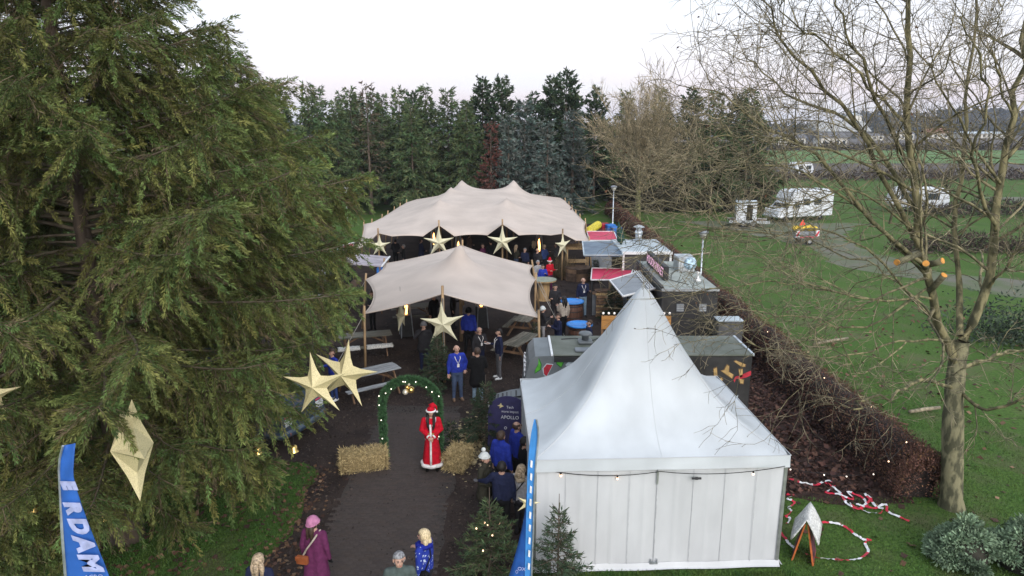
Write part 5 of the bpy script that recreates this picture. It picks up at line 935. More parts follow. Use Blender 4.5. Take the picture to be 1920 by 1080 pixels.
m_bar = mat('barrel_wood', (.105, .048, .030), .65, var=.3, scale=5, stretch=(4, 4, .5)); m_bluel = mat('blue_lid', (.035, .22, .62), .4, var=.15, scale=5)
c = G(1072, 606); barrel('tall brown barrel with blue lid beside the man in jeans', (c.x, c.y, 0), .98, .50, m_bar, m_bluel); c = G(1088, 650); barrel('low barrel with blue lid near the food truck roof', (c.x - .05, c.y, 0), .90, .46, m_bar, m_bluel, 1.15)
c = G(1020, 562); t = thing('spool_table', 'cable drum standing table with pale green top by the front tent corner', 'table', (c.x, c.y, 0)); mb = MB(); mb.lathe([(.42, 0), (.42, .05), (.3, .05), (.3, 1.0), (.62, 1.0), (.62, 1.06), (0, 1.06)], 24); mb.build('drum', m_pine, t); mb = MB(); mb.lathe([(.63, 1.063), (.63, 1.075), (0, 1.08)], 24); mb.build('top', mat('pale_green_top', (.24, .26, .20), .6), t)
# ---- bins, duct
for k, (px, py, m_, lab) in enumerate(((1133, 448, mat('red_bin', (.33, .015, .03), .45), 'red wheelie bin left of the blue bins by the hedge'), (1143, 450, m_blue, 'blue wheelie bin next to the red bin'), (1153, 455, m_blue, 'blue wheelie bin nearest the lamp post, right of the other bins'))):
    c = G(px, py); t = thing('wheelie_bin', lab, 'bin', (c.x, c.y + (-.2 if k == 2 else 0), 0), R(10), 'wheelie bins by the hedge'); mb = MB(); mb.add([(-.24, -.3, .1), (.24, -.3, .1), (.24, .3, .1), (-.24, .3, .1), (-.34, -.42, 1.15), (.34, -.42, 1.15), (.34, .42, 1.15), (-.34, .42, 1.15)], [(3, 2, 1, 0), (4, 5, 6, 7), (0, 1, 5, 4), (1, 2, 6, 5), (2, 3, 7, 6), (3, 0, 4, 7)]); mb.build('body', m_, t); mb = MB(); mb.bx(-.36, .36, -.46, .44, 1.153, 1.24, bev=.05); mb.build('lid', m_, t)
    for s in (-.28, .28): mb = MB(); mb.lathe([(.10, -.03), (.10, .03)], 12, M=Matrix.Translation((s, .3, .10)) @ Matrix.Rotation(math.pi / 2, 4, 'Y')); mb.build('wheel', m_rub, t)
m_yel = mat('yellow_duct', (.55, .46, .04), .6, var=.2); a, b = AT(1103, 434, 45), AT(1122, 421, 48); t = thing('air_duct', 'yellow flexible duct with black rings beside the large tent', 'duct', a); d = b - a
for k in range(9): mb = MB(); p = d * (k / 9); p2 = d * ((k + .8) / 9); mb.tube([p, p.lerp(p2, .5), p2], [.26, .29, .26], 12); mb.build('segment', m_yel, t, True); mb = MB(); mb.tube([p2, d * ((k + 1) / 9)], [.25, .25], 12); mb.build('ring', m_black, t)
mb = MB(); mb.bar((0, 0, -.26), (0, 0, -a.z), .05, .05); mb.bar(d + Vector((0, 0, -.26)), (d.x, d.y, -a.z), .05, .05); mb.build('stand', m_dark, t)
# ---- metal cupboard, striped lounger, orange gas bottle
c = AT(1366, 600, 24.0); t = thing('metal_cupboard', 'grey metal cupboard beside the dark container stall', 'cupboard', (c.x, 24.0, 0)); mb = MB(); mb.bx(-.45, .45, -.3, .3, .08, 1.75, bev=.015); mb.build('body', mat('dull_grey_steel', (.10, .10, .10), .5, var=.2), t); mb = MB(); mb.bx(-.47, .47, -.32, .32, 1.753, 1.80, bev=.015); mb.build('top', m_lgrey, t); mb = MB(); mb.bx(-.42, .42, -.315, -.303, .7, 1.65); mb.build('door', MATS['dull_grey_steel'], t)
for x in (-.4, .4): mb = MB(); mb.box((x, -.55, .5), (.04, .04, 1.0)); mb.build('rail_post', m_steel, t)
mb = MB(); mb.box((0, -.55, 1.0), (.84, .04, .04)); mb.build('rail', m_steel, t)
t = thing('lounger', 'purple striped deck lounger behind the food truck', 'lounger', (6.1, 22.6, 0), R(-8)); st = [mat('stripe_purple', (.12, .08, .16), .8), mat('stripe_white', (.55, .53, .56), .8)]
for k in range(12): mb = MB(); mb.box((-.85 + k * .15, 0, .42), (.14, .62, .03)); mb.build('stripe', st[k % 2], t)
for x in (-.8, .8):
    for y_ in (-.28, .28): mb = MB(); mb.box((x, y_, .2), (.05, .05, .4)); mb.build('leg', m_timber, t)
c = AT(1342, 608, 22.4); mb = MB(); mb.lathe([(.0, 0), (.15, .0), (.16, .06), (.16, .42), (.10, .52), (.05, .55), (.05, .62), (.09, .63), (.09, .70), (0, .70)], 16); o = mb.build('gas_bottle', mat('orange_red_bottle', (.60, .10, .02), .4, var=.3, scale=9, col2=(.60, .32, .03))); o.location = (c.x, 22.4, 0); tag(o, 'small orange gas bottle by the metal cupboard', 'gas bottle')
# ---- sign board beside the truck nose
m_navy = mat('navy_board', (.025, .022, .085), .5, var=.1); c = Vector((-.12, 17.05, 0)); t = thing('sign_board', 'navy round topped information board with white writing by the truck nose', 'sign', c, R(-8)); poly = [(-.55, .1), (.55, .1), (.55, 1.1)] + [(.55 * math.cos(a), 1.1 + .45 * math.sin(a)) for a in np.linspace(.15, math.pi - .15, 12)] + [(-.55, 1.1)]
mb = MB(); mb.prism(poly, (0, .03, 0), (1, 0, 0), (0, .12, 1), .04); mb.build('panel', m_navy, t)
def onb(z): return (0, -.012 - .0 + .12 * z - .0, z)
for txt, z, s in (('Tech', 1.24, .10), ('more impact', 1.12, .09), ('APOLLO', .96, .13), ('o   >', .68, .16)): text('lettering', txt, s, m_wpaint, t, frame((0.05, -.018 + .12 * z, z), (1, 0, 0), (0, .12, 1)), .003)
mb = MB(); pts = [(-.30, 1.28), (-.24, 1.30), (-.2, 1.36), (-.18, 1.30), (-.12, 1.27), (-.19, 1.24), (-.24, 1.2), (-.23, 1.26)]; mb.prism(pts, (0, -.012, 0), (1, 0, 0), (0, .12, 1), .004); mb.build('emblem', mat('gold_print', (.6, .5, .25), .5), t)
for x in (-.4, .4): mb = MB(); mb.bar((x, .55, 0), (x, .10, .9), .04, .04); mb.build('prop', m_dark, t)
# ================================================================ lamp posts, flags, tape, A-frame
def lamp(label, p, h):
    t = thing('street_lamp', label, 'street lamp', (p.x, p.y, 0), 0, 'park lamp posts'); mb = MB(); mb.tube([(0, 0, 0), (0, 0, 1.0), (0, 0, 1.02), (0, 0, h - .45)], [.06, .06, .045, .04], 10); mb.build('post', m_steel, t, True); mb = MB(); mb.lathe([(.05, h - .46), (.10, h - .42), (.22, h - .16), (.22, h - .13)], 18); mb.build('lamp_glass', mat('lamp_glass', (.50, .50, .46), .2, spec=.6), t, True); mb = MB(); mb.lathe([(.27, h - .14), (.25, h - .05), (.10, h), (0, h + .01)], 18); mb.build('lamp_cap', m_hatchg, t, True)
lamp('lamp post on the lawn side of the hedge behind the roof box', G(1311, 560), 3.55); lamp('lamp post beside the blue bins at the large tent', G(1148, 440), 4.0); p = AT(648, 352, 60); lamp('lamp post on the left in front of the dark wood', Vector((p.x, 60, 0)), p.z + .05)
m_flag = mat('blue_flag', (.028, .13, .48), .6, var=.12, scale=3, bump=.2, bscale=6, trans=.15); m_flagl = mat('light_blue_flag', (.06, .27, .66), .6, var=.1, scale=3, trans=.15); m_lilac = mat('flag_lettering', (.36, .40, .64), .6)
YF = 8.0; o_ = AT(160, 1080, YF); o_.z = 0; t = thing('feather_flag', 'blue feather flag with pale lettering at the lower left in front of the spruce', 'flag', o_)
Lp_ = [(118, 836), (111, 870), (113, 930), (117, 1000), (123, 1080), (131, 1180), (140, 1300)]; Rp_ = [(141, 831), (138, 868), (139, 900), (158, 960), (180, 1018), (205, 1082), (236, 1180), (262, 1300)]
def seg(lst, k, n=16):
    a_ = curve([(x, y) for x, y in lst], n); return a_[k]
A = np.array([[AT(*(seg(Lp_, k) * (1 - u) + seg(Rp_, k) * u), YF + .05 * math.sin(u * 3.1 + k * .5) - .03) - o_ for u in np.linspace(0, 1, 7)] for k in range(16)]); mb = MB(); mb.grid(A); fl = mb.build('cloth', m_flag, t, True); md = fl.modifiers.new('thickness', 'SOLIDIFY'); md.thickness = .004
mb = MB(); lp = [A[k][0] for k in range(15, -1, -1)]; mb.tube([(lp[0][0] - .02, lp[0][1], 0)] + [tuple(p) for p in lp], [.02] * 10 + [.015] * 7, 6); mb.build('pole', m_steel, t)
for ch, px, py, sz in (('E', 127, 908, .22), ('R', 135, 950, .26), ('D', 146, 984, .30), ('A', 156, 1018, .32), ('M', 167, 1053, .34)):
    c = AT(px, py, YF - .10) - o_; text('lettering', ch, sz, m_lilac, t, frame(c, (.22, 0, -1), (1, 0, .22)), .002, .25, .02)
c = AT(176, 1082, YF - .07) - o_; text('lettering', 'ACRO', .09, m_lilac, t, frame(c, (1, 0, .05), (0, 0, 1)), .002)
YF = 10.0; o_ = AT(992, 1080, YF); o_.z = 0; t = thing('feather_flag', 'narrow light blue feather flag standing at the left corner of the white tent', 'flag', o_)
Lq = [(1002, 786), (995, 820), (990, 870), (988, 930), (986, 1000), (984, 1080), (982, 1200)]; Rq = [(1004, 786), (1008, 812), (1004, 860), (1000, 920), (998, 1000), (995, 1080), (993, 1200)]
A = np.array([[AT(*(seg(Lq, k) * (1 - u) + seg(Rq, k) * u), YF + .10 * u) - o_ for u in np.linspace(0, 1, 4)] for k in range(16)]); mb = MB(); mb.grid(A); fl = mb.build('cloth', m_flagl, t, True); md = fl.modifiers.new('thickness', 'SOLIDIFY'); md.thickness = .004
Lq2 = [(987, 925), (984, 960), (976, 1000), (966, 1040), (953, 1085), (920, 1200)]; Rq2 = [(988, 925), (987, 960), (986, 1000), (985, 1040), (984, 1085), (982, 1200)]
A2 = np.array([[AT(*(seg(Lq2, k) * (1 - u) + seg(Rq2, k) * u), YF + .16 - .14 * u) - o_ for u in np.linspace(0, 1, 4)] for k in range(16)]); mb = MB(); mb.grid(A2); fl = mb.build('cloth_fold', m_flag, t, True); md = fl.modifiers.new('thickness', 'SOLIDIFY'); md.thickness = .004
mb = MB(); mb.tube([(A[-1][3][0] + .02, A[-1][3][1], 0)] + [tuple(A[k][3] + np.array([.015, 0, 0])) for k in range(15, -1, -1)], .014, 6); mb.build('pole', m_steel, t)
for k in range(9): a_ = AT(996.5 - k * .6, 870 + k * 24, YF - .02) - o_; mb = MB(); mb.prism([(-.018, -.05), (.012, -.07), (.02, .05), (-.012, .07)], a_, (1, 0, 0), (0, 0, 1), .003); mb.build('lettering', m_wpaint, t)
c = AT(978, 1067, YF - .01) - o_; text('lettering', 'OX', .09, m_lilac, t, frame(c, (1, 0, -.1), (.1, 0, 1)), .002); c = AT(969, 1072, YF - .01) - o_; mb = MB(); mb.tube([(c[0] + .02 * math.cos(a_), c[1], c[2] + .03 * math.sin(a_)) for a_ in np.linspace(0, 6.28, 11)], .004, 4); mb.build('emblem', m_lilac, t)
m_tr = mat('tape_red', (.55, .02, .05), .5, var=.1); m_tw = mat('tape_white', (.70, .70, .72), .5, var=.1)
def tape(label, pts, wob=.05, w=.055, loops=1.0):
    P = curve([tuple(G(x, y))[:2] for x, y in pts], len(pts) * 6); n = len(P); mb = MB(); d = np.gradient(P, axis=0); d /= np.linalg.norm(d, axis=1)[:, None] + 1e-9; s_ = 0; o = Vector((*P[0], 0)); ang = 0
    for i in range(n - 1):
        s_ += np.linalg.norm(P[i + 1] - P[i]); ang0 = ang; ang = ang * .85 + random.uniform(-.55, .55); mi = int(s_ / .30) % 2
        def pr(k, a): q_ = np.array([-d[k][1], d[k][0]]); c = math.cos(a) * w / 2; h = abs(math.sin(a)) * w / 2; j = wob * .25 * math.sin(k * .9); return (P[k][0] - o.x + q_[0] * (c + j), P[k][1] - o.y + q_[1] * (c + j), .03 + h + .01 * (k % 3)), (P[k][0] - o.x - q_[0] * (c - j), P[k][1] - o.y - q_[1] * (c - j), .028 + .008 * (k % 2))
        a1, b1 = pr(i, ang0); a2, b2 = pr(i + 1, ang); mb.add([a1, b1, b2, a2], [(0, 1, 2, 3)], mi)
    ob = mb.build('barrier_tape', [m_tr, m_tw]); ob.location = o; return tag(ob, label, 'barrier tape', 'red and white barrier tape on the lawn')
tape('long tangled strip of red and white tape trailing from the white tent to the tree', [(1479, 900), (1505, 908), (1530, 912), (1552, 903), (1565, 915), (1548, 925), (1575, 930), (1600, 940), (1590, 925), (1615, 935), (1628, 955), (1605, 948), (1640, 955), (1660, 948), (1665, 962), (1705, 980)], .06)
tape('second strip of red and white tape lying in the tangle', [(1545, 906), (1570, 922), (1590, 948), (1612, 956), (1632, 938), (1622, 928), (1640, 950), (1655, 958), (1648, 965), (1625, 962), (1600, 950), (1585, 940)], .05)
tape('open loop of red and white tape right of the A-frame sign', [(1532, 983), (1552, 982), (1580, 988), (1603, 1005), (1618, 1014), (1632, 1016), (1622, 1020), (1627, 1038), (1610, 1050), (1585, 1053), (1560, 1051), (1530, 1049), (1508, 1040)], .02)
tape('crumpled red and white tape at the right corner of the white tent', [(1474, 930), (1488, 931), (1476, 938), (1490, 944), (1478, 955), (1484, 962), (1474, 970), (1482, 976), (1473, 985)], .05)
tape('short piece of red and white tape by the hedge', [(1664, 906), (1670, 899), (1684, 902), (1700, 904), (1716, 902), (1730, 898)], .02)
tape('strip of red and white tape running from the tent foot to the A-frame sign', [(1462, 1000), (1472, 1012), (1482, 1025), (1496, 1034)], .02)
c = G(1507, 1043); t = thing('a_frame_sign', 'folding A-frame sign with orange edges, white cloth over its top', 'sign', (c.x, c.y, 0), R(62)); m_or = mat('orange_board', (.52, .14, .04), .6, var=.15); m_pur = mat('dark_print', (.10, .03, .05), .5, var=.5, scale=6)
for s in (-1, 1):
    mb = MB(); M = Matrix.Translation((0, s * .11, .45)) @ Matrix.Rotation(s * R(11), 4, 'X'); mb.box((0, 0, 0), (.56, .03, .90), M=M); pn = mb.build('board', m_or, t); mb = MB(); mb.box((0, s * .018, 0), (.48, .008, .80), M=M); mb.build('print', m_pur, pn)
A = np.array([[(x, y, 1.0 - abs(y) * 1.9 + .03 * math.sin(x * 9 + y * 11)) for y in (-.24, -.18, -.12, -.06, 0, .06, .12, .18, .24)] for x in np.linspace(-.40, .40, 10)]); mb = MB(); mb.grid(A); o = mb.build('white_cloth', m_fur, None, True); o.location = (c.x, c.y, .02); o.rotation_euler = (0, 0, R(62)); md = o.modifiers.new('thickness', 'SOLIDIFY'); md.thickness = .03; md.offset = 1; tag(o, 'white cloth draped over the A-frame sign', 'cloth')
# ---- lights along the hedge
hp = [(1473, 884), (1545, 893), (1587, 896), (1641, 893)]; string_light('string_light', 'string of little bulbs low in front of the hedge by the tent corner', [AT(x, y, 15.4) + Vector((0, 0, .08)) for x, y in ((1473, 880), (1545, 893), (1587, 896), (1645, 890))], .04, (.03, .33, .66, .97), m_bulbw, .03, .005, .016)
string_light('string_light', 'string of bulbs lying over the hedge near the large bare tree', [G(x, y, 1.45) + Vector((-.3, 0, 0)) for x, y in ((1724, 826), (1692, 862), (1655, 760), (1565, 706), (1533, 658), (1455, 620), (1395, 572))], .05, (0, .17, .33, .5, .67, .83, 1), m_bulb, .03, .004, .016)
# ---- gold bells in the spruce
for (px, py, Y, lab) in ((64, 956, 10.6, 'gold bell low in the spruce, furthest left'), (196, 972, 10.8, 'gold bell right of the blue flag'), (484, 848, 12.6, 'gold bell at the right foot of the spruce, left of two'), (551, 845, 12.8, 'gold bell at the right foot of the spruce, right of two')):
    c = AT(px, py, Y); t = thing('hanging_bell', lab, 'lamp', c, 0, 'gold bells in the spruce'); mb = MB(); mb.lathe([(.02, .12), (.06, .11), (.075, .05), (.09, 0), (.10, -.015)], 14, cap=False); mb.build('bell', m_ball, t, True); mb = MB(); mb.ell((0, 0, .0), (.05, .05, .035), 10, 6); mb.build('bulb', mat('gold_glow', (1, .8, .4), .3, emit=(1, .78, .32), estr=.4), t, True); mb = MB(); mb.tube([(0, 0, .12), (.02, 0, .6)], .005, 4); mb.build('cord', m_black, t)
# ================================================================ small conifers
def xtree(label, loc, h, rad, green, rng, lights=0, nb=60, name='christmas_tree', spr=(.10, .0095), pm=44, z0=.12, prof=.85, lead=.35):
    t = thing(name, label, 'tree', loc, random.uniform(0, 6), 'small christmas trees'); g = spruce_geo(h, rad, z0, nb, rng, prof=prof, green=green, dead=.02, spr=spr, per_m=pm, hang=.12, rise=.18, top_up=.4, second=.34, minlen=.10, dens=1.7)
    mb = MB(); mb.tube([(0, 0, 0), (0, 0, h * .6), (0, 0, h + lead * .6)], [.03, .018, .006], 6); mb.build('trunk', m_bark, t); g[0].build('crown', m_needle, t); g[1].build('limbs', m_wood, t)
    mb = MB(); n_ = 5
    for k in range(n_): a_ = 2 * math.pi * k / n_; mb.tube([(0, 0, h * .97), (.16 * math.cos(a_) * lead * 2, .16 * math.sin(a_) * lead * 2, h * .97 + .12)], [.010, .008], 5)
    mb.build('leader_shoots', m_garlo, t)
    for k in range(lights):
        a_ = -math.pi / 2 + rng.normal() * .9 - t.rotation_euler.z; z = h * (.15 + .7 * rng.random()); r_ = rad * (1 - z / h) ** prof * .92; mb = MB(); mb.ell((r_ * math.cos(a_), r_ * math.sin(a_), z), (.015, .015, .02), 8, 6); mb.build('light', m_bulb, t, True)
    return t
m_garlo = mat('needle_shoot', (.06, .085, .035), .8); rg = np.random.default_rng(55); DG = (.026, .052, .024)
c = G(822, 728); xtree('dark christmas tree under the pale star, behind the garland arch', c, 1.8, .95, (.058, .100, .052), rg, nb=75)
xtree('dark christmas tree between the small bale and the truck nose', (-.72, 17.5, 0), 1.75, .9, (.050, .086, .046), rg, lead=.5, nb=75)
xtree('christmas tree with warm lights in front of the tent, left of the flag', (-.42, 11.45, 0), 1.75, .95, (.075, .118, .052), rg, 9, 80, lead=.6)
xtree('christmas tree standing right against the white tent front', (.86, 11.22, 0), 1.75, .72, (.068, .115, .062), rg, 0, 65, lead=.6)
c = G(1150, 606); xtree('christmas tree leaning on the pallet bar', c, 1.75, .8, (.032, .062, .032), rg)
c = G(1116, 528); xtree('christmas tree behind the eight sided planter', c, 1.2, .55, (.026, .055, .026), rg)
c = G(846, 850); xtree('tiny christmas tree behind the woman in red', c, .85, .38, (.022, .050, .022), rg, nb=30)
c = G(1003, 655); xtree('little christmas tree at the right corner of the front tent', c, 1.0, .4, (.030, .062, .030), rg, nb=30)
# blue green fir heaps in the lower right corner
for (px, py, h, rad, lab) in ((1806, 1056, .95, .68, 'blue green bushy fir at the foot of the large bare tree'), (1910, 1062, 1.0, .74, 'blue green bushy fir cut off by the lower right corner')):
    t = thing('fir_bush', lab, 'bush', G(px, py), 0, 'blue green firs at the lower right'); A = Acc()
    for q in range(34):
        th = rg.uniform(0, 6.28); f = rg.random() ** .6; c0 = np.array([math.cos(th) * rad * f * .85, math.sin(th) * rad * f * .85, h * (.12 + .72 * (1 - f ** 1.6) * rg.uniform(.7, 1.1))]); rl = rg.uniform(.14, .24); n = 230; o = unit(rg.normal(size=(n, 3)) + np.array([math.cos(th) * f, math.sin(th) * f, .7])); P = c0 + o * rl * rg.uniform(.35, 1.0, (n, 1)); P[:, 2] = np.maximum(P[:, 2], .03)
        V, Fq, k = sprigs(P, o + rg.normal(size=(n, 3)) * .35, rg.uniform(.05, .10, n), np.full(n, .020), rg); A.add(V, Fq, np.repeat(np.array([.31, .43, .27]) * rg.uniform(.6, 1.2) * rg.uniform(.6, 1.25, (n, 1)), k, 0))
    A.build('foliage', m_needle, t)
    mb = MB(); mb.lathe([(.05, 0), (rad * .55, .05), (rad * .62, h * .3), (rad * .45, h * .6), (.05, h * .8)], 14); mb.build('inner_twigs', mat('dark_twigs', (.03, .028, .02), .9), t, True)
c = G(1900, 640); o = brush('shrub', 2600, lambda n: np.stack([c.x + rg.normal(0, 1.3, n), c.y + rg.normal(0, 1.0, n), np.abs(rg.normal(0, .75, n))], 1), rg, (.055, .080, .050), (.20, .035), kind=None, label='dark evergreen shrub behind the trunk of the large bare tree', cat='shrub')
# ================================================================ people
SKIN = mat('skin', (.46, .28, .21), .6, var=.08, scale=20, spec=.3); SKIN2 = mat('skin_ruddy', (.50, .27, .21), .6, var=.08, scale=20, spec=.3)
EYE = mat('eye_dark', (.03, .02, .018), .3); LIP = mat('lips', (.36, .12, .11), .5)
HAIR = dict(black=mat('hair_black', (.014, .011, .010), .6, var=.3, scale=30), brown=mat('hair_brown', (.055, .033, .022), .6, var=.3, scale=30), grey=mat('hair_grey', (.24, .24, .25), .6, var=.35, scale=30), blond=mat('hair_blond', (.58, .46, .28), .6, var=.35, scale=30, stretch=(3, 3, .5)), fair=mat('hair_fair', (.40, .30, .20), .6, var=.35, scale=30))
C = dict(blue=cloth('bright_blue', (.022, .040, .30)), navy=cloth('navy', (.016, .020, .050)), black=cloth('black', (.010, .010, .011)), dark=cloth('charcoal', (.024, .023, .026)), jean=cloth('denim', (.060, .085, .150)), ljean=cloth('light_denim', (.20, .28, .36)), grey=cloth('grey', (.115, .112, .120)), beige=cloth('beige', (.36, .31, .26)), maroon=cloth('maroon', (.105, .022, .070)), red=cloth('santa_red', (.46, .008, .022)), white=cloth('white', (.72, .70, .70)), pink=cloth('pink', (.42, .17, .29)), olive=cloth('olive', (.035, .033, .024)), lgrey=cloth('silver_grey', (.30, .29, .30)), green=cloth('grey_green', (.070, .090, .085)), royal=cloth('patterned_blue', (.010, .022, .22)), tan=cloth('tan', (.34, .27, .19)), cream=cloth('cream_knit', (.56, .58, .57)), brown=cloth('brown', (.10, .06, .04)), mid=cloth('mid_blue', (.035, .06, .18)))
SH = dict(dark=cloth('dark_shoe', (.02, .018, .017)), white=cloth('white_shoe', (.70, .70, .70)), brown=cloth('brown_shoe', (.20, .13, .09)), black=cloth('black_boot', (.01, .01, .01)))
def capsule(mb, p0, p1, r0, r1, n=10):
    p0, p1 = Vector(p0), Vector(p1)
    if (p1 - p0).length > 1e-4: mb.cyl(p0, p1, r0, r1, n)
    mb.ell(p0, r0, n, 6); mb.ell(p1, r1, n, 6)
def body_mesh(caps, vox, smooth_it=2):
    mb = MB()
    for c in caps: capsule(mb, *c[:4])
    me = bpy.data.meshes.new('b'); me.from_pydata(mb.v, [], mb.f); o = bpy.data.objects.new('b', me); COL.objects.link(o)
    m = o.modifiers.new('r', 'REMESH'); m.mode = 'VOXEL'; m.voxel_size = vox; s = o.modifiers.new('s', 'SMOOTH'); s.factor = .6; s.iterations = smooth_it
    dg = bpy.context.evaluated_depsgraph_get(); ev = o.evaluated_get(dg); m2 = ev.to_mesh(); nv, nf = len(m2.vertices), len(m2.polygons)
    V = np.zeros(nv * 3, np.float32); m2.vertices.foreach_get('co', V); V = V.reshape(-1, 3); ls = np.zeros(nf, np.int32); m2.polygons.foreach_get('loop_start', ls); lt = np.zeros(nf, np.int32); m2.polygons.foreach_get('loop_total', lt); lv = np.zeros(len(m2.loops), np.int32); m2.loops.foreach_get('vertex_index', lv)
    Fs = [tuple(lv[a:a + b]) for a, b in zip(ls, lt)]; ev.to_mesh_clear(); bpy.data.objects.remove(o); bpy.data.meshes.remove(me)
    cen = np.array([V[list(f)].mean(0) for f in Fs]); best = np.full(nf, 1e9); mi = np.zeros(nf, int)
    for c in caps:
        a, b = np.array(c[0], float), np.array(c[1], float); d = b - a; L2 = max(d @ d, 1e-9); t = np.clip(((cen - a) @ d) / L2, 0, 1); q = a + t[:, None] * d; ds = np.linalg.norm(cen - q, axis=1) - (c[2] + (c[3] - c[2]) * t) + (c[5] if len(c) > 5 else 0); k = ds < best; best[k] = ds[k]; mi[k] = c[4]
    return V, Fs, mi
def hand(mb, w, d, side, mi, curl=.5):
    d = Vector(d).normalized(); s = d.cross(Vector((0, 0, 1)) if abs(d.z) < .9 else Vector((0, 1, 0))).normalized() * side; n = d.cross(s).normalized(); w = Vector(w)
    M = Matrix(((s.x, n.x, d.x, 0), (s.y, n.y, d.y, 0), (s.z, n.z, d.z, 0), (0, 0, 0, 1))); M = Matrix.Translation(w + d * .05) @ M
    mb.ell((0, 0, 0), (.042, .018, .055), 8, 6, mi, M)
    for k, l in enumerate((.068, .078, .074, .058)):
        x = -.030 + k * .020; c = .55 * curl; p = [(x, 0, .035), (x, -.008 * curl, .035 + l * .4), (x, -.012 - l * .5 * c, .035 + l * .75), (x, -.02 - l * .9 * c, .035 + l * (1 - .35 * curl))]; mb.tube([M @ Vector(q) for q in p], [.010, .0095, .009, .006], 5, mi)
    p = [(-.036, 0, -.02), (-.062, -.008, .015), (-.066, -.02, .05)]; mb.tube([M @ Vector(q) for q in p], [.012, .0105, .007], 5, mi)
def arm(side, pose):
    sh = Vector((side * .185, 0, 1.43))
    if pose == 'down': e_ = sh + Vector((side * .07, .03, -.28)); w = e_ + Vector((side * .015, -.06, -.25))
    elif pose == 'pocket': e_ = sh + Vector((side * .12, .08, -.26)); w = e_ + Vector((-side * .07, -.16, -.18))
    elif pose == 'front': e_ = sh + Vector((side * .08, -.02, -.27)); w = Vector((side * .05, -.25, 1.04))
    elif pose == 'phone': e_ = sh + Vector((side * .04, -.10, -.26)); w = Vector((side * .07, -.32, 1.27))
    elif pose == 'face': e_ = sh + Vector((side * .12, -.20, -.14)); w = Vector((side * .07, -.19, 1.52))
    elif pose == 'hold': e_ = sh + Vector((side * .05, .0, -.28)); w = e_ + Vector((-side * .03, -.25, .05))
    elif pose == 'behind': e_ = sh + Vector((side * .10, .12, -.25)); w = e_ + Vector((-side * .12, .06, -.2))
    else: e_ = Vector(pose[0]); w = Vector(pose[1])
    return sh, e_, w
def person(label, loc, face=0, h=1.76, top='dark', legs='jean', shoes='dark', hair='brown', style='short', arms=('down', 'down'), hat=None, coat=0.0, lanyard=False, head_yaw=0, vox=.027, gloves=None, stride=.0, seat=False, build=1.0, collar=None, skin=None, cat='person', group=None, lean=0.0, scarf=None):
    t = thing('person', label, cat, (loc[0], loc[1], loc[2] if len(loc) > 2 else 0), R(face), group); t.scale = (h / 1.755,) * 3; b = build; caps = []
    hz = .50 if seat else .93; dz = hz - .93
    def Z(p): return (p[0], p[1], p[2] + dz)
    for s in (-1, 1):
        if seat: kn = (s * .12, -.42, .50); an = (s * .13, -.40, .09)
        else: fy = stride * s; kn = (s * .10, fy * .4 - .02, .49); an = (s * .115, fy * .8, .09)
        caps += [((s * .085, 0, hz), kn, .098 * b, .068 * b, 1), (kn, an, .066, .052, 1), ((an[0], an[1] + .03, .055), (an[0] + s * .02, an[1] - .15, .04), .052, .042, 3)]
    ch = 1.30
    caps += [(Z((-.07, .0, .97)), Z((-.085, .0, 1.30)), .125 * b, .118 * b, 0), (Z((.07, .0, .97)), Z((.085, .0, 1.30)), .125 * b, .118 * b, 0), (Z((0, -.02 * b, 1.0)), Z((0, -.01, 1.32)), .128 * b, .13 * b, 0), (Z((-.13, 0, 1.42)), Z((.13, 0, 1.42)), .085 * b, .085 * b, 0), (Z((-.06, 0, .90)), Z((.06, 0, .90)), .125 * b, .125 * b, 1 if not coat else 0)]
    if coat:
        for s in (-1, 1): caps.append((Z((s * .08, 0, .95)), Z((s * .10, .01, .95 - coat)), .135 * b, .135 * b + .08 * coat, 0))
        caps.append((Z((0, -.02, .95)), Z((0, .0, .95 - coat)), .13 * b, .14 * b + .06 * coat, 0))
    caps += [(Z((0, .01, 1.44)), Z((0, 0, 1.56)), .062, .056, 2 if not collar else 0), (Z((0, -.005, 1.64)), Z((0, .02, 1.66)), .083, .088, 2), (Z((0, -.035, 1.58)), Z((0, -.045, 1.61)), .052, .066, 2)]
    if scarf or collar: caps.append((Z((0, .0, 1.47)), Z((0, .0, 1.50)), .098, .088, 0))
    hands = []
    for s, pose in zip((1, -1), arms):
        sh, e_, w = arm(s, pose); sh, e_, w = Vector(Z(sh)), Vector(Z(e_)), Vector(Z(w)); caps += [(sh, e_, .072 * b, .058 * b, 0), (e_, w, .056 * b, .040, 0)]; hands.append((w, (w - e_), s))
    V, Fs, mi = body_mesh(caps, vox)
    mb = MB(); mb.v = [tuple(map(float, p)) for p in V]; mb.f = [tuple(int(i) for i in f) for f in Fs]; mb.m = [int(i) for i in mi]
    for w, d, s in hands: hand(mb, w, d, s, 6 if gloves else 2)
    HM = Matrix.Translation((0, 0, 1.64 + dz)) @ Matrix.Rotation(R(head_yaw), 4, 'Z')
    for s in (-1, 1):
        mb.ell((s * .033, -.090, .012), (.012, .008, .009), 8, 6, 4, HM); mb.tube([HM @ Vector((s * .05, -.088, .032)), HM @ Vector((s * .018, -.096, .035))], .005, 4, 4); mb.ell((s * .092, .01, -.005), (.014, .022, .034), 8, 6, 2, HM)
    mb.tube([HM @ Vector((0, -.094, .02)), HM @ Vector((0, -.114, -.022)), HM @ Vector((0, -.100, -.03))], [.009, .016, .010], 6, 2); mb.tube([HM @ Vector((-.024, -.095, -.055)), HM @ Vector((0, -.103, -.056)), HM @ Vector((.024, -.095, -.055))], [.004, .0075, .004], 5, 5)
    mats = [C[top], C[legs], skin or SKIN, SH[shoes], EYE, LIP, C[gloves] if gloves else SKIN]; bo = mb.build('body', mats, t, True)
    hc = HM @ Matrix.Translation((0, .012, .018))
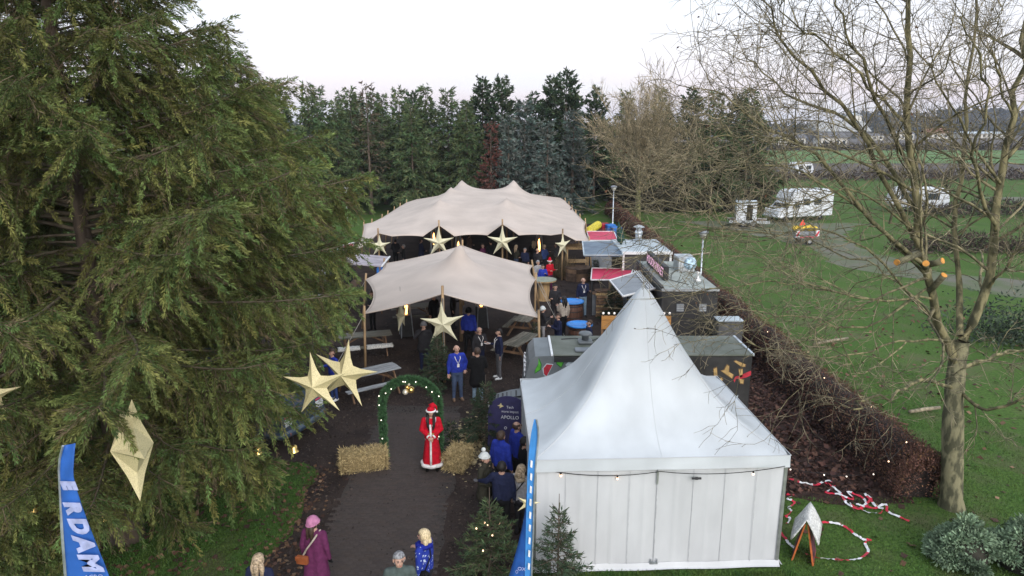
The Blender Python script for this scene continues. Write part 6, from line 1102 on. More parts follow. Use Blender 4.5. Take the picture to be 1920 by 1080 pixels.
    def cap_shell(nm, m, rad, test, puff=0.0):
        nu, nv = 20, 14; A = np.zeros((nu, nv, 3)); ok = {}
        mbh = MB(); V_ = []; idx = {}
        for j in range(nv + 1):
            a_ = -math.pi / 2 + math.pi * j / nv
            for k in range(nu):
                th = 2 * math.pi * k / nu; n_ = (math.cos(a_) * math.cos(th), math.cos(a_) * math.sin(th), math.sin(a_)); w_ = 1 + puff * math.sin(k * 2.4 + j * 1.9); V_.append((n_[0] * rad[0] * w_, n_[1] * rad[1] * w_, n_[2] * rad[2] * w_)); idx[(j, k)] = n_
        Fh = []
        for j in range(nv):
            for k in range(nu):
                k2 = (k + 1) % nu; n_ = idx[(j, k)]; n2 = idx[(j + 1, k2)]; cn = tuple((n_[i] + n2[i]) / 2 for i in range(3))
                if test(cn): Fh.append((j * nu + k, j * nu + k2, (j + 1) * nu + k2, (j + 1) * nu + k))
        used = sorted({i for f in Fh for i in f}); rm = {a: b for b, a in enumerate(used)}; mbh.add([V_[i] for i in used], [tuple(rm[i] for i in f) for f in Fh], 0, hc); ob = mbh.build(nm, m, t, True); md = ob.modifiers.new('thickness', 'SOLIDIFY'); md.thickness = .010; md.offset = -1; return ob
    if style != 'bald' and hair:
        if style == 'balding': cap_shell('hair', HAIR[hair], (.100, .112, .112), lambda n: n[1] > -.25 and -.55 < n[2] < .35, .02)
        elif style == 'short': cap_shell('hair', HAIR[hair], (.102, .116, .122), lambda n: (n[2] > .42 and n[1] > -.92) or (n[1] > -.15 and n[2] > -.62), .06)
        elif style in ('long', 'bob'):
            cap_shell('hair', HAIR[hair], (.110, .124, .126), lambda n: (n[2] > .45) or (n[1] > -.38 and n[2] > -.95), .03)
            e2 = -.36 if style == 'long' else -.17; mbh = MB()
            for s in (-1, 0, 1): mbh.tube([hc @ Vector((s * .065, .045 if s else .075, -.02)), hc @ Vector((s * .085, .055 if s else .095, -.12)), hc @ Vector((s * .08, .055 if s else .11, e2))], [.045, .05, .03], 8)
            mbh.build('hair_lengths', HAIR[hair], t, True)
        elif style == 'bun': cap_shell('hair', HAIR[hair], (.104, .118, .122), lambda n: (n[2] > .42) or (n[1] > -.15 and n[2] > -.62), .03); mbh = MB(); mbh.ell(hc @ Vector((0, .12, .06)), .045, 10, 8); mbh.build('bun', HAIR[hair], t, True)
    if hat:
        kind_, col_ = hat; hm_ = C[col_]
        ho = cap_shell('hat', hm_, (.114, .126, .140 if kind_ != 'cap' else .120), lambda n: n[2] > {'cap': .2, 'beanie': -.05}.get(kind_, .12) or (kind_ == 'beanie' and n[1] > .1 and n[2] > -.4), .012)
        mbh = MB(); ring = [hc @ Vector((.113 * math.cos(a_), .125 * math.sin(a_), .022 if kind_ != 'beanie' else -.012 - .03 * math.sin(a_))) for a_ in np.linspace(0, 2 * math.pi, 21)]
        if kind_ == 'cap': mbh.add([tuple(hc @ Vector(p)) for p in ((-.07, -.10, .035), (.07, -.10, .035), (.05, -.19, .03), (-.05, -.19, .03), (-.07, -.10, .028), (.07, -.10, .028), (.05, -.19, .022), (-.05, -.19, .022))], [(0, 1, 2, 3), (7, 6, 5, 4), (0, 4, 5, 1), (1, 5, 6, 2), (2, 6, 7, 3), (3, 7, 4, 0)]); mbh.build('peak', hm_, ho)
        else: mbh.tube(ring, .024 if kind_ == 'santa' else .016, 8); mbh.build('hat_band', C['white'] if kind_ == 'santa' else hm_, ho, True)
        if kind_ == 'bobble': mbh = MB(); mbh.ell(hc @ Vector((0, .02, .185)), .052, 12, 8); mbh.build('pompom', hm_, ho, True)
        if kind_ == 'santa': mbh = MB(); mbh.tube([hc @ Vector((0, .02, .11)), hc @ Vector((.06, .05, .16)), hc @ Vector((.13, .07, .10)), hc @ Vector((.15, .08, -.02))], [.09, .06, .035, .02], 10); mbh.build('hat_tip', hm_, ho, True); mbh = MB(); mbh.ell(hc @ Vector((.15, .08, -.05)), .035, 10, 8); mbh.build('pompom', C['white'], ho, True)
    if lanyard:
        mbl = MB(); mbl.tube([Z((-.085, -.03, 1.47)), Z((-.075, -.12 * b - .02, 1.38)), Z((0, -.15 * b - .012, 1.22)), Z((.075, -.12 * b - .02, 1.38)), Z((.085, -.03, 1.47)), Z((0, .075, 1.50)), Z((-.085, -.03, 1.47))], .010, 5); ln = mbl.build('lanyard', C['white'], t); mbl = MB(); mbl.box(Z((0, -.155 * b - .014, 1.17)), (.07, .008, .095)); mbl.build('badge', C['white'], ln)
    return t
def hd(px, py, h): return tuple(G(px, py, h - .02))[:2] + (0,)
rndm = random.Random(4)
# --- the woman in red
p = G(811, 880); santa = person('woman in red robe with white fur trim and red hat beside the arch', p, 4, 1.70, 'red', 'white', 'black', 'black', 'long', ('front', 'front'), ('santa', 'red'), vox=.021)
nu, nz = 40, 14; A = np.array([[((.16 + .10 * (1 - z) ** 1.2 + .012 * math.sin(7 * a_) * (1 - z)) * math.cos(a_), (.145 + .10 * (1 - z) ** 1.2 + .012 * math.sin(7 * a_) * (1 - z)) * math.sin(a_), .20 + .86 * z) for z in np.linspace(0, 1, nz)] for a_ in np.linspace(0, 2 * math.pi, nu, endpoint=False)]); mb = MB(); mb.grid(A, closeu=True); rb = mb.build('robe', C['red'], santa, True)
mb = MB(); mb.tube([A[k % nu][0] for k in range(nu + 1)], .055, 8); mb.build('fur_hem', C['white'], rb, True)
mb = MB(); mb.tube([(-.02, -.262, .22), (-.02, -.235, .5), (-.015, -.185, .9), (-.01, -.165, 1.1), (-.02, -.155, 1.35)], .028, 8); mb.build('fur_front', C['white'], rb, True)
mb = MB(); mb.lathe([(.165, 1.05), (.172, 1.08), (.165, 1.11)], 24, cap=False); mb.build('belt', cloth('gold_belt', (.30, .22, .06)), rb)
for s in (-1, 1): mb = MB(); mb.tube([(s * .085, -.225, 1.065), (s * .06, -.245, 1.045)], .055, 10); mb.build('fur_cuff', C['white'], santa, True); mb = MB(); mb.tube([(s * .115, .0, .10), (s * .115, .0, .20)], .085, 10); mb.build('fur_boot_top', C['white'], santa, True)
mb = MB(); mb.tube([(-.11, -.02, 1.49), (-.10, -.11, 1.42), (-.05, -.15, 1.30)], .03, 8); mb.tube([(.11, -.02, 1.49), (.10, -.11, 1.42), (.05, -.15, 1.30)], .03, 8); mb.build('fur_collar', C['white'], santa, True)
for s in (-1, 1): mb = MB(); mb.tube([(s * .075, -.06, 1.60), (s * .085, -.13, 1.45), (s * .07, -.165, 1.30), (s * .05, -.17, 1.2)], [.035, .04, .035, .015], 8); mb.build('hair_strand', HAIR['black'], santa, True)
# --- group by the christmas tree
person('bald man in bright blue jacket and jeans with a lanyard', G(858, 750), 18, 1.86, 'blue', 'jean', 'brown', None, 'bald', ('pocket', 'down'), lanyard=True, build=1.08, vox=.023)
person('man in long black coat and light jeans seen from behind', G(896, 755), 188, 1.84, 'black', 'ljean', 'dark', 'brown', 'short', ('front', 'front'), coat=.28, build=1.08, vox=.023)
person('balding man in dark jacket between the blue jacket and the black coat', G(900, 702), 30, 1.76, 'dark', 'navy', 'dark', 'grey', 'balding', ('phone', 'down'), lanyard=True)
man = person('man in navy jacket, grey trousers and white sneakers holding a paper plate', G(936, 710), -75, 1.82, 'navy', 'grey', 'white', 'black', 'short', ('down', 'hold'), lanyard=True, vox=.023)
person('man in bright blue jacket and black cap walking under the front tent', G(880, 664), 165, 1.86, 'blue', 'black', 'dark', 'black', 'short', ('down', 'down'), ('beanie', 'black'), build=1.08, stride=.12)
person('man in dark coat and grey beanie drinking beside the christmas tree', G(797, 697), 5, 1.86, 'dark', 'navy', 'dark', 'brown', 'short', ('down', 'face'), ('beanie', 'grey'), coat=.12, build=1.1)
person('person in blue top and white sneakers half hidden behind the overlapping stars', G(628, 750), -40, 1.72, 'blue', 'mid', 'white', 'brown', 'short', ('down', 'hold'))
# --- by the barrels
person('bald man in dark jumper and pale jeans next to the tall barrel', G(1092, 594), 12, 1.86, 'navy', 'ljean', 'dark', None, 'bald', ('hold', 'down'), lanyard=True)
person('person in beige jacket with dark collar and black trousers near the spool table', G(1056, 632), 215, 1.76, 'beige', 'black', 'dark', 'black', 'long', ('phone', 'down'), stride=.1)
person('dark haired man in dark jacket behind the beige jacket', G(1040, 606), 5, 1.78, 'dark', 'dark', 'dark', 'black', 'short', ('hold', 'hold'))
person('man in navy jacket bending over the table at the tent corner', hd(1047, 590, 1.70), -70, 1.72, 'navy', 'jean', 'dark', 'brown', 'short', ('phone', 'phone'))
person('person with white knitted hat at the tent corner table', hd(1018, 577, 1.6), 95, 1.62, 'dark', 'lgrey', 'dark', 'brown', 'short', ('phone', 'phone'), ('beanie', 'cream'))
person('dark haired man showing only head and shoulders behind the food truck roof', hd(1105, 602, 1.72), -80, 1.74, 'navy', 'dark', 'dark', 'brown', 'short', ('down', 'down'))
person('child in bright blue jacket at the right end of the front tent', hd(1018, 498, 1.55), 15, 1.57, 'blue', 'jean', 'dark', 'brown', 'short', ('phone', 'down'))
person('person in red jacket and red santa hat behind the child in blue', hd(1031, 488, 1.72), 40, 1.74, 'red', 'maroon', 'dark', 'brown', 'short', ('hold', 'hold'), ('santa', 'red'))
person('fair haired person in pale blue beside the child in blue', hd(1009, 490, 1.70), 30, 1.72, 'lgrey', 'grey', 'dark', 'grey', 'short', ('down', 'down'))
# --- the queue along the left wall of the white tent
person('man in bright blue hooded jacket, middle of the queue at the white tent', hd(940, 812, 1.78), 140, 1.80, 'blue', 'dark', 'dark', 'brown', 'short', ('down', 'down'), build=1.12, collar=True, vox=.023)
person('balding man in blue jacket with white lanyard at the head of the queue', hd(970, 793, 1.80), 118, 1.82, 'blue', 'dark', 'dark', 'brown', 'balding', ('down', 'down'), build=1.1, lanyard=False, vox=.023)
person('person in black jacket squeezed against the white tent wall', hd(984, 822, 1.70), 110, 1.70, 'black', 'black', 'dark', 'black', 'short', ('down', 'down'))
w = person('woman with white bobble hat and dark olive coat in the queue', hd(909, 852, 1.70), 62, 1.70, 'olive', 'black', 'black', 'brown', 'short', ('down', 'front'), ('bobble', 'cream'), coat=.2, collar=True, vox=.021)
mb = MB(); mb.tube([(-.10, .03, 1.47), (0, .11, 1.46), (.10, .03, 1.47), (.06, -.08, 1.42)], .035, 8); mb.build('fur_collar', C['tan'], w, True)
person('man with black hair and navy jacket, his arm round the woman in the bobble hat', hd(941, 868, 1.76), 172, 1.76, 'navy', 'black', 'dark', 'black', 'short', ('down', ((-.20, .0, 1.20), (.0, -.30, 1.14))) if False else (((.34, -.02, 1.28), (.52, -.16, 1.20)), 'down'), build=1.12, vox=.021, gloves='grey')
w = person('person in silver grey puffer jacket with beige hood by the narrow flag', hd(978, 874, 1.66), 150, 1.66, 'lgrey', 'dark', 'dark', 'fair', 'bob', ('down', 'down'), collar=True, build=1.15, vox=.021)
mb = MB(); mb.tube([(-.12, .05, 1.46), (0, .14, 1.44), (.12, .05, 1.46)], .055, 8); mb.build('hood', C['tan'], w, True); mb = MB(); mb.tube([(-.13, -.10, 1.42), (-.12, .10, 1.44), (.0, .17, 1.25), (.14, .16, 1.05)], .012, 5); mb.build('bag_strap', C['black'], w)
# --- foreground
w = person('woman in long maroon coat and pink beanie with a brown shoulder bag', hd(587, 972, 1.68), 168, 1.68, 'maroon', 'black', 'black', 'brown', 'long', ('down', 'down'), ('beanie', 'pink'), coat=.42, head_yaw=-50, gloves='black', vox=.019, stride=.1)
mb = MB(); mb.tube([(-.13, .0, 1.50), (-.05, .16, 1.36), (.08, .185, 1.18), (.17, .16, 1.03), (.16, -.12, 1.05), (-.05, -.17, 1.3), (-.13, .0, 1.50)], .018, 6); bs = mb.build('bag_strap', C['beige'], w); mb = MB(); mb.box((.18, .19, .94), (.24, .09, .17), bev=.02); bg = mb.build('shoulder_bag', mat('brown_leather', (.26, .075, .025), .45, var=.2), w); mb = MB(); mb.box((.18, .24, .985), (.24, .015, .09), bev=.005); mb.build('bag_flap', MATS['brown_leather'], bg)
w = person('blonde woman in blue white patterned jacket with blue scarf', hd(794, 996, 1.68), -112, 1.68, 'royal', 'dark', 'dark', 'blond', 'bob', ('down', 'hold'), vox=.019, head_yaw=10, build=1.08)
mpat = mat('blue_white_pattern', (.010, .028, .26), .85, scale=16, col2=(.45, .52, .66), detail=2, vmin=.36, vmax=.40); w.children[0].data.materials[0] = mpat
mb = MB(); mb.tube([(-.10, -.06, 1.46), (-.12, .06, 1.48), (0, .13, 1.47), (.12, .06, 1.48), (.10, -.06, 1.46), (0, -.13, 1.42), (-.10, -.06, 1.46)], .06, 10); mb.build('scarf', cloth('blue_scarf', (.012, .02, .22)), w, True); mb = MB(); mb.box((.20, .06, .95), (.12, .26, .2), bev=.03); mb.build('handbag', C['black'], w); mb = MB(); mb.tube([(-.12, .02, 1.5), (.05, .17, 1.3), (.20, .12, 1.05)], .012, 5); mb.build('bag_strap', C['black'], w)
person('grey haired man in grey green jacket walking towards the camera at the bottom', hd(748, 1040, 1.78), 8, 1.78, 'green', 'dark', 'dark', 'grey', 'short', ('down', 'down'), vox=.019, head_yaw=12, build=1.1, collar=True)
person('person with long blond hair at the bottom edge, seen from behind', hd(484, 1042, 1.64), 172, 1.64, 'navy', 'dark', 'dark', 'fair', 'long', ('down', 'down'), vox=.019)
# --- visitors in the dusk of the large tent
crowd = [(715, 41.5, 'black', 'person in black under the left front star of the large tent'), (742, 42.5, 'dark', 'tall dark figure right of the left front star of the large tent'), (757, 40.8, 'black', 'dark figure standing left of the second star of the large tent'), (790, 42.0, 'navy', 'person in navy just left of the second star'), (868, 42.8, 'dark', 'dark figure right of the second star'), (905, 40.6, 'maroon', 'person in maroon between the second and third star'), (920, 41.4, 'black', 'person in black left of the third star'), (968, 40.2, 'olive', 'person in olive coat right of the third star'), (984, 39.6, 'navy', 'fair haired person in navy with white cup right of the third star'), (1000, 41.4, 'black', 'person in black between the third and fourth star'), (1020, 40.0, 'mid', 'person in dark blue hooded coat left of the fourth star'), (1042, 41.0, 'grey', 'person in grey directly behind the fourth star'), (880, 44.2, 'brown', 'person in brown deep inside the large tent'), (826, 43.6, 'navy', 'person in navy deep inside behind the second star'), (1008, 38.4, 'dark', 'bald person in charcoal standing in front of the large tent')]
for k, (px, Y, col_, lab) in enumerate(crowd):
    x = AT(px, 480, Y).x; person(lab, (x, Y, 0), rndm.uniform(-180, 180), rndm.uniform(1.62, 1.88), col_, rndm.choice(['dark', 'navy', 'black', 'jean']), 'dark', rndm.choice(['black', 'brown', 'grey', 'fair']), 'bald' if 'bald' in lab else rndm.choice(['short', 'short', 'long']), rndm.choice([('down', 'hold'), ('phone', 'down'), ('front', 'front'), ('pocket', 'pocket')]), None, .2 if k % 3 == 0 else 0, vox=.034, group='visitors under the large tent')
for k, (px, py, col_, lab) in enumerate(((700, 600, 'dark', 'dark figure standing at the back left under the front tent'), (850, 596, 'black', 'person in black right of the front pole of the front tent'), (815, 606, 'black', 'person in black behind the left arm of the pale star'))):
    person(lab, G(px, py + 20), rndm.uniform(-90, 90), 1.76, col_, 'black', 'dark', 'brown', 'short', ('hold', 'down'), vox=.03, group='visitors under the front tent')
# plate held by the man in navy
o = MB(); o.lathe([(.0, 0), (.07, .0), (.12, .02), (.125, .022), (.075, .008), (0, .006)], 18); ob = o.build('paper_plate', C['white'], None, True); mw = man.matrix_world if False else (Matrix.Translation(man.location) @ Matrix.Rotation(man.rotation_euler.z, 4, 'Z') @ Matrix.Diagonal((*man.scale, 1))); ob.location = mw @ Vector((-.20, -.36, 1.21)); tag(ob, 'white paper plate in the hand of the man with grey trousers', 'plate')
# ================================================================ vehicles on the left and on the lawn
m_vblue = mat('van_blue_grey', (.035, .055, .085), .3, var=.08, spec=.6); m_vwhite = mat('camper_white', (.60, .62, .65), .35, var=.05, spec=.5); m_light = mat('headlight_glass', (.62, .64, .66), .15, spec=.8); m_ind = mat('orange_indicator', (.62, .16, .02), .3); m_plate = mat('yellow_plate', (.62, .42, .05), .5); m_trim = mat('dark_trim', (.03, .03, .032), .5)
def vehicle(name, label, cat, loc, rz, prof, w, paint, side_win=(), screen=None, wheels=((-1.4, .32), (1.4, .32)), nose=None, group=None, bumper=None, lights=(), grille=None, stripe=None):
    """prof: side outline (x forward, z); drawn across the width w"""
    t = thing(name, label, cat, loc, rz, group); n = len(prof); V = []
    ins = [(0.0, .06), (.06, 0.0), (w - .06, 0.0), (w, .06)]; cx = sum(p[0] for p in prof) / n; cz = sum(p[1] for p in prof) / n; mb = MB(); rings = []
    for yy, k in ins:
        rings.append([(p[0] - math.copysign(min(k, abs(p[0] - cx)), p[0] - cx), yy - w / 2, p[1] - math.copysign(min(k, abs(p[1] - cz)), p[1] - cz)) for p in prof])
    for r_ in rings: V += r_
    Fs = [tuple(range(n - 1, -1, -1)), tuple(3 * n + i for i in range(n))] + [(j * n + i, j * n + (i + 1) % n, (j + 1) * n + (i + 1) % n, (j + 1) * n + i) for j in range(3) for i in range(n)]
    mb.add(V, Fs); bm = bmesh.new(); me = bpy.data.meshes.new('body'); me.from_pydata(mb.v, [], mb.f); bm.from_mesh(me); bmesh.ops.recalc_face_normals(bm, faces=bm.faces); bm.to_mesh(me); bm.free(); me.materials.append(paint); bo = link('body', me, t)
    for poly in side_win:
        for s in (-1, 1):
            c = (sum(p[0] for p in poly) / len(poly), sum(p[1] for p in poly) / len(poly)); q = [(c[0] + (p[0] - c[0]) * 1.06, c[1] + (p[1] - c[1]) * 1.08) for p in poly]
            mb = MB(); mb.prism(q, (0, s * (w / 2) + (.008 if s > 0 else .0), 0), (1, 0, 0), (0, 0, 1), .008 if s < 0 else .008); fr_ = mb.build('window_frame', m_trim, t); mb = MB(); mb.prism(poly, (0, s * (w / 2) + (.014 if s > 0 else -.006), 0), (1, 0, 0), (0, 0, 1), .006); mb.build('window', m_wglass, fr_)
    if screen:
        (x0, z0), (x1, z1), f = screen; d = Vector((x1 - x0, 0, z1 - z0)); nn = Vector((d.z, 0, -d.x)).normalized(); nn = nn if nn.x > 0 else -nn; mb = MB(); a_ = w / 2 * f; q = [Vector((x0, -a_, z0)), Vector((x0, a_, z0)), Vector((x1, a_ * .94, z1)), Vector((x1, -a_ * .94, z1))]; mb.add([tuple(p + nn * .012) for p in q] + [tuple(p - nn * .02) for p in q], [(0, 1, 2, 3), (7, 6, 5, 4), (0, 4, 5, 1), (1, 5, 6, 2), (2, 6, 7, 3), (3, 7, 4, 0)]); mb.build('windscreen', m_wglass, t)
    for x, r_ in wheels:
        for s in (-1, 1): wheel(t, x, s * (w / 2 - .01), r_)
    if bumper: x0, z0, z1, m_ = bumper; mb = MB(); pts = [(x0 - .55, -w / 2 - .03, (z0 + z1) / 2), (x0 - .1, -w / 2 - .03, (z0 + z1) / 2), (x0 + .08, -w / 2 + .18, (z0 + z1) / 2), (x0 + .14, 0, (z0 + z1) / 2), (x0 + .08, w / 2 - .18, (z0 + z1) / 2), (x0 - .1, w / 2 + .03, (z0 + z1) / 2), (x0 - .55, w / 2 + .03, (z0 + z1) / 2)]; mb.tube(curve(pts, 21), (z1 - z0) / 2, 8); mb.build('bumper', m_, t, True)
    for x, z, sx, sz, m_, nm, f in lights:
        for s in (-1, 1): mb = MB(); mb.box((x, s * (w / 2 * f), z), (.06, sx, sz), bev=.02); mb.build(nm, m_, t)
    if grille:
        x, z0, z1, gw = grille; mb = MB(); mb.box((x, 0, (z0 + z1) / 2), (.04, gw, z1 - z0)); g = mb.build('grille', m_trim, t)
        for k in range(5): mb = MB(); mb.box((x + .025, 0, z0 + (k + .5) * (z1 - z0) / 5), (.02, gw, .018)); mb.build('grille_bar', paint, g)
    for s in (-1, 1):
        if screen: mb = MB(); mb.box((screen[0][0] - .05, s * (w / 2 + .10), screen[0][1] + .12), (.10, .14, .2), bev=.03); mb.build('mirror', m_trim, t)
    return t
VAN = [(2.30, .38), (2.36, .62), (2.30, .98), (1.55, 1.16), (.80, 1.86), (.45, 1.98), (-2.25, 1.98), (-2.38, 1.6), (-2.40, .4)]
hd_ = Vector((.94, -.34, 0)); fc = Vector((-5.85, 17.85, 0)); cc = fc - hd_ * 2.3
v = vehicle('van', 'blue grey van half hidden by the spruce, orange indicators in its bumper', 'van', (cc.x, cc.y, 0), math.atan2(hd_.y, hd_.x), VAN, 1.88, m_vblue, [[(1.25, 1.2), (.78, 1.68), (.35, 1.70), (.35, 1.2)], [(.2, 1.2), (.2, 1.70), (-.9, 1.70), (-.9, 1.2)], [(-1.05, 1.2), (-1.05, 1.7), (-2.1, 1.7), (-2.2, 1.2)]], ((1.50, 1.19), (.85, 1.82), .86), ((-1.5, .33), (1.5, .33)), bumper=(2.26, .38, .60, m_vblue), lights=((2.32, .80, .34, .22, m_light, 'headlight', .74), (2.41, .50, .24, .10, m_ind, 'indicator', .72), (2.30, .95, .30, .05, m_red, 'light_trim', .74)), grille=(2.33, .70, .90, .8))
mb = MB(); mb.box((2.45, 0, .46), (.02, .5, .11)); mb.build('number_plate', m_plate, v)
MH = [(2.95, .38), (3.02, .75), (2.85, 1.05), (2.15, 1.25), (1.55, 1.95), (1.75, 2.1), (1.4, 2.72), (.9, 2.86), (-3.0, 2.86), (-3.1, 2.6), (-3.1, .42)]
c = G(1497, 414); vehicle('motorhome', 'white motorhome with dark windscreen parked on the lawn', 'motorhome', (c.x + .2, c.y + .9, 0), R(197), MH, 2.2, m_vwhite, [[(1.5, 1.25), (1.2, 1.8), (.8, 1.85), (.8, 1.25)], [(.3, 1.5), (.3, 2.05), (-.4, 2.05), (-.4, 1.5)], [(-.9, 1.5), (-.9, 2.05), (-1.7, 2.05), (-1.7, 1.5)]], ((2.12, 1.28), (1.55, 1.92), .88), ((-1.7, .34), (2.1, .34)), bumper=(2.9, .35, .62, m_vwhite), lights=((2.88, .90, .34, .2, m_light, 'headlight', .76),), grille=(2.98, .66, .85, .8))
mb = MB(); c2 = G(1475, 366); 
CV = [(2.0, .45), (2.25, .9), (2.05, 1.7), (1.75, 2.35), (1.3, 2.52), (-1.6, 2.52), (-2.0, 2.3), (-2.2, 1.3), (-2.1, .45)]
def caravan(label, px, py, rz, L_=1.0, wh=((0, .32),)): c = G(px, py); vehicle('caravan', label, 'caravan', (c.x, c.y, 0), rz, [(a * L_, b) for a, b in CV], 2.1, m_vwhite, [[(1.4 * L_, 1.35), (1.4 * L_, 1.95), (.4 * L_, 1.95), (.4 * L_, 1.35)], [(-.5 * L_, 1.35), (-.5 * L_, 1.95), (-1.4 * L_, 1.95), (-1.4 * L_, 1.35)]], None, wh, group='white caravans on the lawn')
caravan('white caravan with brown window behind the stems of the large bare tree', 1716, 396, R(165), 1.25); caravan('white caravan in shadow left of the box trailer', 1383, 386, R(10), .8)
caravan('small far caravan beyond the motorhome on the next lawn', 1500, 331, R(20), .9)
c = G(1402, 424); t = thing('flat_trailer', 'dark flatbed trailer under the white box beside the motorhome', 'trailer', (c.x, c.y, 0), R(-12)); mb = MB(); mb.bx(-1.6, 1.6, -.9, .9, .45, .55); mb.build('deck', m_dwood, t); mb = MB(); mb.bx(-1.7, 1.7, -.95, -.88, .38, .62); mb.bx(-1.7, 1.7, .88, .95, .38, .62); mb.build('side_rail', m_steel, t); mb = MB(); mb.bar((1.6, 0, .45), (2.8, 0, .45), .08, .08); mb.build('drawbar', m_dark, t)
for x in (-.5, .3):
    for s in (-1, 1): wheel(t, x, s * .95, .28, .16)
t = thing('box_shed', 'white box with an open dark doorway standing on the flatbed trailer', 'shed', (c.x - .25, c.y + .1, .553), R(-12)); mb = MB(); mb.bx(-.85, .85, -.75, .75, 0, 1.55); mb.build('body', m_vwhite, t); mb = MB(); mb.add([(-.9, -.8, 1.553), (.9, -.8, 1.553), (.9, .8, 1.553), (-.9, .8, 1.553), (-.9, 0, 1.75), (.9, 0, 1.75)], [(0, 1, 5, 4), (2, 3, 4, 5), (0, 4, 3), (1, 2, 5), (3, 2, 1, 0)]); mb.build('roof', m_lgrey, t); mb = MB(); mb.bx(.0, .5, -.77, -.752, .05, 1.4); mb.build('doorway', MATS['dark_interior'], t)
c = G(1506, 456); t = thing('road_works_trailer', 'small works trailer with yellow load, red triangle and striped boards', 'trailer', (c.x, c.y, 0), R(4)); mb = MB(); mb.bx(-.95, .95, -.5, .6, .5, .95); mb.build('bed', m_hatchg, t)
for s in (-1, 1): wheel(t, s * .0, s * .95, .3); mb = MB(); mb.box((s * .75, -.53, .80), (.28, .03, .50), M=Matrix.Translation((0, 0, 0))); b_ = mb.build('warning_board', m_tw, t); mb = MB(); mb.prism([(-.14, -.2), (.0, -.2), (.14, .1), (.14, .2), (.06, .2), (-.14, -.1)], (s * .75, -.547, .80), (1, 0, 0), (0, 0, 1), .004); mb.build('red_stripe', m_tr, b_)
m_yload = mat('yellow_load', (.62, .42, .03), .5, var=.4, scale=6, bump=1)
for k in range(9): mb = MB(); mb.ell((-.75 + k * .19, .05 + .15 * math.sin(k * 2), 1.15 + .1 * math.sin(k * 3.1)), (.22, .3, .20), 10, 7); mb.build('sack', m_yload, t, True)
mb = MB(); mb.prism([(-.25, 0), (.25, 0), (0, .42)], (-.35, -.3, 1.42), (1, 0, 0), (0, 0, 1), .02); mb.build('red_triangle', mat('signal_red', (.62, .05, .03), .5, emit=(.8, .06, .03), estr=.25), t); mb = MB(); mb.bar((-.35, -.28, .9), (-.35, -.28, 1.45), .04, .04); mb.build('triangle_post', m_dark, t); mb = MB(); mb.box((0, -.52, .55), (1.1, .04, .12)); mb.build('tail_lamp_bar', m_red, t)
# sawn stubs on the limbs of the large bare tree
bt = [o for o in SC.objects if o.get('label', '').startswith('large leafless tree')][0]; m_saw = mat('sawn_wood', (.60, .27, .06), .8, var=.2, scale=9)
for A0, A1 in (((1727, 472, 14.0), (1682, 492, 13.4)), ((1735, 500, 14.0), (1736, 494, 13.6)), ((1734, 496, 14.0), (1767, 489, 13.7)), ((1742, 545, 14.1), (1770, 516, 13.8))):
    a_, b_ = AT(*A0) - T0, AT(*A1) - T0; mb = MB(); mb.tube([a_, a_.lerp(b_, .6) + Vector((0, 0, -.02)), b_], [.075, .065, .07], 10); st_ = mb.build('limb_stub', mat('stub_bark', (.13, .12, .07), .9, var=.3), bt, True); mb = MB(); n_ = (b_ - a_).normalized(); mb.tube([b_ + n_ * .002, b_ + n_ * .012], [.064, .062], 12); mb.build('sawn_face', m_saw, st_)
# loose rails behind the hedge
for k, (a_, b_, lab) in enumerate((((1213, 429), (1256, 426), 'pale pole on the lawn near the round bare tree'), ((1290, 479), (1332, 474), 'pale pole on the lawn beside the lamp post'), ((1526, 645), (1590, 634), 'pale pole behind the middle of the hedge'), ((1705, 772), (1762, 764), 'pale pole behind the hedge left of the large trunk'))):
    p, q_ = G(*a_, .12), G(*b_, .12); d = q_ - p; mb = MB(); mb.tube([(0, 0, .12), (d.x * .5, d.y * .5, .13), (d.x, d.y, .12)], [.055, .06, .05], 8); ob = mb.build('wooden_pole', mat('pale_pole', (.26, .22, .15), .8, var=.3), None, True); ob.location = (p.x, p.y, 0); tag(ob, lab, 'pole', 'wooden poles lying behind the hedge')
# ================================================================ the far country
def building(label, px, py, Y, w, d, h, rh, wall, roof, win=5, rz=0.0, rows=1):
    c = AT(px, py, Y); t = thing('building', label, 'building', (c.x, Y, 0), rz, None); mb = MB(); mb.bx(-w / 2, w / 2, -d / 2, d / 2, 0, h); mb.build('wall', wall, t); o = .03 * w
    mb = MB(); mb.add([(-w / 2 - o, -d / 2 - o, h + .02), (w / 2 + o, -d / 2 - o, h + .02), (w / 2 + o, d / 2 + o, h + .02), (-w / 2 - o, d / 2 + o, h + .02), (-w / 2 - o, 0, h + rh), (w / 2 + o, 0, h + rh)], [(0, 1, 5, 4), (2, 3, 4, 5), (0, 4, 3), (1, 2, 5), (3, 2, 1, 0)]); mb.build('roof', roof, t)
    for r_ in range(rows):
        for k in range(win): x = -w / 2 + w * (k + .5) / win; mb = MB(); mb.bx(x - w / win * .22, x + w / win * .22, -d / 2 - .06, -d / 2 - .02, h * (r_ + .3) / rows, h * (r_ + .75) / rows); mb.build('window', m_wglass, t)
    return t
m_cream = mat('cream_wall', (.55, .53, .48), .8); m_brickw = mat('brick_wall', (.24, .13, .09), .85); m_slate = mat('slate_roof', (.13, .13, .14), .7); m_tile = mat('red_tile_roof', (.28, .13, .09), .8)
building('white gabled house row in front of the distant barn', 1556, 268, 300, 11, 8, 4, 2.4, m_cream, m_slate, 4); building('large grey barn roof on the horizon left of the silo', 1566, 262, 420, 30, 20, 6, 6, m_slate, mat('pale_barn_roof', (.34, .34, .33), .7), 5)
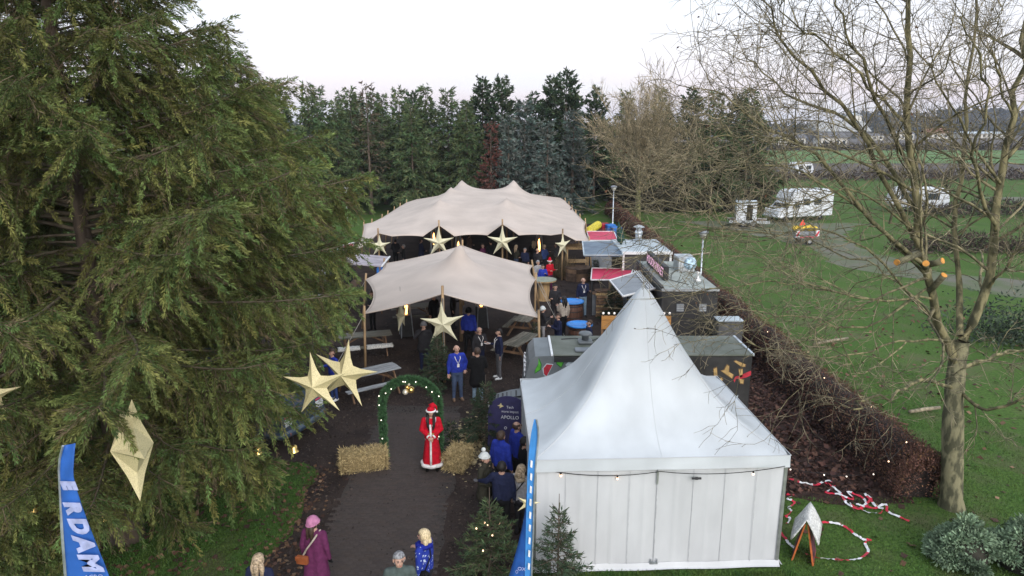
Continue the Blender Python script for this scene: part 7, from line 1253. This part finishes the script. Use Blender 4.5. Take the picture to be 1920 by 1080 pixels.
building('low pale farm buildings behind the far fence', 1468, 266, 330, 18, 8, 3.6, 2.2, m_cream, m_slate, 6); building('small house with red roof on the horizon behind the stems', 1752, 252, 520, 15, 10, 4, 3.6, m_cream, m_tile, 4); building('long pale greenhouse on the horizon at the right', 1842, 254, 560, 40, 10, 3.4, 1.6, m_cream, m_lgrey, 10); building('white farmhouse on the horizon left of the thin stems', 1692, 254, 480, 12, 8, 4, 3, m_cream, m_slate, 4); building('low white shed between barn and left stem', 1630, 258, 460, 16, 6, 3, 1.6, m_cream, m_slate, 4)
c = AT(1593, 262, 430); t = thing('silo', 'pale round silo beside the distant barn', 'silo', (c.x, 430, 0)); mb = MB(); mb.lathe([(5.5, 0), (5.5, 15), (5.2, 15.3)], 20); mb.build('tank', m_cream, t, True); mb = MB(); mb.lathe([(5.7, 15.3), (2, 16.8), (0, 17)], 20); mb.build('cap', m_lgrey, t, True)
rg = np.random.default_rng(91)
def band(label, x0, x1, y0, y1, h, n, col, s, seed):
    def f(n): x = rg.uniform(x0, x1, n); y = rg.uniform(y0, y1, n); return np.stack([x, y, rg.random(n) * h * (.7 + .3 * noise1(x * 6.0 / h * .12, seed))], 1)
    return brush('distant_wood', n, f, rg, col, s, label=label, cat='wood')
band('low brown hedgerow along the far edge of the bright green field', 40, 330, 262, 268, 2.6, 5200, (.085, .070, .060), (1.6, .30), 1)
band('brown scrub strip in front of the bright green field', 18, 160, 112, 121, 1.7, 7500, (.085, .062, .050), (.7, .12), 2)
band('dark line of distant trees along the horizon', 60, 1100, 640, 760, 13, 9000, (.030, .038, .034), (6, 1.6), 3)
band('higher distant wood rising at the right end of the horizon', 470, 1100, 900, 1000, 34, 8000, (.030, .036, .034), (10, 3), 4)
band('distant trees on the horizon behind the wood at the left', -1100, 60, 700, 800, 14, 7000, (.030, .038, .034), (7, 2.0), 5)
band('leafless bushes on the lawn between the caravans', 40, 62, 66, 71, 1.8, 3500, (.07, .055, .045), (.5, .05), 6); band('leafless hedge right of the works trailer', 27, 46, 46.5, 48.5, 1.5, 4200, (.075, .055, .042), (.4, .045), 7)
# air that pales the distance
m_h = bpy.data.materials.new('haze_air'); m_h.use_nodes = True; nt = m_h.node_tree; nt.nodes.clear(); pv = nt.nodes.new('ShaderNodeVolumePrincipled'); pv.inputs['Color'].default_value = (.80, .85, .95, 1); pv.inputs['Density'].default_value = .00022; ou = nt.nodes.new('ShaderNodeOutputMaterial'); nt.links.new(pv.outputs[0], ou.inputs['Volume'])
if HAZE:
    mb = MB(); mb.bx(-1700, 1700, -80, 3200, -1.0, 62); tag(mb.build('haze', m_h), kind='stuff')
